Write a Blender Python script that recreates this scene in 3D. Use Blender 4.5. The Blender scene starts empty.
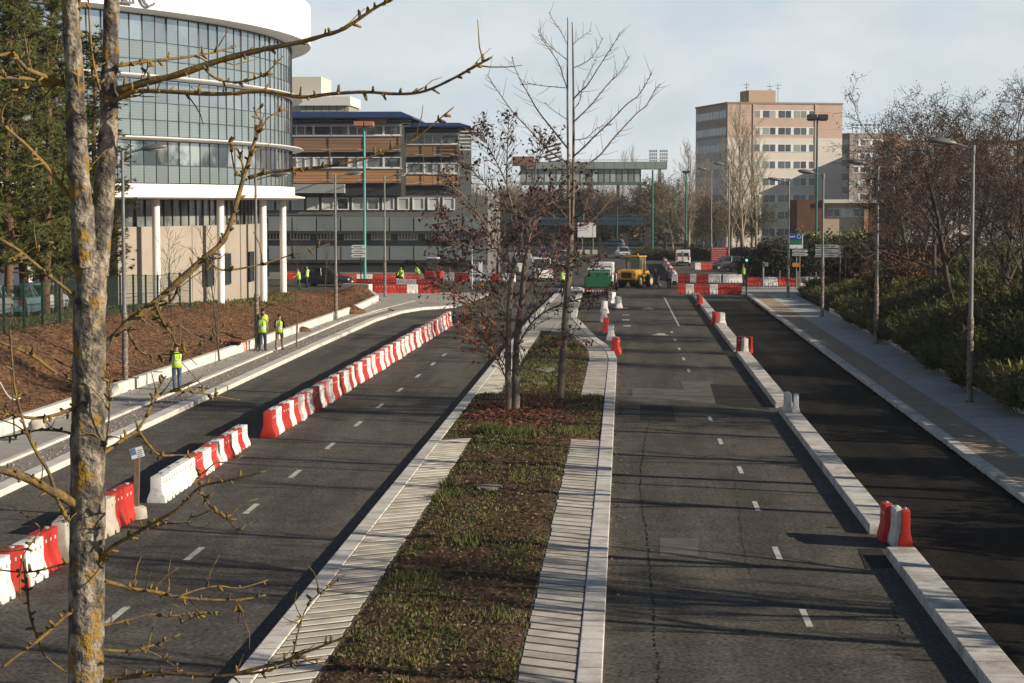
import bpy, bmesh, math, random
from mathutils import Vector, Matrix, noise
R = math.radians
scene = bpy.context.scene
COL = scene.collection
# ------------------------------------------------------------------ camera
CAM = Vector((0.0, 0.0, 7.2)); FPX = 2000.0
PITCH = math.atan(137.5/2000.0); YAW = math.atan(0.056*math.cos(PITCH))
cF = Vector((-math.sin(YAW)*math.cos(PITCH), math.cos(YAW)*math.cos(PITCH), -math.sin(PITCH)))
cR = Vector((math.cos(YAW), math.sin(YAW), 0.0)); cU = cR.cross(cF)
cam_data = bpy.data.cameras.new('camera'); cam = bpy.data.objects.new('camera', cam_data); COL.objects.link(cam)
cam_data.sensor_width = 36.0; cam_data.lens = 36.0*FPX/1024.0
cam_data.clip_start = 0.5; cam_data.clip_end = 6000.0
m4 = Matrix((cR, cU, -cF)).transposed().to_4x4(); m4.translation = CAM
cam.matrix_world = m4; scene.camera = cam
# ------------------------------------------------------------------ sky, sun, exposure
SUN_EL, SUN_BACK = 21.0, 17.0            # low winter sun from the right, a little behind the camera
world = bpy.data.worlds.new('World'); scene.world = world; world.use_nodes = True
wn, wl = world.node_tree.nodes, world.node_tree.links
wn.clear()
sky = wn.new('ShaderNodeTexSky'); sky.sky_type = 'NISHITA'; sky.sun_disc = False
sky.sun_elevation = R(SUN_EL); sky.sun_rotation = R(90.0 + SUN_BACK)
sky.air_density = 0.9; sky.dust_density = 0.4; sky.ozone_density = 1.0
tc = wn.new('ShaderNodeTexCoord'); mp = wn.new('ShaderNodeMapping'); mp.inputs['Scale'].default_value = (1.0, 1.0, 2.6)
wl.new(tc.outputs['Generated'], mp.inputs['Vector'])
n1 = wn.new('ShaderNodeTexNoise'); n1.inputs['Scale'].default_value = 5.0; n1.inputs['Detail'].default_value = 9.0; n1.inputs['Roughness'].default_value = 0.55
wl.new(mp.outputs['Vector'], n1.inputs['Vector'])
rp = wn.new('ShaderNodeValToRGB'); rp.color_ramp.elements[0].position = 0.42; rp.color_ramp.elements[1].position = 0.72
rp.color_ramp.elements[0].color = (0.80,0.80,0.80,1); rp.color_ramp.elements[1].color = (0.95,0.95,0.95,1)
wl.new(n1.outputs['Fac'], rp.inputs['Fac'])
n2 = wn.new('ShaderNodeTexNoise'); n2.inputs['Scale'].default_value = 12.0; n2.inputs['Detail'].default_value = 8.0
wl.new(mp.outputs['Vector'], n2.inputs['Vector'])
rp2 = wn.new('ShaderNodeValToRGB'); rp2.color_ramp.elements[0].position = 0.40; rp2.color_ramp.elements[1].position = 0.62
CLOUD_A, CLOUD_B = (9.4,10.7,11.6,1), (11.5,12.1,12.6,1)
rp2.color_ramp.elements[0].color = (0,0,0,1); rp2.color_ramp.elements[1].color = (1,1,1,1)
wl.new(n2.outputs['Fac'], rp2.inputs['Fac'])
cm = wn.new('ShaderNodeMix'); cm.data_type = 'RGBA'; cm.inputs[6].default_value = CLOUD_A; cm.inputs[7].default_value = CLOUD_B
wl.new(rp2.outputs['Color'], cm.inputs[0])
mx = wn.new('ShaderNodeMix'); mx.data_type = 'RGBA'
sx = wn.new('ShaderNodeSeparateXYZ'); wl.new(tc.outputs['Generated'], sx.inputs[0])
el = wn.new('ShaderNodeMapRange'); el.interpolation_type = 'SMOOTHSTEP'; el.inputs['From Min'].default_value = 0.14; el.inputs['From Max'].default_value = 0.32
el.inputs['To Min'].default_value = 1.0; el.inputs['To Max'].default_value = 0.0; wl.new(sx.outputs['Z'], el.inputs['Value'])     # the cloud veil thins out overhead
cf = wn.new('ShaderNodeMath'); cf.operation = 'MULTIPLY'; wl.new(rp.outputs['Color'], cf.inputs[0]); wl.new(el.outputs['Result'], cf.inputs[1])
wl.new(cf.outputs[0], mx.inputs[0]); wl.new(sky.outputs['Color'], mx.inputs[6]); wl.new(cm.outputs[2], mx.inputs[7])
bg = wn.new('ShaderNodeBackground'); bg.inputs['Strength'].default_value = 0.05
wl.new(mx.outputs[2], bg.inputs['Color'])
wo = wn.new('ShaderNodeOutputWorld'); wl.new(bg.outputs['Background'], wo.inputs['Surface'])
sun_d = bpy.data.lights.new('sun', 'SUN'); sun_d.energy = 5.0; sun_d.angle = R(0.4); sun_d.color = (1.0, 0.87, 0.69)
sun = bpy.data.objects.new('sun', sun_d); COL.objects.link(sun)
S = Vector((math.cos(R(SUN_BACK))*math.cos(R(SUN_EL)), -math.sin(R(SUN_BACK))*math.cos(R(SUN_EL)), math.sin(R(SUN_EL))))
sun.rotation_euler = S.to_track_quat('Z', 'Y').to_euler(); sun.location = S*80
vs = scene.view_settings
vs.view_transform = 'Standard'; vs.look = 'None'; vs.exposure = 0.50; vs.gamma = 1.0; vs.use_curve_mapping = False
scene.cycles.max_bounces = 5; scene.cycles.diffuse_bounces = 3; scene.cycles.glossy_bounces = 3
scene.cycles.transparent_max_bounces = 8; scene.cycles.use_denoising = True
# ------------------------------------------------------------------ pixel -> place
def ray(px, py):
    return (cF + cR*((px-512.0)/FPX) + cU*((341.5-py)/FPX))
def P(px, py, z=0.0):
    d = ray(px, py); t = (z-CAM.z)/d.z
    return CAM + d*t
def D(px, py, y):
    d = ray(px, py); return CAM + d*(y/d.y)
def ZY(py, y, px=624):
    return D(px, py, y).z
def XY(px, y):
    return D(px, 204, y).x
# ------------------------------------------------------------------ materials
MATS = {}
def mat(name, col, rough=0.85, col2=None, scale=3.0, lo=0.4, hi=0.65, bump=0.0, bscale=30.0, metal=0.0, spec=0.3,
        rand=0.0, bdist=.03, world=False, stretch=None, fine=0.0, emit=None, seams=None, alpha=None, orand=0.0, blotch=0.0):
    if name in MATS: return MATS[name]
    m = bpy.data.materials.new(name); m.use_nodes = True; MATS[name] = m
    nt = m.node_tree; N, L = nt.nodes, nt.links
    b = N['Principled BSDF']
    b.inputs['Roughness'].default_value = rough; b.inputs['Metallic'].default_value = metal
    b.inputs['Specular IOR Level'].default_value = spec
    c = tuple(col)+(1,)
    b.inputs['Base Color'].default_value = c
    if world:
        g = N.new('ShaderNodeNewGeometry'); vec = g.outputs['Position']
    else:
        t = N.new('ShaderNodeTexCoord'); vec = t.outputs['Object']
    base_vec = vec
    if stretch:
        mpn = N.new('ShaderNodeMapping'); mpn.inputs['Scale'].default_value = stretch; L.new(vec, mpn.inputs['Vector']); vec = mpn.outputs['Vector']
    out = None
    if col2 is not None:
        nz = N.new('ShaderNodeTexNoise'); nz.inputs['Scale'].default_value = scale; nz.inputs['Detail'].default_value = 7.0; nz.inputs['Roughness'].default_value = 0.6
        L.new(vec, nz.inputs['Vector'])
        r = N.new('ShaderNodeValToRGB'); r.color_ramp.elements[0].position = lo; r.color_ramp.elements[1].position = hi
        r.color_ramp.elements[0].color = c; r.color_ramp.elements[1].color = tuple(col2)+(1,)
        L.new(nz.outputs['Fac'], r.inputs['Fac']); out = r.outputs['Color']
    def mul(out, fac_socket, lo_, hi_):
        mr = N.new('ShaderNodeMapRange'); mr.inputs['To Min'].default_value = lo_; mr.inputs['To Max'].default_value = hi_
        L.new(fac_socket, mr.inputs['Value'])
        mm = N.new('ShaderNodeMix'); mm.data_type = 'RGBA'; mm.blend_type = 'MULTIPLY'; mm.inputs[0].default_value = 1.0
        if out is None: mm.inputs[6].default_value = c
        else: L.new(out, mm.inputs[6])
        L.new(mr.outputs['Result'], mm.inputs[7]); return mm.outputs[2]
    if fine > 0:
        nf = N.new('ShaderNodeTexNoise'); nf.inputs['Scale'].default_value = bscale; nf.inputs['Detail'].default_value = 4.0
        L.new(base_vec, nf.inputs['Vector']); out = mul(out, nf.outputs['Fac'], 1-fine*1.6, 1+fine*1.6)
    if blotch > 0:
        nb2 = N.new('ShaderNodeTexNoise'); nb2.inputs['Scale'].default_value = 1.3; nb2.inputs['Detail'].default_value = 8.0; nb2.inputs['Roughness'].default_value = .7
        L.new(base_vec, nb2.inputs['Vector']); out = mul(out, nb2.outputs['Fac'], 1-blotch*1.5, 1+blotch*1.5)
    if rand > 0:
        g2 = N.new('ShaderNodeNewGeometry'); out = mul(out, g2.outputs['Random Per Island'], 1-rand, 1+rand)
    if orand > 0:
        oi = N.new('ShaderNodeObjectInfo'); out = mul(out, oi.outputs['Random'], 1-orand, 1+orand)
    if seams:                      # (axis, pitch, width, darkness): joints cut across the length
        ax, pitch, wd, dk = seams
        sp = N.new('ShaderNodeSeparateXYZ'); L.new(base_vec, sp.inputs[0])
        mo = N.new('ShaderNodeMath'); mo.operation = 'MODULO'; mo.inputs[1].default_value = pitch
        ad = N.new('ShaderNodeMath'); ad.operation = 'ADD'; ad.inputs[1].default_value = 1000*pitch
        L.new(sp.outputs['XYZ'.index(ax)], ad.inputs[0]); L.new(ad.outputs[0], mo.inputs[0])
        lt = N.new('ShaderNodeMath'); lt.operation = 'LESS_THAN'; lt.inputs[1].default_value = wd; L.new(mo.outputs[0], lt.inputs[0])
        out = mul(out, lt.outputs[0], 1.0, dk)
    if out is not None: L.new(out, b.inputs['Base Color'])
    if bump > 0:
        nb = N.new('ShaderNodeTexNoise'); nb.inputs['Scale'].default_value = bscale; nb.inputs['Detail'].default_value = 5.0
        L.new(base_vec, nb.inputs['Vector'])
        bp = N.new('ShaderNodeBump'); bp.inputs['Strength'].default_value = bump; bp.inputs['Distance'].default_value = bdist
        L.new(nb.outputs['Fac'], bp.inputs['Height']); L.new(bp.outputs['Normal'], b.inputs['Normal'])
    if emit:
        b.inputs['Emission Color'].default_value = tuple(emit[:3])+(1,); b.inputs['Emission Strength'].default_value = emit[3]
    if alpha is not None:
        tr = N.new('ShaderNodeBsdfTransparent'); ms = N.new('ShaderNodeMixShader'); ms.inputs[0].default_value = alpha
        L.new(tr.outputs[0], ms.inputs[1]); L.new(b.outputs[0], ms.inputs[2]); L.new(ms.outputs[0], N['Material Output'].inputs['Surface'])
    return m
# ------------------------------------------------------------------ mesh builder
class MB:
    def __init__(s): s.v = []; s.f = []
    def add(s, vs, fs):
        o = len(s.v); s.v += [tuple(x) for x in vs]; s.f += [tuple(i+o for i in f) for f in fs]; return s
    def box(s, c, d, rz=0.0, rx=0.0, ry=0.0, taper=1.0):
        M = Matrix.Rotation(rz,3,'Z') @ Matrix.Rotation(ry,3,'Y') @ Matrix.Rotation(rx,3,'X')
        c = Vector(c); vs = []
        for z in (-.5,.5):
            t = taper if z > 0 else 1.0
            for x,y in ((-.5,-.5),(.5,-.5),(.5,.5),(-.5,.5)): vs.append(c + M @ Vector((x*d[0]*t, y*d[1]*t, z*d[2])))
        return s.add(vs, [(3,2,1,0),(4,5,6,7),(0,1,5,4),(1,2,6,5),(2,3,7,6),(3,0,4,7)])
    def bx(s, x0, x1, y0, y1, z0, z1): return s.box(((x0+x1)/2,(y0+y1)/2,(z0+z1)/2),(x1-x0,y1-y0,z1-z0))
    def prism(s, poly, z0, z1):
        n = len(poly); vs = [(x,y,z0) for x,y in poly]+[(x,y,z1) for x,y in poly]
        fs = [tuple(range(n-1,-1,-1)), tuple(range(n,2*n))]+[(i,(i+1)%n,n+(i+1)%n,n+i) for i in range(n)]
        return s.add(vs, fs)
    def extr(s, prof, a, b):                     # closed profile (u,z) swept from point a to b, u across
        a, b = Vector(a), Vector(b); d = (b-a); d.z = 0; d.normalize(); u = Vector((d.y,-d.x,0))
        n = len(prof); vs = [a+u*p[0]+Vector((0,0,p[1])) for p in prof]+[b+u*p[0]+Vector((0,0,p[1])) for p in prof]
        return s.add(vs, [tuple(range(n)), tuple(range(2*n-1,n-1,-1))]+[(i,i+n,(i+1)%n+n,(i+1)%n) for i in range(n)])
    def loft(s, rings, cap=True, closed=True):
        n = len(rings[0]); vs = [p for r in rings for p in r]; fs = []
        for k in range(len(rings)-1):
            for i in range(n if closed else n-1):
                j = (i+1)%n; fs.append((k*n+i, k*n+j, (k+1)*n+j, (k+1)*n+i))
        if cap: fs += [tuple(range(n-1,-1,-1)), tuple(range((len(rings)-1)*n, len(rings)*n))]
        return s.add(vs, fs)
    def tube(s, pts, rs, n=6, cap=True):
        pts = [Vector(p) for p in pts]
        if not isinstance(rs,(list,tuple)): rs = [rs]*len(pts)
        rings = []; u = None
        for i,p in enumerate(pts):
            t = (pts[min(i+1,len(pts)-1)]-pts[max(i-1,0)])
            if t.length < 1e-9: t = Vector((0,0,1))
            t.normalize()
            if u is None:
                u = t.cross(Vector((0,0,1)) if abs(t.z) < .9 else Vector((1,0,0))).normalized()
            else:
                u = (u - t*u.dot(t))
                u = u.normalized() if u.length > 1e-6 else t.orthogonal().normalized()
            w = t.cross(u)
            rings.append([p+(u*math.cos(a)+w*math.sin(a))*rs[i] for a in [2*math.pi*k/n for k in range(n)]])
        return s.loft(rings, cap)
    def cyl(s, a, b, r, n=10, r2=None): return s.tube([a,b],[r, r if r2 is None else r2], n)
    def lathe(s, prof, n=24, c=(0,0,0), a0=0.0, a1=2*math.pi, axis='Z', cap=False):
        full = abs(a1-a0-2*math.pi) < 1e-6; rings = []; m = n if full else n+1
        for r,h in prof:
            ring = []
            for k in range(m):
                a = a0+(a1-a0)*k/n
                p = (r*math.cos(a), r*math.sin(a), h)
                if axis == 'X': p = (h, p[0], p[1])
                if axis == 'Y': p = (p[0], h, p[1])
                ring.append((p[0]+c[0],p[1]+c[1],p[2]+c[2]))
            rings.append(ring)
        return s.loft(rings, cap, full)
    def sph(s, c, r, nu=12, nv=8, M=None):
        if not isinstance(r,(tuple,list)): r = (r,r,r)
        rings = []
        for j in range(nv+1):
            t = math.pi*min(max(j/nv,0.02),0.98)
            ring = []
            for i in range(nu):
                a = 2*math.pi*i/nu; p = Vector((r[0]*math.sin(t)*math.cos(a), r[1]*math.sin(t)*math.sin(a), -r[2]*math.cos(t)))
                if M is not None: p = M @ p
                ring.append(Vector(c)+p)
            rings.append(ring)
        return s.loft(rings)
    def quad(s, a, b, c, d): return s.add([a,b,c,d],[(0,1,2,3)])
    def mesh(s, name, origin=None):
        me = bpy.data.meshes.new(name); vs = s.v
        if origin is not None:
            o = Vector(origin); vs = [(x-o.x,y-o.y,z-o.z) for x,y,z in vs]
        me.from_pydata(vs, [], s.f); me.update(); return me
    def build(s, name, material, parent=None, smooth=None, bevel=0.0, origin=None, loc=None, bang=30):
        me = s.mesh(name, origin)
        if bevel > 0:
            bm = bmesh.new(); bm.from_mesh(me); bmesh.ops.recalc_face_normals(bm, faces=bm.faces)
            es = [e for e in bm.edges if len(e.link_faces) == 2 and e.calc_face_angle(0) > R(bang)]
            bmesh.ops.bevel(bm, geom=es, offset=bevel, segments=2, profile=0.6, affect='EDGES', clamp_overlap=True)
            bm.to_mesh(me); bm.free()
        if smooth is not None:
            me.shade_smooth()
            if smooth < 180: me.set_sharp_from_angle(angle=R(smooth))
        me.materials.append(material)
        o = bpy.data.objects.new(name, me); COL.objects.link(o)
        if parent is not None: o.parent = parent
        if loc is not None: o.location = loc
        return o
def tag(o, label, cat, group=None):
    o['label'] = label; o['category'] = cat
    if group: o['group'] = group
    return o
def struct(o): o['kind'] = 'structure'; return o
def stuff(o, label=None, cat=None):
    o['kind'] = 'stuff'
    if label: o['label'] = label; o['category'] = cat
    return o
def empty(name, loc=(0,0,0), rz=0.0, label=None, cat=None, group=None):
    o = bpy.data.objects.new(name, None); COL.objects.link(o); o.location = loc; o.rotation_euler = (0,0,rz)
    o.empty_display_size = 0.2
    if label: tag(o, label, cat, group)
    return o
def dup(root, loc=None, rz=None, label=None, group=None, sc=None, swap=None):
    def cp(o, par):
        c = o.copy(); COL.objects.link(c)
        if par is not None: c.parent = par
        if swap and c.type == 'MESH' and c.name.split('.')[0] in swap:
            c.data = c.data.copy(); c.data.materials.clear(); c.data.materials.append(swap[c.name.split('.')[0]])
        for ch in o.children: cp(ch, c)
        return c
    r = cp(root, None)
    if loc is not None: r.location = loc
    if rz is not None: r.rotation_euler = (0,0,rz)
    if sc is not None: r.scale = (sc,sc,sc) if not isinstance(sc,(tuple,list)) else sc
    if label: r['label'] = label
    if group: r['group'] = group
    return r
ORD = ['','first','second','third','fourth','fifth','sixth','seventh','eighth','ninth','tenth','eleventh','twelfth','thirteenth','fourteenth','fifteenth','sixteenth','seventeenth','eighteenth','nineteenth','twentieth']
def ordn(i):
    if i <= 20: return ORD[i]
    t = {2:'twenty',3:'thirty',4:'forty',5:'fifty',6:'sixty'}; tt = {2:'twentieth',3:'thirtieth',4:'fortieth',5:'fiftieth',6:'sixtieth'}
    return tt[i//10] if i % 10 == 0 else t[i//10]+'-'+ORD[i%10]
# ------------------------------------------------------------------ palette
M_asph   = mat('asphalt_worn', (.066,.062,.055), .9, (.108,.101,.088), .5, .38,.68, bump=.6, bscale=11, fine=.75, blotch=.45, world=True, stretch=(1.6,.16,1), spec=.06)
M_asph2  = mat('asphalt_left', (.072,.067,.060), .9, (.120,.112,.098), .5, .38,.68, bump=.6, bscale=11, fine=.75, blotch=.45, world=True, stretch=(1.5,.14,1), spec=.06)
M_asph_n = mat('asphalt_new', (.012,.011,.010), .9, (.030,.026,.021), .6, .40,.75, bump=.6, bscale=11, fine=.75, blotch=.45, world=True, stretch=(2.2,.12,1), spec=.06)
M_patch  = mat('asphalt_patch', (.135,.13,.12), .9, (.095,.09,.08), 1.2, fine=.25, bscale=40, world=True, spec=.06)
M_patchd = mat('asphalt_dark_patch', (.030,.029,.028), .9, (.042,.04,.037), 1.2, fine=.25, bscale=40, world=True, spec=.06)
M_crack  = mat('crack_tar', (.012,.012,.012), .9, spec=.06)
M_line   = mat('road_paint', (.50,.48,.44), .8, (.22,.21,.19), 4.0, .45,.72, world=True, fine=.2)
M_kerb   = mat('kerb_concrete', (.58,.56,.52), .85, (.34,.315,.28), 1.6, .44,.70, bump=.2, fine=.22, blotch=.2, world=True, seams=('Y',1.0,.04,.38))
M_kerbw  = mat('kerb_pale', (.60,.58,.54), .85, (.42,.40,.37), 1.1, .42,.75, fine=.1, world=True, seams=('Y',1.0,.02,.6))
M_sep    = mat('separator_concrete', (.56,.545,.51), .85, (.28,.26,.235), 1.2, .42,.68, bump=.2, fine=.22, blotch=.25, world=True, seams=('Y',1.02,.035,.40))
M_paver  = mat('paver', (.54,.505,.44), .9, (.36,.325,.275), 2.0, .38,.68, fine=.15, rand=.16, world=True, bump=.1)
M_joint  = mat('paver_joint', (.075,.062,.047), .95, (.12,.10,.075), 6, world=True)
M_conc   = mat('concrete_path', (.34,.325,.30), .88, (.25,.24,.22), .9, .38,.7, fine=.12, bump=.08, world=True)
M_concb  = mat('concrete_slab', (.46,.46,.45), .88, (.35,.345,.335), 1.2, .38,.7, fine=.12, bump=.08, world=True, spec=.06)
M_sand   = mat('sand_path', (.36,.295,.22), .9, (.28,.225,.17), 1.1, .38,.7, fine=.2, bump=.1, world=True, spec=.06)
M_gravel = mat('gravel', (.29,.27,.24), .95, (.18,.168,.15), 6, .40,.62, fine=.4, bscale=25, bump=.6, world=True, spec=.06)
M_soil   = mat('soil', (.105,.068,.042), .97, (.045,.030,.020), 2.2, .38,.66, fine=.6, bscale=10, bump=1.0, bdist=.10, blotch=.3, world=True, spec=.06)
M_soilb  = mat('bank_soil', (.190,.103,.056), .97, (.085,.050,.031), 1.3, .36,.66, fine=.6, bscale=5, bump=1.0, bdist=.25, blotch=.3, world=True, spec=.06)
M_ground = mat('ground', (.075,.068,.045), .97, (.045,.055,.025), .15, world=True, fine=.3)
M_verge  = mat('verge_grass', (.045,.060,.018), .97, (.085,.085,.03), .6, world=True, fine=.3, bscale=12)
M_grass  = mat('grass_blade', (.060,.082,.021), .8, (.125,.116,.040), .8, rand=.5, world=True)
M_leafl  = mat('leaf_litter', (.155,.034,.030), .9, (.19,.085,.05), 1.2, rand=.55, world=True)
M_red    = mat('barrier_red', (.46,.026,.020), .55, (.26,.060,.045), 4.5, .50,.68, spec=.3, orand=.22, fine=.14, blotch=.15)
M_white  = mat('barrier_white', (.72,.71,.69), .55, (.40,.365,.32), 4.2, .52,.70, spec=.3, orand=.12, fine=.14, blotch=.15)
M_beige  = mat('barrier_grey_concrete', (.45,.41,.35), .85, (.33,.30,.25), 3, fine=.15)
M_dark   = mat('dark_rubber', (.012,.012,.012), .8)
M_galv   = mat('lamp_grey_metal', (.20,.20,.20), .5, (.14,.14,.14), 2, metal=.3, spec=.5)
M_wrap   = mat('pole_wrap', (.13,.105,.085), .9, (.32,.29,.26), 7, .46,.66, bump=.5, bscale=18, stretch=(1,1,2.2))
M_teal   = mat('teal_paint', (.018,.125,.10), .5, (.014,.095,.078), 1.5)
M_tealb  = mat('teal_pale', (.10,.34,.31), .5, (.08,.28,.26), 1.5)
M_black  = mat('black_paint', (.012,.012,.013), .5)
M_signw  = mat('sign_white', (.62,.63,.64), .5, (.50,.51,.52), 3)
M_signg  = mat('sign_back_grey', (.27,.28,.29), .5, metal=.3)
M_bark_g = mat('bark_ginkgo', (.22,.195,.16), .9, (.10,.088,.072), 7, .36,.62, bump=.6, bscale=30, fine=.25, stretch=(1,1,.45))
M_bark_d = mat('bark_dark', (.085,.066,.05), .92, (.05,.04,.03), 5, bump=.5, bscale=25)
M_bark_t = mat('bark_tan', (.27,.225,.155), .92, (.17,.145,.10), 4)
M_bark_r = mat('bark_reddish', (.085,.068,.053), .92, (.052,.042,.034), 4)
M_bark_p = mat('bark_pine', (.16,.085,.048), .92, (.075,.048,.034), 4, bump=.7, bscale=14)
# =================================================================== GROUND, ROADS, PATHS
rng = random.Random(7)
def sheet(name, poly, z, m, bottom=False):
    b = MB(); b.add([(x,y,z) for x,y in poly], [tuple(range(len(poly)))]); return struct(b.build(name, m))
def strip_pts(poly, w0, w1):
    """offset a polyline (list of xy): left/right edges at signed distances w0,w1 to its right"""
    out0, out1 = [], []
    for i,p in enumerate(poly):
        a = Vector(poly[max(i-1,0)]); c = Vector(poly[min(i+1,len(poly)-1)]); d = (c-a).normalized(); n = Vector((d.y,-d.x))
        out0.append(Vector(p)+n*w0); out1.append(Vector(p)+n*w1)
    return out0, out1
def kerb(b, poly, w0, w1, z0, z1):
    a, c = strip_pts(poly, w0, w1)
    rings = [[(p.x,p.y,z0),(p.x,p.y,z1),(q.x,q.y,z1),(q.x,q.y,z0)] for p,q in zip(a,c)]
    return b.loft(rings)
def sub(poly, step=1.0):
    out = [Vector(poly[0])]
    for a,c in zip(poly,poly[1:]):
        a,c = Vector(a),Vector(c); n = max(1,int((c-a).length/step))
        out += [a+(c-a)*(k/n) for k in range(1,n+1)]
    return out
sheet('ground', [(-2500,-60),(2500,-60),(2500,4500),(-2500,4500)], -0.06, M_ground)
sheet('left_carriageway', [(-15.3,5),(-5.5,5),(-5.5,150),(-15.3,150)], 0.0, M_asph2)
sheet('right_carriageway', [(-5.5,5),(5.7,5),(5.7,150),(-5.5,150)], 0.0, M_asph)
sheet('bus_lane', [(5.7,5),(9.75,5),(9.75,150),(5.7,150)], 0.0, M_asph_n)
sheet('junction_road', [(-70,150),(70,150),(70,205),(-70,205)], 0.0, M_asph)
sheet('far_road', [(-24,205),(13,205),(10,560),(-30,560)], 0.0, M_asph)
sheet('verge', [(-60,205),(-24.2,205),(-30.2,560),(-140,560)], -0.02, M_verge)
sheet('right_verge', [(13.2,205),(120,205),(160,560),(10.2,560)], -0.02, M_verge)
b = MB(); pl = []
for k in range(25):
    a = 2*math.pi*k/24; pl.append((-8.6+4.2*math.cos(a), 292+26*math.sin(a)))
b.prism(pl[:24], 0.0, 0.16); o = struct(b.build('verge_island', M_verge))
# --- markings
def dash(b, x, y, w=.12, l=1.5, tilt=0): b.quad((x-w/2,y,.006),(x+w/2,y,.006),(x+w/2+tilt,y+l,.006),(x-w/2+tilt,y+l,.006))
b = MB()
y = P(806,627).y; x0 = P(806,618).x
for k in range(13): dash(b, P(806,618).x + (P(741,472).x-P(806,618).x)*(k/3.0)*.96 if k < 4 else 2.95-.03*(k-4), y+6.5*k)
yy = 112
pa, pb = P(679,326), P(664,297); b.quad((pa.x-.05,pa.y,.0065),(pa.x+.05,pa.y,.0065),(pb.x+.05,pb.y,.0065),(pb.x-.05,pb.y,.0065))
struct(b.build('right_lane_marking', M_line))
b = MB()
for k,(px,py) in enumerate([(116,613),(194,551),(251,506),(295,471),(330,443),(358,421),(380,403),(400,387),(418,373),(433,361),(444,352)]):
    p = P(px,py+3)
    dash(b, p.x, p.y-.75, .14, 1.55)
struct(b.build('left_lane_marking', M_line))
b = MB()
for px,py in ((625,308),(626,315),(626,320),(627,326),(649,308),(661,334)):
    p = P(px,py); b.quad((p.x-.22,p.y-.4,.006),(p.x+.22,p.y-.4,.006),(p.x+.22,p.y+.5,.006),(p.x-.22,p.y+.5,.006))
for px,py,w,l in ((648,309,.9,.9),(660,335,1.0,.9)):
    p = P(px,py); b.quad((p.x-w/2,p.y-l/2,.007),(p.x+w/2,p.y-l/2,.007),(p.x+w*.3,p.y+l/2,.007),(p.x-w*.3,p.y+l/2,.007))
struct(b.build('arrow_marking', M_line))
# --- patches, cracks
PZ = [.003]
def ppatch(name, px, m):
    PZ[0] += .0012; z = PZ[0]; b = MB(); q = [P(a,c) for a,c in px]; b.add([(p.x,p.y,z) for p in q],[tuple(range(len(q)))]); return struct(b.build(name, m))
ppatch('road_patch', [(660,556),(698,556),(699,539),(660,538)], M_patch)
ppatch('road_patch', [(632,397),(691,401),(690,390),(632,388)], M_patch)
ppatch('road_patch', [(690,402),(722,404),(712,381),(680,381)], M_patch)
ppatch('road_patch', [(866,569),(894,568),(880,548),(858,549)], M_patchd)
ppatch('road_patch', [(716,404),(770,410),(752,386),(710,384)], M_patchd)
ppatch('road_patch', [(641,420),(676,421),(672,406),(640,405)], M_patchd)
def crack(px, w=.05, seed=1):
    r = random.Random(seed); b = MB(); pts = [P(a,c) for a,c in px]; q = []
    for a,c in zip(pts,pts[1:]):
        n = max(2,int((c-a).length/.13))
        for k in range(n): q.append(a+(c-a)*(k/n)+Vector((r.uniform(-.028,.028),0,0)))
    for i in range(len(q)-1):
        w0 = w*r.uniform(.25,1); w1 = w*r.uniform(.25,1)
        if r.random() < .3: continue
        b.quad((q[i].x-w0,q[i].y,.008),(q[i].x+w0,q[i].y,.008),(q[i+1].x+w1,q[i+1].y,.008),(q[i+1].x-w1,q[i+1].y,.008))
    return struct(b.build('road_crack', M_crack))
crack([(660,700),(658,660),(655,640),(653,600),(650,572),(647,535),(644,515),(640,490),(641,470),(645,440),(650,420)], .015, 1)
crack([(905,640),(893,610),(885,585),(878,570),(872,560)], .014, 3)
crack([(760,600),(745,560),(740,520),(735,480),(733,440)], .008, 4)
crack([(250,683),(310,610),(360,540),(395,490)], .014, 5)
# --------------------------------------------------------------- the planted median
LE = [(-5.80,5),(-5.80,126),(-5.32,166),(-4.9,169.5),(-4.3,170.5)]
RE = [(-.30,5),(-.30,91),(-.42,95),(-.75,99.5),(-1.35,105),(-2.95,125),(-3.25,150),(-3.3,167),(-3.6,169.6),(-4.3,170.5)]
b = MB(); kerb(b, sub(LE,1.0), 0.0, .34, -.05, .17); struct(b.build('left_median_kerb', M_kerb, bevel=.018))
b = MB(); kerb(b, sub(RE,1.0), -.38, 0.0, -.05, .17); struct(b.build('right_median_kerb', M_kerb, bevel=.018))
LI = [(x+.34,y) for x,y in LE[:-2]]; RI = [(x-.38,y) for x,y in RE[:-2]]
b = MB(); b.prism(LI[::-1][::-1] + RI[::-1], -.05, .10); struct(b.build('median_bed', M_joint))
def lerpx(E, y):
    for (x0,y0),(x1,y1) in zip(E,E[1:]):
        if y0 <= y <= y1: return x0+(x1-x0)*(y-y0)/(y1-y0)
    return E[-1][0]
r = random.Random(3); b = MB(); b2 = MB()
def slabrow(side, ya, yb, w):
    y = ya-.6
    while y < yb:
        p = .52+r.uniform(-.03,.03)
        if side < 0: x0 = lerpx(LI,y)+.015; x1 = x0+w+r.uniform(-.02,.02)
        else: x1 = lerpx(RI,y)-.015; x0 = x1-w+r.uniform(-.02,.02)
        g_ = r.uniform(.13,.20) if side < 0 else r.uniform(.08,.14); sk = .55 if side < 0 else -.42; cl = lambda v: max(ya,min(yb,v)); zt = .152+r.uniform(-.004,.004)
        y0a, y1a = (y, y+sk) if side < 0 else (y-sk, y)
        q = [(x0,cl(y0a)),(x1,cl(y1a+r.uniform(-.015,.015))),(x1,cl(y1a+p-g_)),(x0,cl(y0a+p-g_+r.uniform(-.015,.015)))]
        if q[3][1]-q[0][1] > .03 and q[2][1]-q[1][1] > .03: b.prism(q, .10, zt)
        y += p
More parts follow.
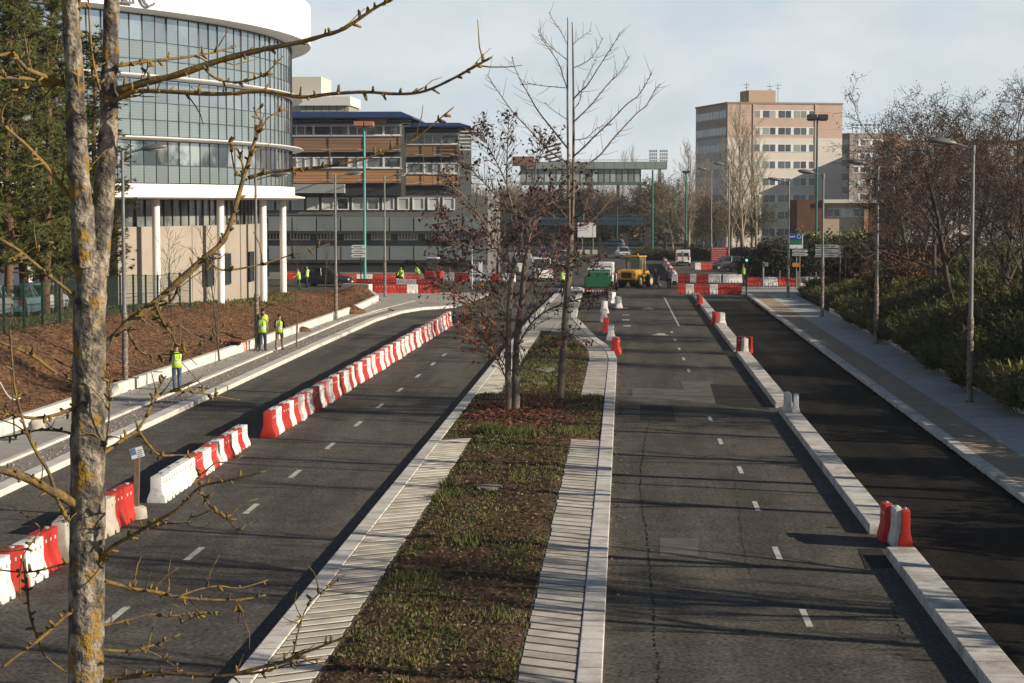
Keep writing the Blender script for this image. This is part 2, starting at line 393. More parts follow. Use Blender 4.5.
for s_,ya,yb in ((-1,5,60.02),(-1,73.98,112),(1,5,60.02),(1,73.48,112)):
    q = []
    for y in (ya,(ya+yb)/2 if yb < 90 else 90,yb):
        e_ = lerpx(LI,y) if s_ < 0 else lerpx(RI,y); q.append((e_,y))
    far_ = [(x+.93*(-s_),y) for x,y in q[::-1]]
    b2.prism(q+far_, .09, .138)
struct(b2.build('paving_joint', M_joint))
slabrow(-1, 6, 60, .86); slabrow(-1, 74, 112, .86); slabrow(1, 6, 60, .86); slabrow(1, 73.5, 112, .86)
struct(b.build('median_paving', M_paver, bevel=.006))
# far paved tip of the median
b = MB(); q = [(lerpx(LI,y),y) for y in (111,118,126,140,155,167)]+[(lerpx(RI,y),y) for y in (167,155,140,126,118,111)]
b.prism(q, .0, .142); struct(b.build('median_tip_paving', M_conc))
# soil, with its lumps
def soil_edges(y):
    l = lerpx(LI,y); rr = lerpx(RI,y)
    if y < 60 or y > 74: l += .90
    if y < 60 or y > 73.5: rr -= .90
    if y > 98: 
        t = min(1,(y-98)/13); l += t*.5; rr -= t*t*1.6
    return l, rr
def soil_z(x, y):
    l, rr = soil_edges(y); t = max(0,min(1,(x-l)/.25,(rr-x)/.25))
    h = .125+.05*t+.05*noise.noise(Vector((x*.9,y*.5,3)))*t+.05*noise.noise(Vector((x*3.3,y*2.6,9)))*t+.045*noise.noise(Vector((x*9,y*9,1)))*t
    h += .13*math.exp(-(((x+3.6)/1.5)**2+((y-66.5)/3.2)**2))*t      # mound round the tree
    return h
b = MB(); ys = [14.0]
while ys[-1] < 111: ys.append(ys[-1]+(.16 if ys[-1] < 62 else .3))
rows = []
for y in ys:
    l, rr = soil_edges(y); rows.append([(l+(rr-l)*k/30, y, soil_z(l+(rr-l)*k/30, y)) for k in range(31)])
n = 31; vs_ = [p for q in rows for p in q]
b.add(vs_, [(k*n+i,k*n+i+1,(k+1)*n+i+1,(k+1)*n+i) for k in range(len(rows)-1) for i in range(n-1)])
struct(b.build('soil', M_soil, smooth=180))
# --- grass blades and weeds (stuff), fallen leaves (stuff)
r = random.Random(11); b = MB()
def blade(x, y, z, h, w):
    a = r.uniform(0,6.28); dx, dy = math.cos(a)*w, math.sin(a)*w; lx, ly = r.uniform(-.6,.6)*h, r.uniform(-.6,.6)*h
    b.add([(x-dx,y-dy,z-.01),(x+dx,y+dy,z-.01),(x+lx,y+ly,z+h)],[(0,1,2)])
cnt = 0
while cnt < 37000:
    y = 28+83*r.random()**1.25; l, rr = soil_edges(y); x = r.uniform(l+.02,rr-.02)
    d = noise.noise(Vector((x*.75,y*.30,5)))+.6*noise.noise(Vector((x*2.0,y*1.1,8)))
    if y > 52: d += .20
    if ((x+3.6)/1.7)**2+((y-67)/4.0)**2 < 1: d -= .65
    edge = min(x-l, rr-x)
    if edge < .35: d += .16
    if d < r.uniform(-.22,.68): cnt += .06; continue
    n_ = r.choice((1,2,3,5))
    for _ in range(n_):
        xx, yy = x+r.gauss(0,.035), y+r.gauss(0,.05)
        blade(xx,yy,soil_z(xx,yy), r.uniform(.015,.075)*(1.0 if y < 60 else 1.25), r.uniform(.007,.018)*(1+y/90)); cnt += 1
for tx,ty,n_,h_ in ((-4.05,61.0,900,.38),(-3.05,60.5,700,.32),(-1.6,60.8,250,.3),(-4.75,49.5,420,.3),(-4.6,76,300,.3),(-1.15,72,320,.25),(-4.6,47.6,350,.24),(-3.2,41,260,.22),(-3.9,37.2,250,.2),(-2.2,33.6,200,.2),(-2.7,51.2,200,.2)):
    for _ in range(n_):
        x = tx+r.gauss(0,.22); yy = ty+r.gauss(0,.28); l, rr = soil_edges(yy)
        if x < l or x > rr: continue
        blade(x,yy,soil_z(x,yy), r.uniform(.4,1)*h_, r.uniform(.008,.018))
stuff(b.build('grass', M_grass))
def litter(name, m, n_, fn, smin, smax, lift=.012):
    b = MB()
    for _ in range(n_):
        x, y, z = fn(); s = r.uniform(smin,smax); a = r.uniform(0,6.28); t1, t2 = r.uniform(-.6,.6), r.uniform(-.6,.6)
        u = Vector((math.cos(a),math.sin(a),t1))*s; w = Vector((-math.sin(a),math.cos(a),t2))*s*.7; c = Vector((x,y,z+lift+.3*s*abs(t1)))
        b.add([c-u, c-w*.8+Vector((0,0,s*.25)), c+u, c+w*.8+Vector((0,0,s*.2))], [(0,1,2),(0,2,3)])
    return stuff(b.build(name, m))
def f_tree():
    while True:
        x, y = -3.6+r.gauss(0,1.15), 66.5+r.gauss(0,3.4); l, rr = soil_edges(y)
        if l < x < rr: return x, y, soil_z(x,y)
litter('leaf_litter', M_leafl, 3400, f_tree, .03,.075)
def f_bed():
    y = 29+80*r.random()**1.2; l, rr = soil_edges(y); x = r.uniform(l,rr); return x, y, soil_z(x,y)
litter('dry_leaf_litter', mat('dry_leaf', (.17,.105,.06), .95, (.07,.042,.025), 3, rand=.7, world=True), 8500, f_bed, .015,.055)
def f_gut():
    y = 36+60*r.random(); return -.27+abs(r.gauss(0,.22)), y, .004
litter('gutter_leaf_litter', mat('gutter_leaf', (.17,.09,.05), .95, (.11,.05,.03), 3, rand=.5, world=True), 520, f_gut, .02,.05)
def f_stone():
    y = 29+75*r.random()**1.3; l, rr = soil_edges(y); x = r.uniform(l,rr); return x, y, soil_z(x,y)
b = MB()
for _ in range(260):
    x,y,z = f_stone(); s = r.uniform(.012,.04); b.sph((x,y,z+.3*s),(s,s*r.uniform(.6,1),s*.6),6,4)
stuff(b.build('pebbles', mat('pebble', (.20,.175,.15), .9, rand=.5)))
# concrete lids in the soil
for px,py,rx,ry in ((489,488.5,.33,.36),(545,370.5,.42,.9),(540,385,.25,.5)):
    p = P(px,py,.16); b = MB(); b.lathe([(.0,.06),(rx*.9,.06),(rx,.045),(rx,-.1)], 20, cap=False)
    o = b.build('manhole_cover', mat('lid_concrete',(.20,.175,.145),.9,(.14,.12,.10),3,fine=.2), smooth=40, loc=(p.x,p.y,.135+.04)); o.scale = (1,ry/rx,1)
    tag(o, {489:'round concrete lid lying in the bare soil of the near median',545:'concrete slab lid in the grass beside the slim bare tree',540:'small concrete lid just in front of the larger slab lid'}[px], 'manhole cover')
# --------------------------------------------------------------- right side path
b = MB(); kerb(b, sub([(9.65,5),(9.65,158)],4), 0, .34, -.05, .15); struct(b.build('right_path_kerb', M_kerb, bevel=.02))
sheet('sand_path', [(9.99,5),(11.2,5),(11.2,158),(9.99,158)], .135, M_sand)
sheet('right_pavement', [(11.2,5),(13.45,5),(13.45,158),(11.2,158)], .135, M_concb)
b = MB(); b.prism([(9.65,158.01),(26,158.01),(40,160),(40,172),(9.65,172)], -.04, .135); struct(b.build('corner_pavement', M_conc))
b = MB(); kerb(b, [(9.3,158),(9.3,172)], 0,.34,-.05,.15); struct(b.build('corner_kerb', M_kerb))
# gutter edge of the new lane: crumbly dark strip
b = MB(); r = random.Random(9)
for _ in range(1500):
    y = r.uniform(28,150); s = r.uniform(.01,.045); b.sph((9.62-abs(r.gauss(0,.10)),y,.012),(s,s*1.3,s*.6),5,3)
stuff(b.build('asphalt_crumbs', M_asph_n))
# low white garden wall, block by block
def blockwall(name, label, pts, w, h, m, step, jit=0.02, seed=1):
    r = random.Random(seed); b = MB(); q = sub(pts, step)
    for a,c in zip(q,q[1:]):
        d = (c-a); ang = math.atan2(d.y,d.x); mid = (a+c)/2
        b.box((mid.x+r.uniform(-jit,jit), mid.y, h/2-.03+r.uniform(-jit,jit)), (d.length-.012, w, h+.06), rz=ang+r.uniform(-.008,.008))
    o = b.build(name, m, bevel=.015); tag(o, label, 'wall'); return o
blockwall('garden_wall', 'low pale block wall edging the right pavement below the shrubs', [(13.58,20),(13.58,132)], .22, .42, M_kerbw, 1.0, .03, 5)
# --------------------------------------------------------------- left side path
WX = [(-20.1,5),(-19.35,45),(-18.9,75),(-18.35,97),(-18.0,115),(-17.75,133),(-18.1,146),(-19.4,153)]
b = MB(); kl = [(-15.3,5),(-15.3,100),(-15.15,122),(-14.6,131),(-13.6,135.5),(-11.6,138.5)]
kerb(b, sub(kl,1.0), -.46, 0, -.05, .17); struct(b.build('left_road_kerb', M_kerbw, bevel=.02))
b = MB(); q = [(-16.95,5),(-15.74,5)]+[(-15.74,100),(-15.6,122),(-15.1,131.3),(-15.9,135),(-16.95,120)]
b.prism(q, -.05, .055); struct(b.build('gravel_strip', M_gravel))
b = MB(); kerb(b, sub([(-16.95,5),(-16.95,120),(-16.4,133),(-15.2,146)],1.0), -.2, 0, -.05, .13); struct(b.build('inner_path_kerb', M_kerbw, bevel=.012))
b = MB(); b.prism([(-16.93,121),(-15.92,135.02),(-14.9,131.6),(-14.0,135.7),(-11.7,138.9),(-11.0,150),(-10.6,160),(-24,160),(-19.2,153),(-17.6,146),(-15.6,146)], -.04,.115); struct(b.build('apron_paving', M_conc))
b = MB(); b.prism([(x+.1,y) for x,y in WX][:7][::-1]+[(-17.15,5),(-17.15,120),(-16.6,133),(-15.4,146)], -.04,.11); struct(b.build('left_pavement', M_conc))
r = random.Random(21); b = MB()
for _ in range(900):
    y = r.uniform(45,128); s = r.uniform(.015,.06); b.sph((r.uniform(-16.9,-15.8),y,.06),(s,s*1.2,s*.6),5,3)
for _ in range(260):
    y = r.uniform(60,140); s = r.uniform(.02,.07); b.sph((-18.2+.015*(y-100)+abs(r.gauss(0,.35)),y,.12),(s,s*1.2,s*.6),5,3)
stuff(b.build('gravel', mat('pebble_grey',(.25,.23,.20),.95,rand=.4)))
blockwall('retaining_wall', 'low white retaining wall at the foot of the brown soil bank', WX, .26, .52, mat('wall_white',(.62,.60,.56),.85,(.44,.42,.38),1.5,.42,.72,world=True), 1.5, .006, 8)
# bank of bare soil on the left
def wallx(y): return lerpx(WX, max(5,min(153,y)))
def bank_z(x, y):
    t = wallx(y)-.12-x
    if t <= 0: return .36
    s = min(1,t/6.5); s = s*s*(3-2*s)
    top = 2.35-1.05*min(1,max(0,(y-78)/40)) if y < 125 else 1.30-.9*min(1,(y-125)/26)
    h = .36+(top-.36)*s
    k = min(1,t/.6)
    h += k*(.16*noise.noise(Vector((x*.55,y*.35,2)))+.09*noise.noise(Vector((x*1.6,y*1.3,5)))+.085*noise.noise(Vector((x*3.2,y*2.6,7)))+.05*noise.noise(Vector((x*6,y*5,1))))
    h += .75*math.exp(-(((x+19.9)/1.3)**2+((y-148.5)/3.0)**2)) + .5*math.exp(-(((x+22.5)/1.5)**2+((y-136)/3.0)**2))
    return h
b = MB(); rows = []; y = 40.0
while y < 156:
    x0 = wallx(y)-.12; row = []
    for k in range(64):
        t = k*.22 if k < 48 else 48*.22+(k-48)*2.6
        row.append((x0-t, y, bank_z(x0-t,y)))
    rows.append(row); y += .28
n = 64
b.add([p for q in rows for p in q], [(k*n+i+1,k*n+i,(k+1)*n+i,(k+1)*n+i+1) for k in range(len(rows)-1) for i in range(n-1)])
struct(b.build('soil_bank', M_soilb, smooth=180))
r = random.Random(31); b = MB()
for _ in range(1500):
    y = r.uniform(50,150); x = wallx(y)-abs(r.gauss(0,3.5))-.2; s = r.uniform(.015,.055)*(1+1.0*(r.random()<.06))
    b.sph((x,y,bank_z(x,y)+s*.2),(s,s*r.uniform(.7,1.2),s*.7),5,3)
stuff(b.build('dirt_clods', mat('soil_clod',(.19,.105,.058),.97,(.11,.06,.035),3,rand=.35)))
r = random.Random(32); b = MB()
for _ in range(9000):           # grass along the fence foot and by the glazed building
    if r.random() < .6: y = r.uniform(74,116); x = -25.0-(y-75)*.05+r.gauss(0,.45)
    else: y = r.uniform(108,140); x = -63.9+math.sqrt(max(0,40.4**2-(y-128.1)**2))+r.uniform(-.3,2.2)
    h = r.uniform(.06,.2); a = r.uniform(0,6.28); z = bank_z(x,y)-.02; w=.035
    b.add([(x-w*math.cos(a),y-w*math.sin(a),z),(x+w*math.cos(a),y+w*math.sin(a),z),(x+r.uniform(-.06,.06),y+r.uniform(-.06,.06),z+h)],[(0,1,2)])
stuff(b.build('bank_grass', M_grass))
# right planted bank
def rbank_z(x, y):
    t = x-13.6
    if t <= 0: return .2
    s = min(1,t/9.0); s = s*s*(3-2*s)
    top = 2.7 if y < 120 else 2.7-1.9*min(1,(y-120)/36)
    return .28+(top-.28)*s+.12*noise.noise(Vector((x*.5,y*.4,4)))*min(1,t)
b = MB(); rows = []; y = 6.0
while y < 158:
    rows.append([(13.62+k*.9 if k < 20 else 13.62+18+(k-19)*5, y, rbank_z(13.62+k*.9 if k < 20 else 13.62+18+(k-19)*5,y)) for k in range(32)]); y += 1.0
n = 32
b.add([p for q in rows for p in q], [(k*n+i,k*n+i+1,(k+1)*n+i+1,(k+1)*n+i) for k in range(len(rows)-1) for i in range(n-1)])
struct(b.build('planted_bank', mat('shrub_soil',(.035,.030,.018),.97,(.03,.038,.014),1.2,world=True,fine=.3), smooth=180))
# =================================================================== BUILDINGS
def part(name, b, m, parent, **k): return b.build(name, m, parent, **k)
# ---------------- round glazed office
M_glass_o = mat('curtain_glass', (.40,.46,.49), .10, (.27,.325,.35), .25, .40,.65, metal=.75, spec=.8, rand=.15)
M_glass_d = mat('curtain_glass_dark', (.11,.14,.15), .10, (.45,.48,.48), .30, .46,.55, metal=.65, spec=.8, rand=.35)
M_spandrel= mat('spandrel_glass', (.28,.335,.345), .16, metal=.55, spec=.7, rand=.09, seams=('Z',.16,.05,.86))
M_mull   = mat('mullion', (.05,.055,.06), .5, metal=.3)
M_bandw  = mat('band_white', (.78,.78,.77), .5, (.64,.64,.625), .8, .48,.75, spec=.35, stretch=(1,1,.25))
M_beigep = mat('beige_panel', (.33,.29,.24), .8, (.28,.245,.205), .5, fine=.06)
M_winds  = mat('window_dark', (.030,.036,.042), .08, spec=.8)
CX, CY, RO = -63.9, 128.1, 42.0
off = empty('office_building', (CX,CY,0), 0, 'round glazed office building with white ring bands on white columns', 'building')
NP = 93; A0, A1 = R(-95), R(40)
def ang(k): return A0+(A1-A0)*k/NP
def glass_rows(name, zs, m, rad=RO):
    r = random.Random(len(name)+int(zs[0][0]*10)); b = MB()
    for z0,z1 in zs:
        for k in range(NP):
            a, c = ang(k)+.0006, ang(k+1)-.0006; j = r.uniform(-.016,.016); j2 = r.uniform(-.014,.014)
            b.quad((rad*math.cos(a)+j,rad*math.sin(a)-j,z0),(rad*math.cos(c)-j,rad*math.sin(c)+j,z0),((rad+j2)*math.cos(c)-j,(rad+j2)*math.sin(c)+j,z1),((rad+j2)*math.cos(a)+j,(rad+j2)*math.sin(a)-j,z1))
    return b.build(name, m, off)
Z0,Z1,Z2,Z3,Z4,Z5,Z6,Z7,Z8,Z9,Z10 = 17.54,16.13,15.13,14.33,14.02,12.79,11.83,10.96,10.67,9.35,8.36
glass_rows('window_band', [(Z1+.02,Z0-.02)], M_glass_o); glass_rows('spandrel', [(Z3+.02,Z2-.02),(Z2+.02,Z1-.02)], M_spandrel)
glass_rows('window_band', [(Z5+.02,Z4-.02)], M_glass_o); glass_rows('spandrel', [(Z7+.02,Z6-.02),(Z6+.02,Z5-.02)], M_spandrel)
glass_rows('window_band', [(Z9+.02,Z8-.02)], M_glass_d); glass_rows('spandrel', [(Z10+.02,Z9-.02)], M_spandrel)
b = MB()
for k in range(NP+1):
    a = ang(k); b.box((RO*math.cos(a)*1.0004, RO*math.sin(a)*1.0004, 12.95),(.05,.022,9.25),rz=a)
b2 = MB()
for z in (Z0+.03,Z1,Z2,Z3-.02,Z4+.02,Z5,Z6,Z7-.02,Z8+.02,Z9,Z10-.02):
    b2.lathe([(RO-.02,z-.02),(RO+.03,z-.02),(RO+.03,z+.02),(RO-.02,z+.02),(RO-.02,z-.02)], NP, a0=A0, a1=A1)
n0 = len(b.v); b.v += b2.v; b.f += [tuple(i+n0 for i in f) for f in b2.f]
part('mullion_frame', b, M_mull, off)
def ringp(name, prof, m=M_bandw):
    b = MB(); b.lathe(prof+[prof[0]], NP*2, a0=A0, a1=A1); return b.build(name, m, off, smooth=40)
ringp('roof_ring', [(RO-.4,Z0+.04),(RO+.9,Z0+.07),(RO+1.30,Z0+.16),(RO+1.32,Z0+2.75),(RO+1.15,Z0+2.87),(RO-1,Z0+2.85)])
ringp('floor_band', [(RO-.05,Z4+.04),(RO+.70,Z4+.09),(RO+.80,Z4+.18),(RO+.70,Z4+.25),(RO-.05,Z4+.27)])
ringp('floor_band', [(RO-.05,Z8+.04),(RO+.70,Z8+.09),(RO+.80,Z8+.16),(RO+.70,Z8+.23),(RO-.05,Z8+.25)])
ringp('base_band', [(RO-3,7.45),(RO+.2,7.47),(RO+.85,7.57),(RO+.85,7.66),(RO+.18,7.78),(RO+.18,Z10-.05),(RO-.05,Z10-.05)])
b = MB(); b.lathe([(.1,Z0+2.8),(RO-1,Z0+2.8)], NP, a0=A0, a1=A1); part('roof', b, M_conc, off)
b = MB(); b.lathe([(.1,7.44),(RO-.2,7.44)], 90, a0=A0, a1=A1); part('soffit', b, M_concb, off)
b = MB(); RR_ = RO-1.2
for k in range(0,NP):
    a = ang(k); b.cyl((RR_*math.cos(a),RR_*math.sin(a),Z0+2.8),(RR_*math.cos(a),RR_*math.sin(a),Z0+3.7),.03,5)
b.lathe([(RR_-.03,Z0+3.67),(RR_+.03,Z0+3.67),(RR_+.03,Z0+3.73),(RR_-.03,Z0+3.73),(RR_-.03,Z0+3.67)], NP, a0=A0, a1=A1)
part('roof_rail', b, M_galv, off)
RW = RO-1.7; AB = R(-27.2)                       # the beige ground floor starts at this angle; left of it the front steps back into a dark glazed bay
def warc(name, prof, n, a0, a1, m): b = MB(); b.lathe(prof, n, a0=a0, a1=a1); return b.build(name, m, off)
warc('wall', [(RW,-1.0),(RW,5.92),(RW-.3,5.92)], 26, AB, A1, M_beigep)
b = MB(); b.quad((RW*math.cos(AB),RW*math.sin(AB),-1),((RW-5)*math.cos(AB),(RW-5)*math.sin(AB),-1),((RW-5)*math.cos(AB),(RW-5)*math.sin(AB),7.44),(RW*math.cos(AB),RW*math.sin(AB),7.44)); part('return_wall', b, M_beigep, off)
warc('recess_wall', [(RW-5,-1.0),(RW-5,7.44)], 40, A0, AB, mat('wing_wall',(.05,.06,.085),.25,spec=.6))
for k in range(0,27,2):
    a = AB+(A1-AB)*k/26; part('wall_joint', MB().box(((RW+.005)*math.cos(a),(RW+.005)*math.sin(a),2.9),(.02,.035,6.0),rz=a), mat('joint_dark',(.11,.10,.09),.9), off)
warc('clerestory_window', [(RW-.25,5.92),(RW-.25,7.44)], 60, AB, A1, mat('clerestory_glass',(.09,.10,.10),.12,(.25,.27,.26),.35,.45,.6,spec=.8))
for k in range(0,53):
    a = AB+(A1-AB)*k/52; part('clerestory_mullion', MB().box(((RW-.2)*math.cos(a),(RW-.2)*math.sin(a),6.68),(.08,.05,1.5),rz=a), M_mull, off)
def circ_ang(px, rad):
    d = ray(px,230); d = Vector((d.x,d.y)).normalized(); c0 = Vector((-CX,-CY)); bb = c0.dot(d); disc = bb*bb-(c0.length_squared-rad**2)
    p = c0-d*bb if disc < 0 else c0+d*(-bb-math.sqrt(disc))
    return math.atan2(p.y,p.x)
for px,wd in ((207,1.35),(226,1.0),(250,1.1),(276,1.6)):
    a = circ_ang(px,RW)
    w = part('window', MB().box(((RW+.02)*math.cos(a),(RW+.02)*math.sin(a),3.25),(.1,wd,1.75),rz=a), M_winds, off)
    fb = MB()
    for dy in (-wd/2,wd/2): fb.box(((RW+.05)*math.cos(a)-dy*math.sin(a),(RW+.05)*math.sin(a)+dy*math.cos(a),3.25),(.12,.07,1.88),rz=a)
    fb.box(((RW+.06)*math.cos(a),(RW+.06)*math.sin(a),4.16),(.12,wd,.07),rz=a); fb.box(((RW+.06)*math.cos(a),(RW+.06)*math.sin(a),2.34),(.12,wd,.07),rz=a)
    fb.build('frame', M_mull, w)
RC = RO-.62
cols = [circ_ang(px,RC) for px in (28,92,156,220.5,263,283)]
for a in cols:
    b = MB(); b.cyl((RC*math.cos(a),RC*math.sin(a),.2),(RC*math.cos(a),RC*math.sin(a),7.47),.22,20); part('column', b, M_bandw, off, smooth=40)
# roof lettering, serif capitals on the ring
M_letter = mat('letter_metal', (.22,.22,.23), .35, metal=.8)
def put_letter(b, a, z0):
    me = b
    out = MB(); rr = RO+1.42
    for (u,d,h) in b.v:
        aa = a+u/rr; out.v.append(((rr+d)*math.cos(aa),(rr+d)*math.sin(aa),z0+h))
    out.f = b.f; return out.build('letter', M_letter, off)
e = MB(); D0, D1 = .02, .14
e.bx(.15,.42,D0,D1,0,1.7); e.bx(0,1.05,D0,D1+.002,0,.13); e.bx(0,1.0,D0,D1+.002,1.57,1.70); e.bx(.42,.85,D0,D1-.002,.80,.92)
e.bx(.95,1.06,D0,D1+.004,.0,.45); e.bx(.92,1.02,D0,D1+.004,1.28,1.7); e.bx(.80,.86,D0,D1+.004,.65,1.08)
c = MB(); pts = []
for k in range(25):
    t = R(45+270*k/24); pts.append(t)
rings = []
for t in pts:
    ro = .88; ri = .88-.10-.20*abs(math.cos(t))**1.5 if math.cos(t) < 0 else .78
    rings.append([(.9+ro*math.cos(t)*.95,D0,.85+ro*math.sin(t)),(.9+ro*math.cos(t)*.95,D1,.85+ro*math.sin(t)),(.9+ri*math.cos(t)*.95,D1,.85+ri*math.sin(t)),(.9+ri*math.cos(t)*.95,D0,.85+ri*math.sin(t))])
c.loft(rings); c.bx(1.42,1.52,D0,D1+.002,1.15,1.62)
e.v = [(x*.8,y,z*.85) for x,y,z in e.v]; c.v = [(x*.8,y,z*.85) for x,y,z in c.v]
put_letter(e, circ_ang(124,RO+1.4), Z0+.30); put_letter(c, circ_ang(141,RO+1.4), Z0+.28)
# ---------------- timber clad office
tb = empty('timber_clad_building', (0,190,0), 0, 'long office block with timber cladding strips, white windows and blue roof', 'building')
M_timber = mat('timber', (.32,.18,.10), .8, (.18,.115,.075), .35, .38,.66, stretch=(.25,1,5.5), fine=.10, seams=('Z',.30,.05,.45))
M_timber2= mat('timber_pale', (.50,.26,.125), .8, (.28,.15,.08), .4, .40,.66, stretch=(.25,1,5.5), fine=.10, seams=('Z',.30,.05,.5))
M_blue   = mat('roof_blue', (.022,.045,.115), .45, seams=('X',.5,.06,.6))
M_gpanel = mat('grey_panel', (.165,.192,.20), .6, (.14,.165,.172), .3, orand=.10)
M_gwall  = mat('grey_wall', (.145,.145,.14), .8, (.11,.11,.108), .3)
M_gdark  = mat('grey_dark', (.03,.033,.038), .7)
M_pvc    = mat('window_white', (.62,.62,.61), .6)
M_blind  = mat('blind', (.36,.38,.38), .6, (.46,.47,.46), .8, seams=('Z',.09,.02,.8))
M_glz    = mat('office_glass', (.035,.045,.055), .08, (.16,.185,.19), .5, .45,.6, spec=.8)
yz = lambda py: 7.2+(204-py)*.0950
XL, XM, XR = -48.0, XY(401,190), XY(459,194)
def clad_section(x0, x1, fy, tops, first):
    z = [yz(q) for q in tops]   # roof top, roof bottom, win1 top, win1 bot, timber1 bot, win2 top, win2 bot, timber2 bot
    b = MB(); b.bx(x0,x1,fy+.35,fy+16,8.0,z[1]+.0); part('wall', b, M_gdark, tb)
    b = MB(); zr = z[0]; ze = z[1]+.05
    b.loft([[(xx,fy+17,ze),(xx,fy-1.1,ze),(xx,fy-1.15,ze+.12),(xx-ins,fy+.6,zr),(xx-ins,fy+17,zr)] for xx,ins in ((x0-.3,0),(x1+1.25,1.3))]) 
    part('roof', b, M_blue, tb)
    for zt,zb,nm,mm in ((z[3],z[4],'timber_cladding',M_timber),(z[6],z[7],'timber_cladding',M_timber2)):
        n = max(2,int((x1-x0)/3.1))
        b = MB()
        for k in range(n):
            xa = x0+(x1-x0)*k/n; xb = x0+(x1-x0)*(k+1)/n
            b.bx(xa+.02,xb-.02,fy,fy+.3,zb,zt-.08)
        part(nm, b, mm, tb)
    for zt,zb in ((z[2],z[3]),(z[5],z[6])):
        n = int((x1-x0)/1.58); r = random.Random(int(zt*7)+first)
        for k in range(n):
            xa = x0+(x1-x0)*k/n; xb = x0+(x1-x0)*(k+1)/n
            mm = [M_glz,M_glz,M_blind,mat('pane_pale',(.20,.23,.235),.15,spec=.7)][r.randrange(4)]
            f = MB()
            f.bx(xa,xa+.09,fy+.18,fy+.34,zb,zt); f.bx(xb-.09,xb,fy+.18,fy+.34,zb,zt); f.bx(xa+.09,xb-.09,fy+.18,fy+.34,zb,zb+.10); f.bx(xa+.09,xb-.09,fy+.18,fy+.34,zt-.08,zt)
            if k % 3 == 1: f.bx((xa+xb)/2-.04,(xa+xb)/2+.04,fy+.19,fy+.33,zb+.1,zt-.08)
            w = part('window', f, M_pvc, tb)
            part('pane', MB().bx(xa+.09,xb-.09,fy+.27,fy+.32,zb+.1,zt-.08), mm, w)
        part('sill', MB().bx(x0,x1+.1,fy-.12,fy+.2,zb-.08,zb-.002), M_pvc, tb)
    # sunshade arms and thin rods
    b = MB()
    n = max(3,int((x1-x0)/3.1))
    for k in range(n+1):
        xa = x0+(x1-x0)*k/n
        b.box((xa-.35,fy-.75,z[4]+.20),(.07,1.5,.07),rz=-.5); b.box((xa-.35,fy-.75,z[7]+.30),(.07,1.5,.07),rz=-.5)
        b.cyl((xa,fy-.10,z[7]),(xa,fy-.10,z[1]+.1),.035,5)
    for zz in (z[4]-.05, z[7]-.05): b.bx(x0,x1+1.2,fy-1.45,fy-1.37,zz+.1,zz+.16)
    for q in (0,1,2): b.bx(x0,x1+1.0,fy-.25-.2*q,fy-.2-.2*q,z[1]-.2-.25*q,z[1]-.12-.25*q)
    part('sunshade', b, mat('steel_grey',(.13,.14,.15),.5,metal=.3), tb)
clad_section(XL, XM, 0.0, (111.5,119.5,124.5,135.5,152,157,168,183), 0)
clad_section(XM+.05, XR, 4.0, (121,127,132,143,156,162,173,185), 1)
b = MB()
for q in range(6): b.bx(XR+.1,XR+1.8,3.3,3.36,yz(131)-.35*q,yz(131)-.35*q+.12)
part('louvre_screen', b, M_pvc, tb)
# lower floors
b = MB(); b.bx(XL,XR+3.0,1.0,20,0,8.0); part('lower_wall', b, M_gwall, tb)
b = MB(); b.bx(XL,XY(345,190),-.5,1.0,yz(193),yz(184)); part('awning', b, mat('awning_grey',(.27,.30,.30),.6), tb)
n = 22; r = random.Random(5)
for k in range(n):
    xa = XL+(XR-XL)*k/n; xb = XL+(XR-XL)*(k+1)/n; zt, zb = yz(197.5), yz(210)
    f = MB(); f.bx(xa+.15,xa+.25,.85,1.0,zb,zt); f.bx(xb-.25,xb-.15,.85,1.0,zb,zt); f.bx(xa+.25,xb-.25,.85,1.0,zb,zb+.1); f.bx(xa+.25,xb-.25,.85,1.0,zt-.1,zt)
    w = part('window', f, M_pvc, tb)
    part('pane', MB().bx(xa+.25,xb-.25,.93,.99,zb+.1,zt-.1), [M_blind,mat('blind_white',(.55,.56,.55),.6,seams=('Z',.12,.03,.7)),M_glz][r.choice((0,1,1,1,2))], w)
for zt,zb in ((yz(217),yz(231)),(yz(246),yz(260))):
    n = 15
    b = MB(); b.bx(XL,XR+3.0,.2,1.0,zb+.05,zt-.05); part('balcony_back', b, M_gdark, tb)
    for k in range(n):
        xa = XL+(XR+3-XL)*k/n; xb = XL+(XR+3-XL)*(k+1)/n
        part('balcony_panel', MB().box(((xa+xb)/2,-.02+r.uniform(-.02,.02),(zt+zb)/2),(xb-xa-.12,.08,zt-zb)), M_gpanel, tb)
    b = MB(); b.bx(XL,XR+3.0,-.1,1.0,zb-.28,zb-.02); part('floor_edge', b, M_gdark, tb)
for k in range(13):
    xa = XL+2.6*k+.4; f = MB(); zt, zb = yz(234),yz(240.5)
    for q in range(7): f.bx(xa+q*.30,xa+q*.30+.10,.86,.98,zb+.1,zt)
    f.bx(xa,xa+1.9,.85,.98,zb,zb+.1); f.bx(xa,xa+1.9,.85,.98,zt,zt+.08)
    w = part('vent_window', f, M_pvc, tb); part('pane', MB().bx(xa,xa+1.9,.95,.99,zb+.1,zt), M_glz, w)
b = MB(); b.bx(XL,XR+3,.6,.99,.0,yz(266)); part('plinth_wall', b, mat('plinth',(.24,.225,.20),.85,(.19,.18,.165),.5), tb)
b = MB(); b.bx(XY(362,190)-.3,XY(362,190)+2.4,-.35,.5,yz(125),yz(118)); part('vent_box', b, mat('brick_box',(.30,.14,.09),.8), tb)
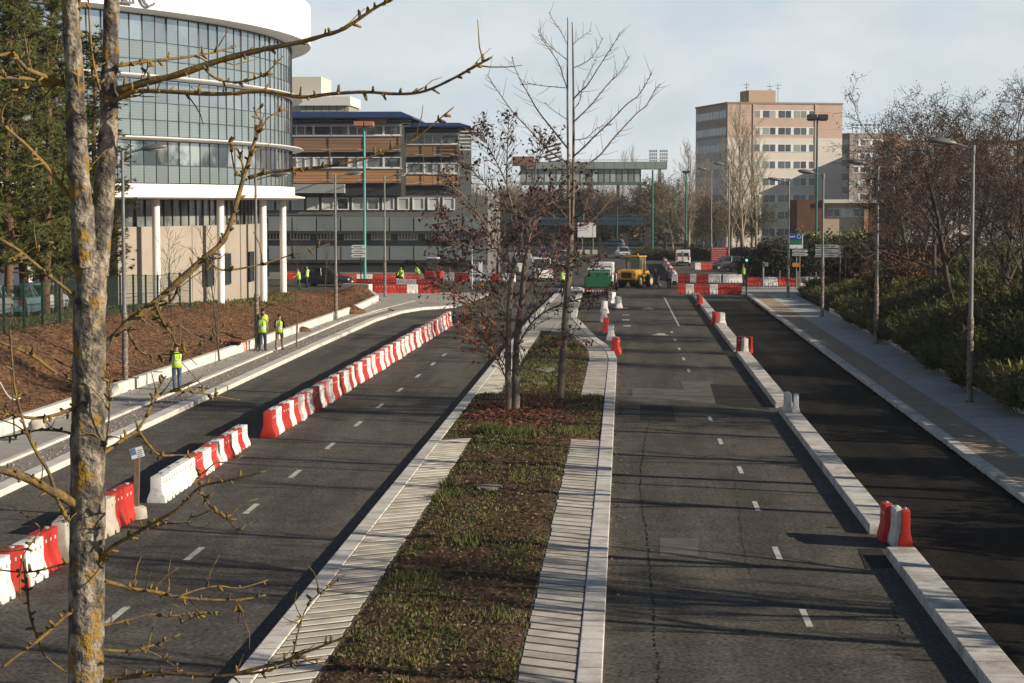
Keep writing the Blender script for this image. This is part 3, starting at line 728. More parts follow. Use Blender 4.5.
# pale boxes behind
wb = empty('white_rooftop_block', (0,232,0), 0, 'plain pale block rising above the blue roof beside the glazed office', 'building')
zz = lambda py: 7.2+(204-py)*.116
part('tower', MB().bx(XY(270,232),XY(322,232),0,8,0,zz(77)), mat('tower_cream',(.56,.53,.45),.8), wb)
part('top_storey', MB().bx(XY(300,232),XY(352,232),-1,8,zz(106),zz(97)), mat('tower_white',(.62,.62,.60),.8), wb)
part('storey', MB().bx(XY(302,232),XY(350,232),-.6,8,zz(113),zz(106)-.02), mat('tower_band',(.28,.27,.23),.7,seams=('X',.9,.12,.4)), wb)
part('roof_unit', MB().bx(XY(296,232),XY(303,232),1,5,zz(97)+.01,zz(93)), M_galv, wb)
# ---------------- apartment block
M_salmon = mat('wall_salmon', (.46,.335,.275), .85, (.41,.295,.24), .25, seams=('Z',2.8,.05,.6))
M_cream  = mat('wall_cream', (.57,.52,.475), .85, (.51,.465,.42), .25, seams=('Z',2.8,.05,.75))
def flats(name, label, A, rz, wf, wd, ht, floors, f_rng, m_top, m_low, zsplit, win=(.23,.77), nwin=8, side_full=True):
    e = empty(name, A, rz, label, 'building')
    part('wall', MB().bx(0,wf,0,wd,0,zsplit), m_low, e)
    part('upper_wall', MB().bx(0,wf,0,wd,zsplit,ht), m_top, e)
    part('parapet', MB().bx(-.12,wf+.12,-.12,wd+.12,ht,ht+.3), mat('parapet',(.25,.19,.155),.8), e)
    fh = 2.8; r = random.Random(3)
    for k in range(floors):
        zt = ht-1.0-fh*k; zb = zt-1.35
        if zb < .5: break
        x0, x1 = wf*win[0], wf*win[1]
        f = MB(); f.bx(x0,x1,-.06,.02,zb,zt)
        w = part('window_band', f, M_pvc, e)
        for q in range(nwin):
            xa = x0+(x1-x0)*q/nwin; xb = x0+(x1-x0)*(q+1)/nwin; ww = xb-xa
            MB().bx(xa+ww*(.12 if q%2 else .05),xb-ww*(.05 if q%2 else .28),-.09,-.05,zb+.1,zt-.1).build('pane', mat('flat_curtain',(.26,.27,.27),.4,orand=.35) if r.random() < .4 else mat('flat_glass',(.06,.075,.09),.1,spec=.7,orand=.5), w)
        f = MB(); f.bx(-.06,.02,.6,wd-.6,zb,zt); w = part('window_band', f, M_pvc, e)
        n = 9
        for q in range(n):
            ya = .6+(wd-1.2)*q/n; yb = .6+(wd-1.2)*(q+1)/n; MB().bx(-.09,-.05,ya+.12,yb-.12,zb+.12,zt-.12).build('pane', mat('flat_glass_side',(.20,.23,.25),.2,orand=.3), w)
    return e
A = D(727,204,335); A.z = 0
fb_ = flats('apartment_block', 'eight storey apartment block with salmon and cream walls and rooftop box', A, R(14), 20.0, 19.0, 23.8, 8, 0, M_salmon, M_cream, 23.8-5.6)
part('roof_box', MB().bx(4.9,9.6,4,9,24.1,26.3), mat('box_tan',(.38,.28,.20),.85), fb_)
b = MB()
for x,y in ((4.6,4.4),(10.2,4.6),(9.9,8)):
    b.cyl((x,y,24.1),(x,y,27.6),.05,5); b.cyl((x-.6,y,27.2),(x+.6,y,27.2),.04,4); b.cyl((x-.4,y,26.7),(x+.4,y,26.7),.04,4)
part('antenna', b, M_galv, fb_)
b = MB()
for f_ in (.23,.77): b.bx(20*f_-.25,20*f_+.05,-.14,.0,0,23.8)
part('downpipe', b, M_salmon, fb_)
A2 = D(849,204,420); A2.z = 0
flats('grey_apartment_block', 'distant grey apartment block right of the salmon one with aerials on its roof', A2, R(20), 13.0, 14.0, 21.6, 8, 0, mat('wall_greyp',(.23,.20,.185),.85), mat('wall_greyp2',(.25,.22,.20),.85), 12, (.08,.9), 8)
A3 = D(837,204,520); A3.z = 0
flats('small_pink_block', 'small far pinkish block squeezed between two taller apartment blocks', A3, R(10), 7.0, 9.0, 20.0, 7, 0, mat('wall_pink',(.40,.25,.20),.85), mat('wall_pink2',(.40,.25,.20),.85), 8, (.1,.85), 4)
A4 = D(893,204,330); A4.z = 0
flats('long_salmon_block', 'long low salmon apartment block seen through the bare trees', A4, R(6), 46.0, 14.0, 17.3, 6, 0, M_salmon, M_cream, 12.0, (.03,.97), 26)
b = MB()
for k in range(7):
    p = (A2.x+1+.9*k, A2.y+4, 21.9); b.cyl(p,(p[0],p[1],23.6),.06,5); b.box((p[0],p[1],23.7),(.7,.2,.3))
o = b.build('roof_aerial_mast', M_gdark, origin=(A2.x+3.7,A2.y+4,21.9), loc=(A2.x+3.7,A2.y+4,21.9)); tag(o,'row of dark aerials standing on the distant grey apartment block','aerial')
# low white pavilion
lb = empty('low_pavilion', (0,250,0), 0, 'low white flat roofed building with brown brick end walls', 'building')
q = lambda py: 7.2+(204-py)*.125
x0,x1,x2,x3 = XY(797,250),XY(824,250),XY(866,250),XY(884,250)
M_brick = mat('brick_brown', (.135,.062,.045), .9, (.10,.05,.037), 1.0, fine=.15)
part('end_wall', MB().bx(x0,x1,-.4,12,0,q(200)), M_brick, lb)
part('wall', MB().bx(x1,x2,.6,12,0,q(203)), mat('pavilion_wall',(.42,.36,.28),.85), lb)
part('pier', MB().bx(x2-.25,x2+.25,-.3,12,0,q(203)), mat('pier_salmon',(.35,.21,.14),.85), lb)
part('end_wall', MB().bx(x2+.26,x3+2,.2,12,0,q(201)), M_brick, lb)
part('roof', MB().bx(x1-.1,x3,-.9,12.3,q(203),q(199.5)), mat('fascia_cream',(.60,.56,.47),.8), lb)
for k in range(6):
    xa = x1+.5+k*.8; w = part('window', MB().bx(xa,xa+.74,.5,.58,q(217),q(208)), M_pvc, lb)
    if k not in (2,3): part('pane', MB().bx(xa+.08,xa+.66,.46,.49,q(216),q(209)), M_glz, w)
# ---------------- far glass gallery building and footbridge
g = empty('glass_gallery', (0,430,0), 0, 'long greenish glass gallery on tall teal legs beyond the junction', 'building')
s = .215; gz = lambda py: 7.2+(204-py)*s
M_gg = mat('gallery_glass', (.26,.31,.29), .25, (.38,.42,.40), .12, spec=.6, rand=.4)  # gallery colours made paler and greyer to put distance haze into them
part('upper_storey', MB().bx(XY(520,430),XY(667,430),0,10,gz(169),gz(162)), mat('gallery_metal',(.22,.27,.25),.5,seams=('X',2.2,.18,.6)), g)
b = MB(); n = 20
for k in range(n):
    xa = XY(520,430)+(XY(640,430)-XY(520,430))*k/n; xb = XY(520,430)+(XY(640,430)-XY(520,430))*(k+1)/n
    b.quad((xa+.12,.9,gz(182)),(xb-.12,.9,gz(182)),(xb-.12,.9,gz(169.5)),(xa+.12,.9,gz(169.5)))
part('window_band', b, M_gg, g)
part('lower_storey', MB().bx(XY(520,430),XY(641,430),1.2,9,gz(184),gz(169.2)), mat('gallery_dark',(.05,.075,.065),.5), g)
part('floor_edge', MB().bx(XY(520,430),XY(645,430),.6,9,gz(185),gz(182.2)), mat('gallery_teal',(.07,.13,.115),.6), g)
for px in (530,560,590,618,640,655): part('leg', MB().bx(XY(px,430)-.35,XY(px,430)+.35,3,3.8,0,gz(185)), mat('gallery_leg',(.10,.15,.135),.6), g)
part('brick_box', MB().bx(XY(513,430),XY(534,430),-3,3,gz(166),gz(157)), mat('brick_red',(.20,.10,.08),.85), g)
part('rail', MB().bx(XY(560,430),XY(667,430),.1,.2,gz(160.5),gz(160)), M_galv, g)
fbri = empty('footbridge', (0,335,0), 0, 'blue footbridge deck crossing the far road on dark piers', 'bridge')
s2 = .1675; z2 = lambda py: 7.2+(204-py)*s2
M_bblue = mat('bridge_blue', (.022,.050,.078), .6, (.016,.038,.06), .4)
part('deck', MB().bx(XY(425,335),XY(652,335),0,4,z2(225),z2(221)), M_bblue, fbri)
b = MB(); n = 60
for k in range(n+1):
    xa = XY(425,335)+(XY(652,335)-XY(425,335))*k/n; b.bx(xa-.04,xa+.04,-.1,.0,z2(221),z2(214.5))
b.bx(XY(425,335),XY(652,335),-.12,.02,z2(215.2),z2(214.4)); b.bx(XY(425,335),XY(652,335),-.06,-.02,z2(220),z2(217))
part('railing', b, mat('bridge_rail',(.030,.068,.095),.6), fbri)
for px in (434,470,520,552,625,648): part('pier', MB().bx(XY(px,335)-.5,XY(px,335)+.5,1,3,0,z2(225)-.01), mat('pier_dark',(.045,.04,.04),.8), fbri)
wh = empty('white_gable_house', (0,480,0), 0, 'small white gabled house seen between trees above the footbridge', 'building')
zh = lambda py: 7.2+(204-py)*.24
part('wall', MB().bx(XY(601,480),XY(614,480),0,6,0,zh(207)), M_cream, wh); part('roof', MB().extr([(-3.4,zh(207)),(3.4,zh(207)),(0,zh(200))],(XY(601,480)-.3,3,0),(XY(614,480)+.3,3,0)), M_brick, wh)
# =================================================================== BARRIERS
GP = 'red and white plastic road barriers'
def barrier_mesh():
    prof = [(.235,0),(.235,.10),(.215,.18),(.155,.34),(.145,.40),(.138,.80),(-.138,.80),(-.145,.40),(-.155,.34),(-.215,.18),(-.235,.10),(-.235,0)]
    L = .497; ys = [(-L,.97),(-L+.02,1.0),(-.33,1.0),(-.30,.92),(-.20,.92),(-.17,1.0),(.17,1.0),(.20,.92),(.30,.92),(.33,1.0),(L-.02,1.0),(L,.97)]
    b = MB(); rings = []
    for y,s in ys:
        ring = []
        for u,z in prof:
            k = s if z < .2 else (1.0 if abs(y) < .4 else s*.5+.5)
            zz = z
            if z == 0 and abs(abs(y)-.25) < .06: zz = .075
            ring.append((u*k, y, zz))
        rings.append(ring)
    b.loft(rings); return b
e = empty('traffic_barrier', (0,0,0), 0, 'x', 'barrier', GP)
bb_ = barrier_mesh().build('body', M_red, e, bevel=.012, smooth=40, bang=28)
MB().lathe([(.0,.835),(.05,.835),(.058,.825),(.058,.79)],12,c=(0,.2,0)).build('filler_cap', mat('cap_grey',(.30,.28,.27),.6), e, smooth=40)
def add_holes(me, m):            # the small pale filler marks near the top, kept in the body's own mesh
    b = MB()
    for y in (-.27,.02,.3):
        for sx in (-1,1): b.box((sx*.142,y,.62),(.02,.06,.06))
    bm = bmesh.new(); bm.from_mesh(me); n0 = len(bm.faces); t = b.mesh('marks'); bm.from_mesh(t); bm.faces.ensure_lookup_table()
    me.materials.append(m)
    for f in list(bm.faces)[n0:]: f.material_index = 1
    bm.to_mesh(me); bm.free()
BPROTO = e; BUSED = [0]
M_capr = M_dark
def barrier(x, y, rz, colr, label, group=GP, sy=1.0, z=0.0, sxx=1.0):
    if not BUSED[0]:
        BUSED[0] = 1; r_ = BPROTO; r_.location = (x,y,z); r_.rotation_euler = (0,0,rz); r_['label'] = label; r_['group'] = group
        kids = r_.children
    else:
        r_ = BPROTO.copy(); COL.objects.link(r_); r_.location = (x,y,z); r_.rotation_euler = (0,0,rz); r_['label'] = label; r_['group'] = group
        kids = []
        far = y > 115
        for ch in BPROTO.children:
            if far and not ch.name.startswith('body'): continue
            c = ch.copy(); COL.objects.link(c); c.parent = r_; kids.append(c)
    r_.scale = (sxx,sy,1)
    for c in kids:
        if c.name.startswith('body'):
            if colr == 'white':
                c.data = WHITE_BODY
            else: c.data = RED_BODY
    return r_
RED_BODY = bb_.data; WHITE_BODY = bb_.data.copy(); WHITE_BODY.materials.clear(); WHITE_BODY.materials.append(M_white)
add_holes(RED_BODY, M_white); add_holes(WHITE_BODY, mat('hole_shade',(.30,.29,.28),.7))
r = random.Random(17)
# long far row of the left carriageway
y = 61.2; i = 0; nr = nw = 0
seq_i = 0
def rowx(y): return -10.95+.6*((y-61)/58.0)
while y < 119:
    c = 'red' if i % 2 == 0 else 'white'
    if i in (1,): c = 'white'
    if c == 'red': nr += 1; lab = ordn(nr)+' red barrier from the near end of the long row'
    else: nw += 1; lab = ordn(nw)+' white barrier from the near end of the long row'
    barrier(rowx(y)+r.uniform(-.05,.05), y+r.uniform(-.012,.012), -math.atan(.6/58)+r.uniform(-.07,.07), c, lab, 'long barrier row along the left carriageway')
    y += 1.0; i += 1
# the middle run: two plain white, then alternating
ys_ = [(47.8,'white'),(48.8,'white'),(49.8,'white'),(50.8,'white'),(51.8,'red'),(52.8,'white'),(53.8,'red'),(54.8,'white'),(55.8,'red'),(56.8,'white'),(57.6,'red'),(58.4,'white')]
cn = {'red':0,'white':0}
for y,c in ys_:
    cn[c] += 1
    barrier(-11.25-.010*(y-48)+r.uniform(-.02,.02), y, r.uniform(-.03,.03), c, ordn(cn[c])+' '+c+' barrier from the near end of the middle run past the sign post', 'middle run of barriers on the left').scale = (1,1,.79)
# near pieces at the left edge of the view
near = [(35.2,'white','dirty pale barrier cut off by the left edge of the photo'),(36.2,'red','nearest whole red barrier at the lower left edge'),(37.25,'white','white barrier wedged between two red ones at lower left'),(38.45,'red','red barrier just left of the big mossy tree trunk'),(39.8,'grey','dull pale barrier hidden partly by the big mossy tree trunk'),(42.6,'grey','dull pale barrier just right of the big mossy tree trunk'),(43.7,'red','red barrier standing beside the wooden sign post'),(44.72,'red','far red barrier of the pair beside the wooden sign post')]
for y,c,lab in near:
    o = barrier(-11.36+r.uniform(-.06,.06), y, r.uniform(-.12,.12), 'white' if c != 'red' else 'red', lab, 'nearest barriers on the left', 1.0)
    if c == 'grey':
        for ch in o.children:
            if ch.name.startswith('body'): ch.data = ch.data.copy(); ch.data.materials.clear(); ch.data.materials.append(M_beige)
# barriers plugging the gaps of the concrete separator
def sx(y): return 5.68
p = P(887,540.5); barrier(p.x,p.y,R(4),'red','upright red barrier at the far side of the nearest separator gap',GP,.55,0,.72)
p = P(897,545); barrier(p.x,p.y,R(3),'white','white barrier squeezed between two red ones in the nearest separator gap',GP,.6,0,.62)
p = P(905,547.5); barrier(p.x,p.y,R(-4),'red','lower red barrier at the near side of the nearest separator gap',GP,.5,0,.6)
p = P(787.5,416); barrier(p.x,p.y,R(5),'white','taller white barrier in the second separator gap',GP,.6,0,.65); p = P(796,418); barrier(p.x,p.y,R(-6),'white','shorter white barrier beside its taller twin in the second separator gap',GP,.55,0,.6)
barrier(5.85,97.0,R(70),'red','red barrier turned across the third separator gap',GP,.75); barrier(5.8,95.9,R(8),'white','white barrier in front of the red one in the third separator gap',GP,.6,0,.7)
p = P(696,304); barrier(5.35,141.5,R(10),'red','lone small red barrier standing on the far end of the separator',GP,.9)
p = P(716,324); barrier(5.45,119.5,R(6),'red','red barrier of the red and white pair beside the far separator',GP,.8); barrier(5.8,118.6,R(6),'white','white barrier of the red and white pair beside the far separator',GP,.7)
# short pieces standing on the road beside the median tip
for k,(px,py,c) in enumerate([(616,354,'red'),(611,340,'white'),(606,332,'red'),(604,322,'white'),(604.5,313,'white'),(618,308,'white'),(612,303,'white')]):
    p = P(px,py); barrier(p.x,p.y,R(-8+5*k),c,['nearest red barrier at the corner of the median tip','white barrier standing just behind the nearest red one by the median tip','slim red barrier second behind the median corner','white barrier midway along the median tip row','farther white barrier with its twin along the median tip row','lone white barrier set out right of the median tip row','far white barrier just before the green truck'][k],'barriers beside the median tip',.75)
# far lines across the junction
def line(pxs, lab, group, rz=R(90), rows=None):
    n = {'red':0,'white':0}
    for px,py,c in pxs:
        p = P(px,py); n[c] += 1
        barrier(p.x,p.y,rz+r.uniform(-.06,.06),c,ordn(n[c])+' '+c+' barrier from left in '+lab,group,1.0)
def run(pxa, pya, pxb, pyb, cols):
    a, b_ = P(pxa,pya), P(pxb,pyb); n = len(cols); out = []
    for k,c in enumerate(cols):
        t = (k+.5)/n; out.append((a+(b_-a)*t, c))
    return out, math.atan2((b_-a).y,(b_-a).x)-R(90), (b_-a).length/n
def runline(pxa, pya, pxb, pyb, cols, lab, group):
    out, rz, ln = run(pxa,pya,pxb,pyb,cols); n = {'red':0,'white':0}
    for p,c in out:
        n[c] += 1; barrier(p.x,p.y,rz,c,ordn(n[c])+' '+c+' barrier from left in '+lab,group,ln*1.0)
W, Q = 'white', 'red'
runline(678,294,742,294.5,[Q,W,Q,Q,W,Q,Q,Q],'the front line at the end of the bus lane','front barrier line across the bus lane')
runline(672,282.5,721,283,[W,Q,Q,W,Q,Q,W,W],'the second line right of the yellow loader','second barrier line behind the bus lane')
runline(723,283,742,283,[W,W,W],'the short white stretch before the traffic light','short white barrier stretch')
runline(747,286,838,286,[Q,Q,W,W,Q,Q,Q,W,W,W,Q,Q],'the line before the dark hedge','barrier line before the dark hedge')
runline(695,270,712,270,[W,Q,Q],'the short piece in front of the red board','barriers before the red board')
runline(664,264,675,281,[Q,W,Q,W,Q,W,Q,W],'the slanting run behind the pedestrians','slanting barrier run behind the pedestrians')
runline(357,288,437,289,[Q,Q,Q,Q,W,W,Q,Q],'the stacked line by the left crossing','upper barrier line by the left crossing')
runline(374,294.5,440,294.5,[Q,Q,Q,W,Q,Q],'the front line on the left apron','front barrier line on the left apron')
runline(341,283,420,283,[Q,Q,W,W,Q,Q,Q,W,Q,Q],'the back line below the grey panels','back barrier line on the left')
runline(440,281,515,282,[W,W,Q,Q,W,W,W,Q,W,W],'the far line behind the red-leaved tree','far barrier line behind the red-leaved tree')
runline(286,280,300,280,[Q,Q],'the pair behind the white columns','barriers behind the white columns')
# =================================================================== CONCRETE SEPARATOR
def separator(label, ya, yb):
    b = MB(); n = max(1,round((yb-ya)/8.0))
    b.extr([(-.30,0),(-.30,.20),(-.28,.225),(.28,.225),(.30,.20),(.30,0)],(5.68,ya,-.02),(5.68,yb,-.02))
    o = b.build('concrete_separator', M_sep, bevel=.012, origin=(5.68,ya,0), loc=(5.68,ya,0)); return tag(o,label,'kerb','concrete separators of the bus lane')
separator('nearest low concrete separator running out of the bottom of the view', 10, 40.9)
separator('low concrete separator beyond the nearest red and white barriers', 43.7, 69.3)
separator('low concrete separator between the white and the red gap barriers', 70.9, 95.3)
separator('farthest low concrete separator reaching the junction barriers', 97.9, 158)
# =================================================================== STREET LAMPS
def lamp(h, arm):
    e = empty('street_lamp', (0,0,0), 0, 'x', 'street lamp', 'grey street lamps along the road')
    b = MB(); b.tube([(0,0,2.9),(0,0,h)],[.085,.055],10); b.build('pole', M_galv, e, smooth=60)
    w = MB(); rr = random.Random(int(h*10)); pts = []; rs = []
    for k in range(26): pts.append((rr.uniform(-.008,.008),rr.uniform(-.008,.008),.22+2.9*k/25)); rs.append(.105+rr.uniform(-.012,.018))
    w.tube(pts,rs,10); w.build('pole_wrap', M_wrap, e, smooth=80)
    b = MB(); b.bx(-.17,.17,-.17,.17,-.05,.04); b.cyl((0,0,.04),(0,0,.3),.12,10); b.build('base_plate', M_galv, e)
    b = MB(); b.tube([(0,0,h-.12),(arm*.5,0,h+.03),(arm,0,h+.14)],[.04,.035,.03],8); b.cyl((0,0,h-.25),(0,0,h+.06),.075,8); b.build('arm', M_galv, e, smooth=60)
    M = Matrix.Rotation(R(-7 if arm > 0 else 7),3,'Y')
    b = MB(); b.sph((arm*1.0+(.38 if arm > 0 else -.38),0,h+.19),(.52,.19,.13),14,8,M); hd = b.build('lamp_head', M_galv, e, smooth=80)
    MB().sph((arm+(.45 if arm > 0 else -.45),0,h+.10),(.32,.13,.06),10,6,M).build('lens', mat('lamp_lens',(.45,.46,.45),.15,spec=.6), hd, smooth=80)
    return e
LR = lamp(9.35,-.72)
rl = [(969.5,402,143,'nearest grey street lamp on the right, wrapped pole among the dark shrubs'),(876,344,162,'second grey street lamp on the right beside the low pale wall'),(822,317,171,'third grey street lamp on the right in front of the arrow signs'),(788,298,178,'fourth grey street lamp on the right at the end of the pavement')]
for k,(px,py,ty,lab) in enumerate(rl):
    p = P(px,py,.13); o = LR if k == 0 else dup(LR)
    h = ZY(ty+3,p.y); s = (h-.13)/9.4
    o.location = (p.x,p.y,.135); o.scale = (1,1,s); o['label'] = lab; o['group'] = 'grey street lamps on the right'
for px,py,ty,lab in ((728.5,262,165,'far grey street lamp standing left of the red board'),(711,258,170,'farthest grey street lamp just left of the red board')):
    p = P(px,py,0); o = dup(LR); o.location = (p.x,p.y,0); o.scale = (1.2,1.2,(ZY(ty,p.y))/9.4); o['label'] = lab; o['group'] = 'far grey street lamps'
for yy,lab in ((47.5,'grey street lamp on the right just outside the frame'),(22.5,'grey street lamp on the right beside the camera, outside the frame')):
    o = dup(LR); o.location = (12.75,yy,.135); o.scale = (1,1,1); o['label'] = lab; o['group'] = 'grey street lamps on the right'
LL = lamp(9.3,.82)
ll = [(125.5,391,152,'nearest grey street lamp on the left with wrapped pole at the soil bank'),(257,351,178,'second grey street lamp on the left beside the two workers'),(336,320,176,'third grey street lamp on the left near the bend of the wall'),(385,297,177,'fourth grey street lamp on the left in front of the red barriers')]
for k,(px,py,ty,lab) in enumerate(ll):
    p = P(px,py,.1); o = LL if k == 0 else dup(LL)
    s = (ZY(ty,p.y)-.1)/9.3; o.location = (p.x,p.y,.11); o.scale = (1,1,s); o['label'] = lab; o['group'] = 'grey street lamps on the left'
# teal masts with floodlights
def mast(px, basepy, y, toppy, mcol, lab, heads=True, z0=0.0, rad=.14, hs=.5):
    p = D(px,204,y); h = ZY(toppy,y)-z0
    e = empty('floodlight_mast', (p.x,y,z0), 0, lab, 'mast', 'tall teal masts round the junction')
    b = MB(); b.tube([(0,0,0),(0,0,h)],[rad,rad*.7],10); b.build('pole', mcol, e, smooth=60)
    MB().bx(-.3,.3,-.3,.3,-.05,.08).build('base_plate', M_galv, e)
    if heads:
        for sx_ in (-1,1):
            b = MB(); b.box((sx_*1.1*hs,-.1,h+.02),(2.0*hs,.75,1.0*hs),rx=R(-8)); hd = b.build('floodlight', mat('floodlight_dark',(.035,.03,.027),.5), e, bevel=.04)
            MB().box((sx_*1.1*hs,-.13,h-.05-.5*hs),(1.6*hs,.55,.03),rx=R(-8)).build('lens', mat('flood_lens',(.3,.3,.3),.2), hd)
        MB().bx(-.6,.6,-.06,.06,h-.08,h+.04).build('crossbar', mcol, e)
    return e
mast(816.5,250,205,118,M_teal,'tall teal mast with two dark floodlights rising from the dark hedge')
o_ = mast(364.5,286,176,124,M_tealb,'pale teal mast with two boxes in front of the timber clad block',hs=.42)
for ch in o_.children:
    if ch.name.startswith('floodlight'): ch.data.materials[0] = mat('box_rust',(.33,.15,.09),.7)
mast(652.5,240,262,170,M_teal,'thin green mast beyond the yellow loader',False,0,.17)
mast(686,250,265,172,M_teal,'green mast with a dark lamp behind the white van',True,0,.15,.22)
mast(617,240,330,205,mat('teal_dark',(.008,.045,.052),.6),'short dark teal post under the footbridge',False,0,.2)
mast(481,262,230,190,mat('mast_grey',(.30,.30,.29),.5),'pale grey mast behind the left side of the red-leaved tree',False,0,.12)
# =================================================================== SIGNS
def arrow_panel(e, x0, x1, z, hh, right=True, m=M_signw):
    b = MB(); t = hh*.5
    poly = [(x0,z-t),(x1-t,z-t),(x1,z),(x1-t,z+t),(x0,z+t)] if right else [(x0+t,z-t),(x1,z-t),(x1,z+t),(x0+t,z+t),(x0,z)]
    vs_ = [(x,-.10,zz_) for x,zz_ in poly]+[(x,-.06,zz_) for x,zz_ in poly]; n = 5
    b.add(vs_,[tuple(range(n)),tuple(range(2*n-1,n-1,-1))]+[(i,i+n,(i+1)%n+n,(i+1)%n) for i in range(n)])
    p = b.build('arrow_panel', m, e)
    w = MB()
    L0 = x0+t+.1 if not right else x0+.1
    rr = random.Random(int((x0+z)*100)); x = L0
    while x < x1-t-.25:
        d = rr.uniform(.08,.2); w.bx(x,x+d,-.112,-.102,z-t*.35,z+t*.35); x += d+.05
    w.build('lettering', mat('sign_ink',(.16,.17,.19),.6), p)
    return p
def post(e, x, h, r_=.045, m=M_galv): return MB().cyl((x,0,-.1),(x,0,h),r_,8).build('post', m, e)
M_signdim = mat('sign_shaded', (.40,.42,.44), .6, (.32,.34,.36), 3)  # sign white dimmed to grey: the panels' shade is put into this colour
# arrow sign, three panels, right
p = D(826,204,150); e = empty('direction_sign', (p.x,150,.6), 0, 'direction sign with three grey-white arrow panels beside the third right lamp', 'sign', 'white arrow direction signs')
z_ = lambda py, y: ZY(py,y)
post(e,-.1,z_(244,150)-.6); post(e,1.1,z_(244,150)-.6)
for py in (246,250.5,255): arrow_panel(e,-.75,1.05,z_(py,150)-.6,.26,True,M_signdim)
p = D(797,204,165); e = empty('direction_sign', (p.x,165,0), 0, 'direction sign with two grey-white arrow panels under the blue and green sign', 'sign', 'white arrow direction signs')
post(e,0,z_(247,165)); 
for py in (250.7,254.3): arrow_panel(e,-.35,.95,z_(py,165),.22,True,M_signdim)
MB().bx(-.33,.33,-.08,-.04,z_(266.5,165),z_(262.5,165)).build('orange_panel', mat('sign_orange',(.55,.19,.03),.6), e)
p = D(795,204,172); e = empty('road_sign', (p.x,172,0), 0, 'stacked blue, green and white road sign panel before the dark hedge', 'sign')
post(e,-.45,z_(233,172)); post(e,.45,z_(233,172))
MB().bx(-.62,.62,-.1,-.05,z_(239.6,172),z_(233.5,172)).build('blue_panel', mat('sign_blue',(.02,.06,.27),.5), e)
MB().bx(-.62,.62,-.1,-.05,z_(244.3,172),z_(239.9,172)).build('green_panel', mat('sign_green',(.015,.12,.065),.5), e)
MB().bx(-.62,.62,-.1,-.05,z_(248.3,172),z_(244.6,172)).build('white_panel', M_signw, e)
MB().bx(.62,.70,-.1,.1,z_(248.3,172),z_(233.5,172)).build('side_panel', M_signw, e)
w = MB(); zc = z_(236.5,172)
for a,b_ in ((-.40,-.28),(-.24,-.16),(-.1,.0)): w.bx(a,b_,-.112,-.102,zc-.06,zc+.05)
w.lathe([(.13,-.112),(.17,-.112),(.17,-.102),(.13,-.102),(.13,-.112)],16,c=(.36,0,zc),axis='Y')
w.build('lettering', M_signw, e)
# blue-white info sign on post, far right
p = D(841,204,152); e = empty('info_sign', (p.x,152,.6), 0, 'narrow upright blue and white panel on a post behind the arrow sign', 'sign')
post(e,0,z_(247,152)-.6); MB().bx(-.15,.17,-.08,-.04,z_(257,152)-.6,z_(246.5,152)-.6).build('panel', M_signw, e); MB().bx(.02,.14,-.095,-.082,z_(256.5,152)-.6,z_(247,152)-.6).build('blue_stripe', mat('sign_blue2',(.05,.11,.25),.5), e)
post(e,.42,z_(254,152)-.6,.03)
# red board
p = D(719.3,204,232); e = empty('works_board', (p.x,232,0), 0, 'big red works notice board beside the far lamp post', 'sign')
post(e,-.75,2.6); post(e,.75,2.6); MB().bx(-.92,.92,-.12,-.05,z_(262.5,232),z_(247,232)).build('panel', mat('board_red',(.34,.022,.03),.6), e)
w = MB()
rr = random.Random(5); zt = z_(247.6,232)
for q in range(6):
    x = -.8
    while x < .62:
        d = rr.uniform(.06,.3); w.bx(x,min(.82,x+d),-.135,-.125,zt-.14-.25*q,zt-.03-.25*q); x += d+.06
w.build('lettering', mat('board_pale',(.46,.28,.27),.6), e)
# white panels on poles, middle distance
p = D(589,204,285); e = empty('advertising_panel', (p.x,285,.1), 0, 'white double panel on two thin poles above the green verge', 'billboard')
for x in (-.95,.6): post(e,x,z_(223,285),.07)
MB().bx(-1.6,.5,-.1,-.02,z_(238,285),z_(223.5,285)).build('panel', mat('panel_white',(.70,.70,.68),.5), e)
MB().bx(.56,1.0,-.1,-.02,z_(238,285),z_(223.5,285)).build('panel', mat('panel_white',(.70,.70,.68),.5), e)
for x in (-1.3,-.2,.85): MB().bx(x-.35,x+.35,-.5,.4,-.02,.6).build('footing', M_concb, e)
# left arrow sign on a black post
p = P(361,287,0); e = empty('direction_sign', (p.x,p.y,0), 0, 'direction sign with three pale arrow panels on a black post, left side', 'sign', 'white arrow direction signs')
post(e,0,z_(244,p.y),.06,M_black); 
for py in (247,251.5,256): arrow_panel(e,-.85,.45,z_(py,p.y),.30,False)
# wooden post with paper sign
p = P(137,518,0); e = empty('wooden_sign_post', (p.x,p.y,0), R(6), 'weathered wooden post carrying a small white and blue notice', 'sign post')
b = MB(); b.box((0,0,.78),(.13,.11,1.62),ry=R(2)); b.build('post', mat('wood_post',(.17,.125,.095),.9,(.10,.075,.06),6,stretch=(4,4,.5)), e, bevel=.008)
MB().lathe([(.0,.28),(.16,.28),(.22,.24),(.24,0),(.0,0)],14).build('foot_block', M_beige, e, smooth=40)
nt_ = MB().box((.03,-.075,1.52),(.30,.02,.24),ry=R(-16)).build('notice', mat('notice_white',(.62,.65,.70),.6), e)
MB().box((-.05,-.087,1.54),(.12,.01,.15),ry=R(-16)).build('blue_print', mat('notice_blue',(.10,.18,.34),.6), nt_)
w = MB()
for q in range(4): w.box((.10,-.087,1.58-.045*q),(.10,.01,.018),ry=R(-16))
w.build('lettering', mat('notice_ink',(.12,.12,.14),.6), nt_)
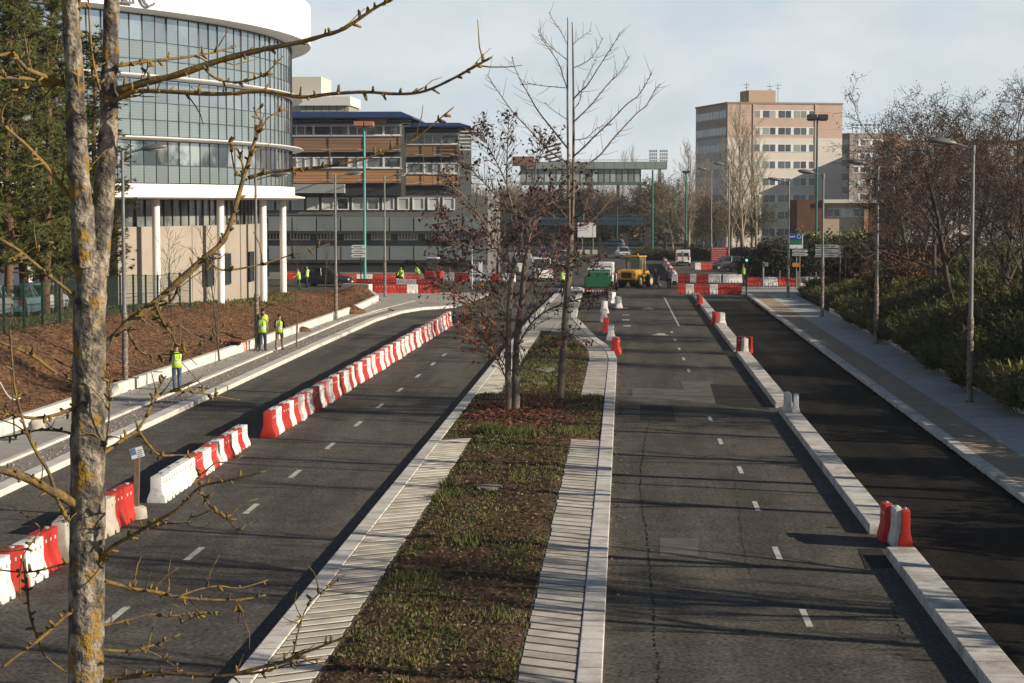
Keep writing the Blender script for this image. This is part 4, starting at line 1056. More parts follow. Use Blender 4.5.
# grey sign back
p = D(476,204,170); e = empty('sign_back', (p.x,170,0), R(12), 'grey backs of two sign panels on a post behind the red-leaved tree', 'sign')
post(e,-.35,3.4,.05,M_signw); MB().bx(-.3,.05,-.03,.03,1.0,2.3).build('panel', M_signg, e); MB().bx(.12,.55,-.03,.03,1.05,2.3).build('panel', mat('sign_pale_back',(.42,.45,.49),.5), e)
# traffic lights
def traffic_light(px, py, y, toppy, lab, lit=True, rz=0):
    p = D(px,204,y); e = empty('traffic_light', (p.x,y,.0), rz, lab, 'traffic light', 'traffic lights at the junction'); h = ZY(toppy,y)
    post(e,0,h,.055,M_dark); hd = MB().bx(-.16,.16,-.22,.02,h-1.0,h-.05).build('signal_head', M_black, e, bevel=.02)
    for k,(c,on) in enumerate((((.12,.01,.01),0),((.12,.06,.01),0),((.02,.5,.33),lit))):
        zc = h-.2-.29*k; b = MB(); b.lathe([(.0,-.235),(.085,-.235),(.085,-.215)],12,c=(0,0,zc),axis='Y')
        b.build('lens', mat('lens_green',(.05,.7,.45),.3,emit=(.05,.95,.6,2.2)) if on else mat('lens_off_%d'%k if False else ('lens_red_off' if k==0 else 'lens_dark_off'), c, .3), hd)
        v = MB(); v.lathe([(.12,-.34),(.13,-.34),(.13,-.22),(.12,-.22)],10,c=(0,0,zc),a0=0,a1=math.pi,axis='Y'); v.build('visor', M_black, hd)
    return e
traffic_light(747,296,157,250,'traffic light showing green at the end of the bus lane')
traffic_light(578,268,210,252,'green traffic light beyond the slim bare tree')
p = P(763,287,.13); e = empty('pedestrian_signal', (p.x,p.y,.13), R(0), 'grey pedestrian signal post with a side box before the hedge', 'traffic light')
post(e,0,2.15,.09); MB().bx(.08,.42,-.12,.12,1.75,2.1).build('signal_box', M_galv, e, bevel=.02)
for px,py,h,lab in ((779,285,1.25,'thin grey bollard post in front of the middle of the hedge barriers'),(797,286,1.25,'thin grey bollard post under the direction sign'),(815,285,1.25,'thin grey bollard post beside the third right lamp')):
    p = P(px,py,.12); b = MB(); b.cyl((0,0,0),(0,0,h),.045,8); b.sph((0,0,h),(.06,.06,.06),8,6); o = b.build('bollard', M_galv, smooth=60, loc=(p.x,p.y-.7,.12)); tag(o,lab,'bollard','thin bollards at the corner')
# stadium light gantry far away
for px,lab in ((659.5,'stadium floodlight bank of two lamp grids far beyond the glass gallery'),):
    p = D(px,204,600); e = empty('stadium_floodlight', (p.x,600,0), 0, lab, 'floodlight')
    k = .3; zt = 7.2+(204-149)*k
    MB().bx(-.5,.5,0,1,0,7.2+(204-163)*k).build('mast', M_galv, e)
    for gx in (-2.1,1.0):
        b = MB()
        for q in range(4):
            for t in range(4): b.bx(gx-1.0+q*.62,gx-.55+q*.62,-.4,0,zt-1.0-t*.98,zt-.4-t*.98)
        for t in range(4): b.bx(gx-1.2,gx+1.5,0,.1,zt-1.1-t*.98,zt-.98-t*.98)
        b.build('lamp_grid', M_signg, e)
p = D(546,204,430); e = empty('stadium_floodlight', (p.x,450,0), 0, 'dark stadium floodlight bank seen between the two median trees', 'floodlight')
MB().bx(-.3,.3,0,.6,0,17).build('mast', M_gdark, e)
b = MB()
for t in range(5): b.box((.8,0,16.6+.9*t),(3.6,.3,.42),ry=R(-14))
b.build('lamp_grid', M_gdark, e)
# =================================================================== FENCE
M_fgreen = mat('fence_green', (.006,.030,.020), .6); 
def mesh_fence(name, label, a, c, h, pitch):
    a, c = Vector(a), Vector(c); L_ = (c-a).length; n = int(L_/pitch); e = empty(name, a, 0, label, 'fence')
    for k in range(n+1):
        q = a+(c-a)*(k/n); z = bank_z(q.x,q.y)-.06
        p_ = MB().bx(-.045,.045,-.04,.04,0,h+.1).build('post', M_fgreen, e); p_.location = (q.x-a.x,q.y-a.y,z)
    for k in range(n):
        q0 = a+(c-a)*(k/n); q1 = a+(c-a)*((k+1)/n); z0 = bank_z(q0.x,q0.y); z1 = bank_z(q1.x,q1.y); b = MB()
        d = q1-q0; m_ = 26
        for j in range(1,m_):
            q = q0+d*(j/m_); z = z0+(z1-z0)*j/m_
            b.add([(q.x-.002,q.y-.006,z+.05),(q.x+.002,q.y+.006,z+.05),(q.x+.002,q.y+.006,z+h),(q.x-.002,q.y-.006,z+h)],[(0,1,2,3)])
        for j in range(11):
            zz_ = .06+(h-.08)*j/10; w_ = .016 if j in (0,5,10) else .005
            b.add([(q0.x,q0.y,z0+zz_-w_),(q1.x,q1.y,z1+zz_-w_),(q1.x,q1.y,z1+zz_+w_),(q0.x,q0.y,z0+zz_+w_)],[(0,1,2,3)])
        b.build('mesh_panel', M_fgreen, e, origin=a)
    return e
mesh_fence('mesh_fence','dark green welded mesh fence on top of the soil bank before the pines',(-24.3,72,0),(-24.3,111,0),1.85,2.5)
# =================================================================== TREES
def grow(b, p, d, L_, r0, lv, rg, pr, tips, stubs=None):
    """one branch and its children; pr: levels, kids[], ang[], ratio[], wander, trop, sides[], rmin"""
    n = max(3,int(pr.get('seg',5) if lv else pr.get('seg0',9))); pts = [p.copy()]; rs = [r0]; dd = d.normalized(); q = p.copy(); r_end = max(pr['rmin'], r0*pr['taper'][lv])
    for k in range(n):
        w = pr['wander'][lv]
        dd = (dd+Vector((rg.gauss(0,w),rg.gauss(0,w),rg.gauss(0,w)))+Vector((0,0,pr['trop'][lv]))).normalized()
        q = q+dd*(L_/n); pts.append(q.copy()); rs.append(r0+(r_end-r0)*((k+1)/n))
    tgt = b[0] if lv < pr['split'] else b[1]
    tgt.tube(pts, rs, pr['sides'][lv], cap=False)
    if lv >= pr['levels']:
        tips += [(pts[-1], dd)]
        if n > 2: tips.append((pts[n//2], dd))
        return
    m = pr['kids'][lv]; ta = pr['t0'][lv]
    for k in range(m):
        t = ta+(1-ta)*((k+rg.random())/m); i = min(n-1,int(t*n)); f = t*n-i
        c = pts[i]+(pts[i+1]-pts[i])*f; ax = (pts[i+1]-pts[i]).normalized()
        o = ax.orthogonal().normalized(); o.rotate(Matrix.Rotation(k*2.4+rg.uniform(-.7,.7),3,ax))
        a = pr['ang'][lv]+rg.uniform(-.18,.18)
        nd = ax*math.cos(a)+o*math.sin(a)
        sh = (1.0-.55*t) if lv == 0 and pr.get('cone') else rg.uniform(.75,1.1)
        grow(b, c, nd, L_*pr['ratio'][lv]*sh, max(pr['rmin'],(r0+(r_end-r0)*t)*pr['rr'][lv]), lv+1, rg, pr, tips)
def leaves(b, pts, n, spread, s0, s1, rg, up=0):
    for p,d in pts:
        for _ in range(n):
            c = p+Vector((rg.gauss(0,spread),rg.gauss(0,spread),rg.gauss(0,spread)+up)); s = rg.uniform(s0,s1)
            u = Vector((rg.gauss(0,1),rg.gauss(0,1),rg.gauss(0,1))).normalized()*s; w = u.orthogonal().normalized()*s*.6
            w.rotate(Matrix.Rotation(rg.uniform(0,6.28),3,u.normalized()))
            b.add([c-u,c-w*.9+u*.1,c+u,c+w*.9+u*.1],[(0,1,2),(0,2,3)])
def tree(name, seed, pr, H, r0, bark, label, cat='tree', group=None, leaf=None, twig=None, trunks=1):
    rg = random.Random(seed); tb_, cb = MB(), MB(); tips = []
    for k in range(trunks):
        d = Vector((rg.uniform(-.06,.06),rg.uniform(-.06,.06),1)) if trunks == 1 else Vector((math.cos(k*2.5+seed)*.22,math.sin(k*2.5+seed)*.22,1))
        grow((tb_,cb), Vector((0,0,-.2)) if trunks == 1 else Vector((.25*math.cos(k*2.5),.25*math.sin(k*2.5),-.2)), d, H*rg.uniform(.9,1), r0, 0, rg, pr, tips)
    e = empty(name, (0,0,0), 0, label, cat, group)
    tb_.build('trunk', bark, e, smooth=180); cb.build('crown', twig or bark, e, smooth=180)
    if leaf:
        lb_ = MB(); leaves(lb_, [t for t in tips if rg.random() < leaf.get('p',1)], leaf['n'], leaf['sp'], leaf['s'][0], leaf['s'][1], rg); lb_.build('foliage', leaf['m'], e)
    return e
M_podbrown = mat('seed_pod_brown', (.060,.032,.022), .9, (.10,.052,.034), 2, rand=.5)
M_olive = mat('ivy_olive', (.040,.050,.014), .8, (.070,.072,.022), 1, rand=.5)
M_ydull = mat('leaf_yellow_dull', (.13,.095,.025), .85, (.085,.06,.02), 1, rand=.5)
PR_spread = dict(levels=4, split=2, kids=[10,6,5,5], t0=[.30,.2,.2,.15], ang=[.66,.65,.66,.65], ratio=[.47,.52,.52,.5], rr=[.60,.60,.60,.6], taper=[.40,.40,.4,.5,.6], wander=[.06,.12,.14,.16,.18], trop=[.03,.05,.04,.02,.0], sides=[9,6,4,3,3], rmin=.012, seg=5, seg0=9)
right_trees = [(1003,232,93,'big bare brown tree at the right edge with dark seed clumps'),(962,228,103,'bare brown tree behind the nearest right lamp'),(936,232,118,'bare brown tree with a leaning trunk above the rusty shrubs'),(1030,232,84,'bare brown tree cut off by the right edge of the photo'),(914,236,132,'bare brown tree at the left end of the right bank row')]
lf = dict(m=M_podbrown, n=8, sp=.15, s=(.03,.075), p=.34)
TR = [tree('bare_tree', 101, PR_spread, 11.8, .22, M_bark_r, 'x', 'tree', 'bare brown trees on the right bank', lf), tree('bare_tree', 115, PR_spread, 11.2, .20, M_bark_r, 'x', 'tree', 'bare brown trees on the right bank', lf, None, 2), tree('bare_tree', 123, PR_spread, 11.5, .20, M_bark_r, 'x', 'tree', 'bare brown trees on the right bank', lf)]
def HT(o): return max(v.co.z for c in o.children for v in c.data.vertices)
used = [0,0,0]
def place_tree(protos, used, i, loc, rz, lab, sc=1.0, group=None, hh=None, wd=1.0):
    o = protos[i] if not used[i] else dup(protos[i]); used[i] = 1
    if hh: k_ = hh/HT(protos[i]); sc = (k_*wd,k_*wd,k_)
    o.location = loc; o.rotation_euler = (0,0,rz); o.scale = (sc,sc,sc) if not isinstance(sc,tuple) else sc; o['label'] = lab
    if group: o['group'] = group
    return o
topz = {0:80,1:104,2:96,3:88,4:112}
for k,(px,_,y,lab) in enumerate(right_trees):
    p = D(px,204,y); z = rbank_z(p.x,y)-.1; h = (ZY((79,100,108,92,122)[k],y)-z)*1.1
    place_tree(TR,used,(0,1,2,0,1)[k],(p.x,y,z),(.4,2.2,4.0,3.1,5.0)[k],lab,hh=h,wd=(1.1,1.1,1.0,1.1,.85)[k])
for k,(px,y,h,lab) in enumerate(((985,125,9.5,'slender bare tree between the two biggest right trees'),(918,150,10,'bare tree in front of the long salmon block'),(950,165,12,'tall thin bare tree deep behind the right bank'),(1015,150,12,'bare tree deep behind the biggest right tree'),(900,175,8.0,'low bare tree beside the low white pavilion'))):
    p = D(px,204,y); place_tree(TR,used,k%3,(p.x,y,.8),1.3*k+.5,lab,hh=h)
# trees of the bank that stand beyond the right edge: the road's streaks of shade come from them
for k,(x,y,h) in enumerate(((24,30,14.5),(25,62,14.5))):
    place_tree(TR,used,k%3,(x,y,rbank_z(x,y)-.1),k*1.9,'bare brown tree on the planted bank beyond the right edge',1,'bank trees beyond the right edge',h)
PR_slim = dict(levels=2, split=1, kids=[14,3], t0=[.35,.3], ang=[.7,.6], ratio=[.30,.45], cone=True, rr=[.45,.6], taper=[.3,.4,.5], wander=[.01,.05,.1], trop=[0,.08,.04], sides=[8,4,3], rmin=.015, seg=4, seg0=9)
SLT = [tree('bare_tree', 131, PR_slim, 11, .23, M_bark_r, 'x', 'tree', 'slim bank trees beyond the right edge')]; usl = [0]
for k,(x,y,h) in enumerate(((16.2,29,10),(16.8,35.5,12),(16.0,43.5,11),(17.2,52,12),(16.4,58,10.5),(17.5,23,12),(18.0,65,11),(17.0,48,13),(16.6,31.5,12))):
    place_tree(SLT,usl,0,(x,y,rbank_z(x,y)-.1),k*1.3,'slim bare tree on the planted bank beyond the right edge',1,'slim bank trees beyond the right edge',h)
# --- poplars and far wood
PR_pop = dict(levels=3, split=1, kids=[30,6,4], t0=[.14,.2,.2], ang=[.42,.38,.4], ratio=[.42,.42,.45], cone=True, rr=[.40,.5,.6], taper=[.12,.3,.4,.5], wander=[.02,.06,.09,.1], trop=[.0,.10,.07,.04], sides=[8,4,3,3], rmin=.02, seg=5, seg0=12)
TP = [tree('poplar_tree', 201, PR_pop, 24, .34, M_bark_t, 'x', 'tree', 'tall bare poplars before the apartment block'), tree('poplar_tree', 207, PR_pop, 22, .32, M_bark_t, 'x', 'tree', 'tall bare poplars before the apartment block')]
up = [0,0]
for k,(px,y,tp,lab) in enumerate(((744,285,94,'tallest bare poplar, in front of the apartment block front'),(757,300,120,'bare poplar just right of the tallest one'),(731,300,128,'bare poplar just left of the tallest one, at the block corner'),(689,300,136,'bare pale poplar left of the apartment block'),(703,320,150,'smaller bare poplar between the pale one and the block'),(622,560,146,'far thin poplar above the glass gallery, left of two'),(634,560,141,'far thin poplar above the glass gallery, right of two'))):
    p = D(px,204,y); h = ZY(tp,y); place_tree(TP,up,k%2,(p.x,y,-.1),k*1.1,lab,hh=h,wd=1.15 if k < 5 else .6)
PR_far = dict(levels=3, split=1, kids=[16,8,7], t0=[.18,.2,.15], ang=[.6,.6,.6], ratio=[.55,.5,.5], rr=[.5,.55,.6], taper=[.3,.35,.4,.5], wander=[.06,.12,.15,.18], trop=[.03,.06,.03,.0], sides=[6,4,3,3], rmin=.03, seg=4, seg0=7)
FT = [tree('bare_tree', 301, PR_far, 11, .22, M_bark_t, 'x','tree','grey-brown trees of the far wood'), tree('bare_tree', 305, PR_far, 11, .22, mat('bark_grey',(.13,.115,.09),.9,(.085,.075,.06),3), 'x','tree','grey-brown trees of the far wood',dict(m=M_olive,n=14,sp=.35,s=(.10,.2),p=.22)), tree('bare_tree', 309, PR_far, 10, .2, M_bark_r, 'x','tree','grey-brown trees of the far wood',dict(m=M_ydull,n=10,sp=.3,s=(.08,.18),p=.28))]
uf = [0,0,0]; r = random.Random(77)
for k in range(60):
    px = 455+ (k*7.6) % 300 + r.uniform(-4,4); y = r.uniform(345,410)
    if 655 < px: y = r.uniform(285,330)
    p = D(px,204,y); h = r.uniform(9.5,13.0) if px < 640 else (r.uniform(9.5,13) if px < 690 else r.uniform(7,9.5))
    place_tree(FT,uf,r.choice((0,0,0,2)) if px < 640 else r.choice((0,1,2,2)),(p.x,y,-.1),r.uniform(0,6),'grey-brown bare tree in the far wood behind the junction',1,'grey-brown trees of the far wood',h)
for px,y,h,lab in ((862,300,8.6,'autumn tree with yellowish leaves right of the apartment block'),(872,310,8.8,'second yellowish tree beside the distant grey block')):
    p = D(px,204,y); place_tree(FT,uf,2,(p.x,y,-.1),1.0,lab,1,'yellowish trees by the grey block',h)
# --- bushes and hedges
def bush(name, seed, rx, ry, rz, ncl, nl, s0, s1, m, label, group=None, cat='bush', flat=.55):
    rg = random.Random(seed); b = MB(); e = empty(name, (0,0,0), 0, label, cat, group); st = MB()
    for k in range(ncl):
        u = rg.uniform(0,6.28); v = math.acos(rg.uniform(-.15,1)); q = rg.uniform(.55,1.0)*(1+.28*noise.noise(Vector((math.cos(u)*1.7,math.sin(u)*1.7,v*2+seed))))
        c = Vector((rx*math.sin(v)*math.cos(u)*q, ry*math.sin(v)*math.sin(u)*q, max(.05,rz*math.cos(v)*q+rz*.06)))
        if k % 5 == 0: st.tube([(c.x*.12,c.y*.12,0),c*.55,c],[.03,.02,.008],4,cap=False)
        leaves(b, [(c,None)], nl, flat*min(rx,ry,rz)*.22, s0, s1, rg)
    b.build('foliage', m, e); st.build('stem', M_bark_d, e); return e
M_hedge = mat('hedge_dark', (.016,.018,.009), .8, (.028,.028,.012), 1.2, rand=.5)
M_leafg = mat('leaf_green', (.050,.075,.016), .75, (.085,.105,.022), .8, rand=.45)
M_leafy = mat('leaf_yellowgreen', (.105,.125,.022), .75, (.15,.14,.03), .8, rand=.4)
M_rust  = mat('leaf_rust', (.085,.035,.014), .8, (.055,.035,.014), 1.0, rand=.5)
M_redl  = mat('leaf_red', (.20,.020,.010), .75, (.13,.02,.012), 1.0, rand=.5)
hg = [bush('hedge_bush', 401, 3.0,2.4,2.6, 240, 22, .07,.16, M_hedge, 'x', 'dark ivy bushes forming the hedge'), bush('hedge_bush', 402, 2.6,2.4,2.9, 240, 22, .07,.16, M_hedge, 'x', 'dark ivy bushes forming the hedge')]
uh = [0,0]; r = random.Random(5); HB = []
for k in range(16):
    px = 758+k*8.0; y = 196+r.uniform(-5,5); p = D(px,204,y)
    top = 241-4*math.sin(k*.9) - (0 if k > 2 else -12+4*k); h = ZY(top,y)
    HB.append(place_tree(hg,uh,k%2,(p.x,y,-.1),r.uniform(0,6),'dark leafy bush of the tall hedge behind the barrier line',h/2.8,'dark ivy bushes forming the hedge'))
sb_ = bush('scrub_bush', 404, 2.8,2.4,2.2, 200, 20, .07,.15, mat('scrub_brown',(.050,.042,.022),.85,(.085,.065,.032),1.0,rand=.5), 'x', 'brownish scrub under the far trees'); usb = [0]
for k in range(14):
    px = 640+k*9; y = 262+r.uniform(-6,12); p = D(px,204,y); h = ZY(247-5*math.sin(k*1.3),y)
    place_tree([sb_],usb,0,(p.x,y,-.1),r.uniform(0,6),'brownish scrubby bush under the far trees beside the road',1,'brownish scrub under the far trees',max(1.5,h))
yg = bush('laurel_bush', 411, 2.6,2.2,2.2, 200, 20, .07,.15, M_leafy, 'x', 'sunlit yellow-green bushes before the pavilion'); u1=[0]
for k,(px,y,tp,lab) in enumerate(((806,214,224,'yellowish bush at the left end before the brick end wall'),(836,212,228,'sunlit green bush below the pavilion windows'),(852,214,226,'sunlit green bush in the middle before the pavilion'),(868,216,224,'sunlit green bush at the right end before the pavilion'),(882,210,232,'green bush beside the second right lamp'))):
    p = D(px,204,y); h = ZY(tp,y); place_tree([yg],u1,0,(p.x,y,-.1),k*1.4,lab,h/2.95)
tk = bush('thicket_bush', 406, 3.4,2.4,2.4, 260, 18, .08,.17, mat('thicket_tan',(.135,.112,.075),.9,(.085,.072,.05),1.0,rand=.45), 'x', 'grey-brown thicket behind the far road'); utk = [0]
for k in range(20):
    px = 462+k*12.5; y = 392+r.uniform(-8,14); p = D(px,204,y); h = r.uniform(6.5,9.6) if px < 640 else r.uniform(5.5,7.5)
    place_tree([tk],utk,0,(p.x,y,-.1),r.uniform(0,6),'grey-brown bush of the thicket far behind the footbridge',1,'grey-brown thicket behind the far road',h)
# feathery shrubs of the right bank
def feather(name, seed, h, w, ns, m, label, group, upright=.5, leaf=.05):
    rg = random.Random(seed); b = MB(); st = MB(); e = empty(name,(0,0,0),0,label,'shrub',group)
    for k in range(ns):
        a = rg.uniform(0,6.28); o = rg.random()**.6*w*.55; base = Vector((math.cos(a)*o,math.sin(a)*o,0)); lean = rg.uniform(.05,1-upright+.35)
        a2 = a+rg.gauss(0,.5); d = Vector((math.cos(a2)*lean,math.sin(a2)*lean,1)).normalized(); L_ = h*rg.uniform(.55,1.05); pts = []
        for q in range(7):
            t = q/6; pts.append(base+d*L_*t+Vector((math.cos(a2),math.sin(a2),0))*(.16*L_*t*t)-Vector((0,0,.10*L_*t*t)))
        if k % 3 == 0: st.tube([pts[0],pts[3],pts[6]],[.012,.008,.003],3,cap=False)
        for q in range(26):
            t = .18+.82*q/25; i = min(5,int(t*6)); c = pts[i]+(pts[i+1]-pts[i])*(t*6-i); ax = (pts[i+1]-pts[i]).normalized()
            s = ax.orthogonal(); s.rotate(Matrix.Rotation(rg.uniform(0,6.28),3,ax)); ll_ = leaf*rg.uniform(.8,2.1)*(1.25-.6*t)
            dd = (ax*.9+s*.8).normalized(); wv = dd.cross(ax).normalized()*ll_*.16
            b.add([c-wv,c+wv,c+dd*ll_],[(0,1,2)])
    b.build('foliage', m, e); st.build('stem', M_bark_d, e); return e
M_fe1 = mat('feather_green', (.066,.080,.021), .8, (.105,.110,.031), .6, rand=.45, orand=.35)
M_fe2 = mat('feather_olive', (.096,.092,.028), .8, (.135,.118,.042), .6, rand=.45, orand=.4)
SG = 'feathery green shrubs covering the right bank'
fs = [feather('bank_shrub',501,1.25,2.0,330,M_fe1,'x',SG,.35,.15), feather('bank_shrub',502,1.0,2.1,330,M_fe2,'x',SG,.45,.15), feather('bank_shrub',503,1.5,1.7,300,M_fe1,'x',SG,.6,.16)]
uq = [0,0,0]; r = random.Random(13)
def in_frame(x, y, z=1.0):
    v = Vector((x,y,z))-CAM; d = v.dot(cF); return -60 < 512+FPX*v.dot(cR)/d < 1090
cand = []
y = 60.0
while y < 158:
    x = 14.3
    while x < 33:
        xx = x+r.uniform(-.45,.45); yy_ = y+r.uniform(-.6,.6)
        if in_frame(xx,yy_) and not (yy_ > 134 and xx < 14.6) and len(cand) < 285: cand.append((xx,yy_))
        x += 1.5 if x < 22 else 2.4
    y += 2.0 if y < 110 else 2.9
cand += [(14.15+r.uniform(-.1,.5), 117+k*2.9) for k in range(15)]
for k,(x,y) in enumerate(cand):
    place_tree(fs,uq,r.randrange(3),(x,y,rbank_z(x,y)-.05),r.uniform(0,6.28),'feathery dark green shrub in the dense planting of the right bank',r.uniform(.7,1.75)*(.72 if x < 14.8 else 1)*(1 if y < 120 else .62),SG)
p = P(1012,405,.35); tm = feather('conifer_shrub',510,1.75,1.3,240,mat('feather_pale',(.095,.105,.032),.8,(.13,.125,.045),.6,rand=.35),'upright pale green feathery shrub by the nearest right lamp','pale feathery shrub',.75,.11)
tm['category'] = 'shrub'; del tm['group']; tm.location = (13.78,70.8,.30)
rs_ = bush('rusty_bush',421,1.5,1.3,1.35,220,24,.03,.075,M_rust,'x','rust and red leaved bushes on the right bank'); u2=[0]
rd_ = bush('red_bush',422,.9,.9,.95,110,20,.03,.07,M_redl,'x','rust and red leaved bushes on the right bank'); u3=[0]
gb_ = bush('green_bush',423,1.7,1.5,1.5,220,22,.035,.08,M_leafg,'x','green bushes at the top of the right bank'); u4=[0]
for k,(px,y,py,kind,s,lab) in enumerate(((905,128,262,'r',1.3,'rusty bush at the left under the leaning bare tree'),(920,122,258,'r',1.3,'rusty bush below the trunk of the leaning tree'),(926,119,264,'d',1.0,'bright red bush beside the leaning trunk'),(948,108,268,'g',1.2,'green bush between the red bush and the nearest lamp'),(983,92,282,'d',1.0,'red bush just right of the nearest right lamp'),(997,90,288,'d',.9,'red bush below the biggest bare tree'),(1010,88,284,'r',1.1,'rusty bush at the right edge below the parked car'),(1020,84,292,'d',.9,'red bush at the extreme right edge'),(972,98,270,'g',1.2,'green bush behind the nearest right lamp'),(890,136,262,'g',1.3,'green bush above the second right lamp base'),(936,116,274,'g',1.0,'small green bush in front of the rusty ones'),(1000,96,272,'g',1.1,'green bush below the parked car on the right'))):
    p = D(px,204,y); s *= 1.45 if kind != 'g' else 1.0; zb = rbank_z(p.x,y)+.25; pr_, uu = {'r':([rs_],u2),'d':([rd_],u3),'g':([gb_],u4)}[kind]
    place_tree(pr_,uu,0,(p.x,y,zb-.1),k*1.3,lab,s)
# evergreen scrub on the bank beyond the right edge (shades the pavement)
for k in range(18):
    y = 16+k*3.9; x = max(21.0,y*.185+2.2)+r.uniform(-.6,.6); place_tree(hg,uh,k%2,(x,y,rbank_z(x,y)-.1),k*1.7,'dark evergreen bush of the thicket at the far right, on top of the bank',(1.15,1.15,1.0+.35*math.sin(k*2.3)),'dark bushes of the thicket at the right edge')
for k in range(11):
    px = 876+k*15; y = 152+r.uniform(-4,10); p = D(px,204,y); place_tree([rs_] if k%3 else hg,u2 if k%3 else uh,0,(p.x,y,.9),k*1.1,'rusty brown bush of the undergrowth deep behind the right bank trees' if k%3 else 'dark bush of the undergrowth deep behind the right bank trees',2.2 if k%3 else 1.3,'undergrowth behind the right bank trees')
# --- saplings with stakes on the soil bank
PR_sap = dict(levels=2, split=1, kids=[13,4], t0=[.34,.3], ang=[.62,.6], ratio=[.40,.45], cone=True, rr=[.45,.6], taper=[.2,.4,.5], wander=[.015,.06,.1], trop=[0,.08,.04], sides=[6,4,3], rmin=.008, seg=4, seg0=8)
sp_ = [tree('sapling',601,PR_sap,5.2,.040,M_bark_d,'x','sapling','young bare saplings on the soil bank'), tree('sapling',604,PR_sap,4.8,.036,M_bark_d,'x','sapling','young bare saplings on the soil bank')]; us = [0,0]
for k,(px,py,tp,lab) in enumerate(((172,330,215,'bare sapling on the bank in front of the green fence'),(219,335,215,'bare sapling on the bank below the office ground floor windows'),(296,306,222,'bare sapling at the right corner of the round office'),(324,303,222,'bare sapling left of the third left lamp'),(14,415,300,'thin bare sapling at the left edge on the bare soil'))):
    z = 1.3 if px < 250 else .7
    if px < 50: z = .9
    p = P(px,py,z); p.z = bank_z(p.x,p.y); h = ZY(tp,p.y)-p.z
    o = place_tree(sp_,us,k%2,(p.x,p.y,p.z),k*1.7,lab,1,None,h)
for k,(px,py,z,h,lab) in enumerate(((218,338,.8,1.5,'short wooden stake beside the sapling below the office windows'),(180,340,.9,1.4,'short wooden stake on the bank in front of the fence'),(297,345,.4,1.6,'thin wooden stake standing right of the workers'))):
    p = P(px,py,z); z = bank_z(p.x,p.y); o = MB().box((0,0,h/2-.1),(.07,.07,h),ry=R(2)).build('wooden_stake', mat('stake_wood',(.17,.11,.075),.9), loc=(p.x,p.y,z)); tag(o,lab,'stake','stakes on the soil bank')
M_cord = mat('cord_white',(.55,.53,.50),.8)
for k,(a,c,lab) in enumerate((((104,316),(158,337),'uppermost pale cord stretched over the soil bank behind the big tree'),((104,352),(163,372),'lower pale cord stretched over the bank beside the nearest left lamp'),((180,325),(222,343),'short pale cord running down the bank below the fence end'),((0,382),(20,398),'pale cord at the left edge of the soil bank'))):
    pa, pc = P(a[0],a[1],1.5 if k != 1 else 1.1), P(c[0],c[1],.9 if k != 1 else .55)
    pts = []
    for q in range(9):
        v = pa+(pc-pa)*(q/8); v.z = max(bank_z(v.x,v.y)+.03, v.z-.25*math.sin(math.pi*q/8)); pts.append(v)
    o = MB().tube(pts,.022,5).build('cord', M_cord, origin=pts[0], loc=pts[0]); tag(o,lab,'cord','pale cords over the soil bank')
# --- pines behind the fence
M_needle = mat('pine_needle', (.052,.064,.014), .75, (.105,.105,.026), .7, rand=.45)
def pine(name, seed, H, label):
    rg = random.Random(seed); e = empty(name,(0,0,0),0,label,'pine tree','dark pines behind the fence'); tr = MB(); cr = MB(); br = MB()
    pts = [Vector((0,0,-.3))]; 
    for k in range(10): pts.append(Vector((pts[-1].x+rg.gauss(0,.10),pts[-1].y+rg.gauss(0,.10),H*(k+1)/10)))
    tr.tube(pts,[.24*(1-.75*k/10) for k in range(11)],9)
    for k in range(84):
        t = .16+.84*k/83; i = min(9,int(t*10)); c = pts[i]+(pts[i+1]-pts[i])*(t*10-i); a = k*2.4+rg.uniform(-.5,.5)
        L_ = (1.0-t*.72)*3.1*rg.uniform(.55,1.15); d = Vector((math.cos(a),math.sin(a),rg.uniform(-.15,.30))); q = [c]; 
        for j in range(4): q.append(q[-1]+d*L_/4+Vector((rg.gauss(0,.08),rg.gauss(0,.08),.05*j)))
        br.tube(q,[.05,.035,.025,.016,.008],4,cap=False)
        for j in range(int(9+L_*8)):
            u = rg.uniform(.35,1.05); jj = min(3,int(u*4)); f = min(1.2,u*4-jj); cc = q[jj]+(q[jj+1]-q[jj])*f+Vector((rg.gauss(0,.26),rg.gauss(0,.26),rg.gauss(0,.17)))
            for _ in range(22):
                dv = Vector((rg.gauss(0,1),rg.gauss(0,1),rg.gauss(.35,.8))).normalized(); ll_ = rg.uniform(.14,.32); w = dv.orthogonal().normalized()*rg.uniform(.016,.032)
                cr.add([cc-w,cc+w,cc+dv*ll_],[(0,1,2)])
    tr.build('trunk', M_bark_p, e, smooth=180); br.build('branch', M_bark_p, e); cr.build('crown', M_needle, e); return e
pn = [pine('pine_tree',701,15.5,'x'), pine('pine_tree',703,14.5,'x')]; upn = [0,0]
for k,(px,y,h,lab) in enumerate(((44,90,15.5,'dark pine with reddish trunk left of the big mossy tree'),(58,97,14.5,'dark pine just behind the big mossy tree trunk'),(98,94,14.0,'dark pine whose fronds reach over the office facade'),(6,88,15,'dark pine at the left edge of the photo'),(-25,92,15,'dark pine partly outside the left edge'),(24,97,16,'dark pine deep behind at the left, over the parked cars'))):
    p = D(px,204,y); place_tree(pn,upn,k%2,(p.x,y,bank_z(p.x,y)-.2),k*1.9+.4,lab,1,None,h)
